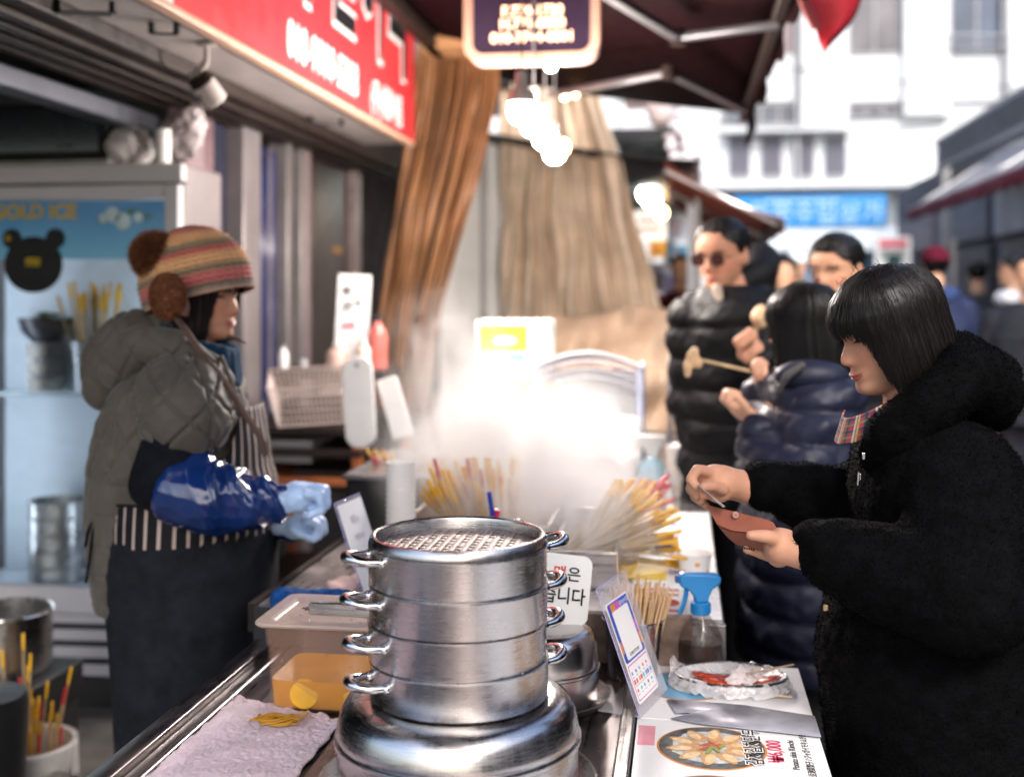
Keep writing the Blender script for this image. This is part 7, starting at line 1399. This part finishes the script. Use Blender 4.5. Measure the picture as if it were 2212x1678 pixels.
# woman in the navy down coat
d3 = 3.15; m3 = thing('person', (at(1725, 640, d3).x, at(1725, 640, d3).y, 0), 'dark haired customer in long navy down coat seen from behind, eating from a skewer', 'person'); H3 = .228
MM = place_head(head_frame(-RT * .72 + FW * .68, R(6)), H3, (0, 0, .5), at(1738, 704, d3)); b3 = Blob(); head_mesh(b3.mb, MM, H3); nk = MM @ Vector((-.05 * H3, 0, .05 * H3)); b3.cap(nk, at(1735, 850, d3), .052, .065); b3.sections([(at(1740, v, d3), .11, ry, AZ - .3) for v, ry in ((830, .1), (870, .17), (1000, .17), (1200, .17), (1260, .17))]); legs(b3, 1740, 1240, d3)
h3a = at(1648, 826, d3 + .05); h3b = at(1607, 890, d3 - .02); b3.chain([at(1660, 870, d3 + .15), at(1655, 1000, d3 + .22), at(1660, 850, d3 + .08)], [.05, .042, .03]); b3.chain([at(1790, 880, d3 - .1), at(1720, 1060, d3 - .16), at(1632, 912, d3 - .04)], [.05, .042, .03]); simple_hand(b3, h3a, (UP * .75 - RT * .6).normalized(), (FW * .9 + RT * .2).normalized(), .95); simple_hand(b3, h3b, (-RT * .9 + UP * .4).normalized(), (FW * .95).normalized(), 1.05)
b3.skin('body', M_skin, m3, .0078, 2, color=skin_col(MM, H3, (.56, .31, .21))); face_parts(m3, MM, H3)
lz = lambda t: interp(abs((t + PI) % (2 * PI) - PI), [(0, .72), (.6, .6), (.95, .0), (1.4, -.2), (3.14, -.28)]); lth = lambda t, v: .06; ldr = lambda z: (1., 1.)
hair_cap('hair', m3, MM, H3, lz, lth, M_hairb, nt=160, ns=30, drop=ldr, amp=.012); locks('hair_locks', m3, M_hairb, MM, H3, lz, lth, ldr, 500, .0018, 8, .04)['kind'] = 'stuff'
M_pn = pm('puffer_navy', (.010, .012, .028), .5, var=.2, vs=10, bump=.12, bs=60, Specular_IOR_Level=.25); j3 = Blob()
j3.sections([(at((ul + ur) / 2, v, d3), (ur - ul) / 2 * d3 / F, rx + .05, AZ) for v, ul, ur, rx in ((790, 1680, 1790, .09), (820, 1655, 1825, .13), (870, 1640, 1850, .16), (1000, 1630, 1860, .18), (1200, 1605, 1860, .19), (1430, 1600, 1870, .2))], 40); j3.chain([at(1792, 870, d3 - .1), at(1725, 1050, d3 - .17), at(1640, 945, d3 - .07)], [.1, .09, .062]); j3.chain([at(1668, 870, d3 + .12), at(1655, 1000, d3 + .2), at(1660, 880, d3 + .1)], [.09, .08, .052]); puffer(j3, 'down_coat', M_pn, m3, [(at(1745, 800, d3), at(1740, 1430, d3))], .09, .017, .009, 3)
j3h = Blob()
j3h.ell(at(1752, 812, d3 - .13), (.1, .055, .045)).ell(at(1790, 830, d3 - .12), (.06, .06, .06))
j3h.skin('coat_hood', M_pn, m3, .009, 3); Blob().chain([at(1735, 788, d3 - .19), at(1700, 812, d3 - .2), at(1678, 850, d3 - .18)], [.01, .012, .008]).skin('collar_trim', pm('grey_trim', (.06, .055, .055), .8), m3, .007, 2); trousers(m3, 1740, 1240, d3, M_dark)
food_skewer('long skewer with a folded fish cake held out by the customer in navy', at(1640, 806, d3 + .03), at(1494, 773, d3 + .06), .005, [(Vector((0, 0, 0)), (.015, .013, .02)), (-UP * .03 - RT * .012, (.014, .012, .026)), (-UP * .012 + RT * .018, (.016, .012, .018)), (UP * .016 + RT * .008, (.012, .012, .014))])
# passers-by farther down the alley
def passer(u, vtop, d, lab, coat, fwd, hat=None, hair=True, pants=(.02, .02, .03), skin=(.5, .3, .2), scarf=None):
    H = .225; top = at(u, vtop, d); t = thing('person', (top.x, top.y, 0), lab, 'person', 'passers-by in the alley'); Rm = head_frame(fwd); M = place_head(Rm, H, (0, 0, 1.06), top); f = Vector(fwd).normalized(); l = UP.cross(f).normalized(); yaw = math.atan2(f.y, f.x); zt_ = top.z; k = zt_ / 1.72; c = Vector((M.translation.x, M.translation.y, 0)); X = lambda x, y, z: c + f * x + l * y + UP * (z * k)
    b = Blob(); head_mesh(b.mb, M, H, nz=36, nt=44); b.cap(M.translation + UP * .02, X(-.02, 0, 1.36), .055, .065); b.sections([(X(-.02, 0, z), rx, ry, yaw) for z, rx, ry in ((.82, .11, .16), (1.0, .11, .15), (1.3, .12, .18), (1.4, .08, .1))], 20)
    for s in (-1, 1): b.chain([X(-.02, s * .18, 1.33), X(-.03, s * .23, 1.06), X(.05, s * .22, .84)], [.05, .042, .03]); simple_hand(b, X(.06, s * .22, .78), -UP, f); b.chain([X(-.02, s * .09, .84), X(.0 + .06 * s, s * .09, .46), X(-.02 + .1 * s, s * .09, .07)], [.085, .06, .042]); b.cap(X(-.02 + .1 * s, s * .09, .04), X(.1 + .1 * s, s * .09, .035), .04, .034)
    b.skin('body', M_skin, t, .011, 2, color=skin_col(M, H, skin)); cm = pm('coat%s' % (coat,), coat, .7, var=.2, vs=9, bump=.2); j = Blob(); j.sections([(X(-.02, 0, z), rx, ry, yaw) for z, rx, ry in ((.78, .17, .23), (1.0, .17, .22), (1.25, .17, .23), (1.38, .12, .17), (1.44, .09, .1))], 24)
    for s in (-1, 1): j.chain([X(-.02, s * .19, 1.33), X(-.03, s * .25, 1.06), X(.04, s * .23, .87)], [.085, .07, .052])
    j.skin('coat', cm, t, .014, 3, lambda q, n: .008 * noise3(q, 20, 2)); p = Blob()
    for s in (-1, 1): p.chain([X(-.02, s * .09, .86), X(.0 + .06 * s, s * .09, .46), X(-.02 + .1 * s, s * .09, .1)], [.11, .08, .065])
    p.skin('trousers', pm('pants%s' % (pants,), pants, .8, var=.3), t, .016, 2)
    for s in (-1, 1): Blob().cap(X(-.02 + .1 * s, s * .09, .045), X(.1 + .1 * s, s * .09, .04), .05, .042).skin('shoe', M_black, t, .012, 2)
    if hat: hair_cap('beanie', t, M, H, lambda q: .58, lambda q, v: .12, pm('hat%s' % (hat,), hat, .9, var=.15), amp=.01, nt=60)
    if hair: hair_cap('hair', t, M, H, short_zl(.76, .6, .1), lambda q, v: .07, M_hairb, amp=.015, nt=60)
    if scarf:
        s_ = Blob()
        for k2 in range(12): a = 2 * PI * k2 / 12; s_.ell(X(-.02, 0, 1.42) + f * .1 * math.cos(a) + l * .1 * math.sin(a), (.055, .055, .06))
        s_.skin('scarf', pm('scarf%s' % (scarf,), scarf, .9), t, .012, 3, lambda q, n: .01 * noise3(q, 40, 3))
    return t
passer(2020, 530, 7.6, 'passer-by in a dark red beanie and navy coat walking away', (.02, .028, .07), FW, hat=(.075, .004, .015), scarf=(.03, .05, .14))
passer(1695, 548, 7.4, 'passer-by with a fluffy white collar behind the man in sunglasses', (.02, .02, .026), -FW - RT * .4, scarf=(.6, .58, .58))
passer(1722, 540, 9.5, 'passer-by in a white knit hat far down the alley', (.05, .08, .16), -FW, hat=(.7, .75, .78), hair=False)
passer(2190, 545, 8.2, 'passer-by in black with a thick white scarf by the opposite stalls', (.02, .022, .03), -RT + FW * .3, scarf=(.62, .64, .68))
passer(2225, 540, 6.6, 'passer-by in a black coat at the edge of the opposite stalls', (.012, .014, .02), -FW * .6 - RT * .3)
passer(1765, 552, 12, 'distant passer-by in a blue jacket below the blue sign', (.03, .07, .2), FW)
passer(1470, 545, 9.2, 'passer-by in a dark wine coloured coat beside the pale pole', (.1, .015, .025), -FW)
passer(2110, 560, 10.5, 'distant passer-by in a charcoal coat before the grey stall cabinet', (.03, .035, .045), FW)
# ================================================================== STEAM
def steam(name, lab, c, rad, dens, sc, seed, anis=.2):
    m = bpy.data.materials.new(name); m.use_nodes = True; n = m.node_tree.nodes; L = m.node_tree.links; n.clear()
    out = n.new('ShaderNodeOutputMaterial'); v = n.new('ShaderNodeVolumePrincipled'); v.inputs['Color'].default_value = (.99, .985, .98, 1); v.inputs['Anisotropy'].default_value = anis; L.new(v.outputs[0], out.inputs['Volume'])
    tc = n.new('ShaderNodeTexCoord'); ln = n.new('ShaderNodeVectorMath'); ln.operation = 'LENGTH'; L.new(tc.outputs['Object'], ln.inputs[0])
    fo = n.new('ShaderNodeMapRange'); fo.interpolation_type = 'SMOOTHSTEP'; fo.inputs[1].default_value = 1.; fo.inputs[2].default_value = .25; fo.inputs[3].default_value = 0; fo.inputs[4].default_value = 1; L.new(ln.outputs['Value'], fo.inputs[0])
    mp_ = n.new('ShaderNodeMapping'); mp_.inputs['Location'].default_value = (seed, seed * 2, 0); mp_.inputs['Scale'].default_value = (rad[0] * sc, rad[1] * sc, rad[2] * sc * .6); L.new(tc.outputs['Object'], mp_.inputs[0])
    ns = n.new('ShaderNodeTexNoise'); ns.inputs['Scale'].default_value = 1; ns.inputs['Detail'].default_value = 5; ns.inputs['Distortion'].default_value = 1.2; L.new(mp_.outputs[0], ns.inputs['Vector'])
    rm = n.new('ShaderNodeMapRange'); rm.inputs[1].default_value = .43; rm.inputs[2].default_value = .64; rm.inputs[3].default_value = 0.02; rm.inputs[4].default_value = 1; L.new(ns.outputs[0], rm.inputs[0])
    mu = n.new('ShaderNodeMath'); mu.operation = 'MULTIPLY'; L.new(fo.outputs[0], mu.inputs[0]); L.new(rm.outputs[0], mu.inputs[1])
    m2_ = n.new('ShaderNodeMath'); m2_.operation = 'MULTIPLY'; m2_.inputs[1].default_value = dens; L.new(mu.outputs[0], m2_.inputs[0]); L.new(m2_.outputs[0], v.inputs['Density'])
    o = MB().ball((0, 0, 0), 1, 24).build(name, m, smooth=0); o.location = c; o.scale = rad
    tag(o, lab, 'steam', kind='stuff'); return o
steam('steam_cloud', 'thick white steam billowing from the fish cake cooker', at(1125, 1005, 3.3), (.46, .5, .34), 15., 9, 1)
steam('steam_wisp', 'thin steam drifting off over the fanned skewers', at(1262, 1110, 2.78), (.27, .16, .23), 11., 12, 3)
steam('steam_plume', 'steam plume rising toward the tan curtain', at(975, 850, 3.7), (.36, .35, .42), 2.4, 9, 5)
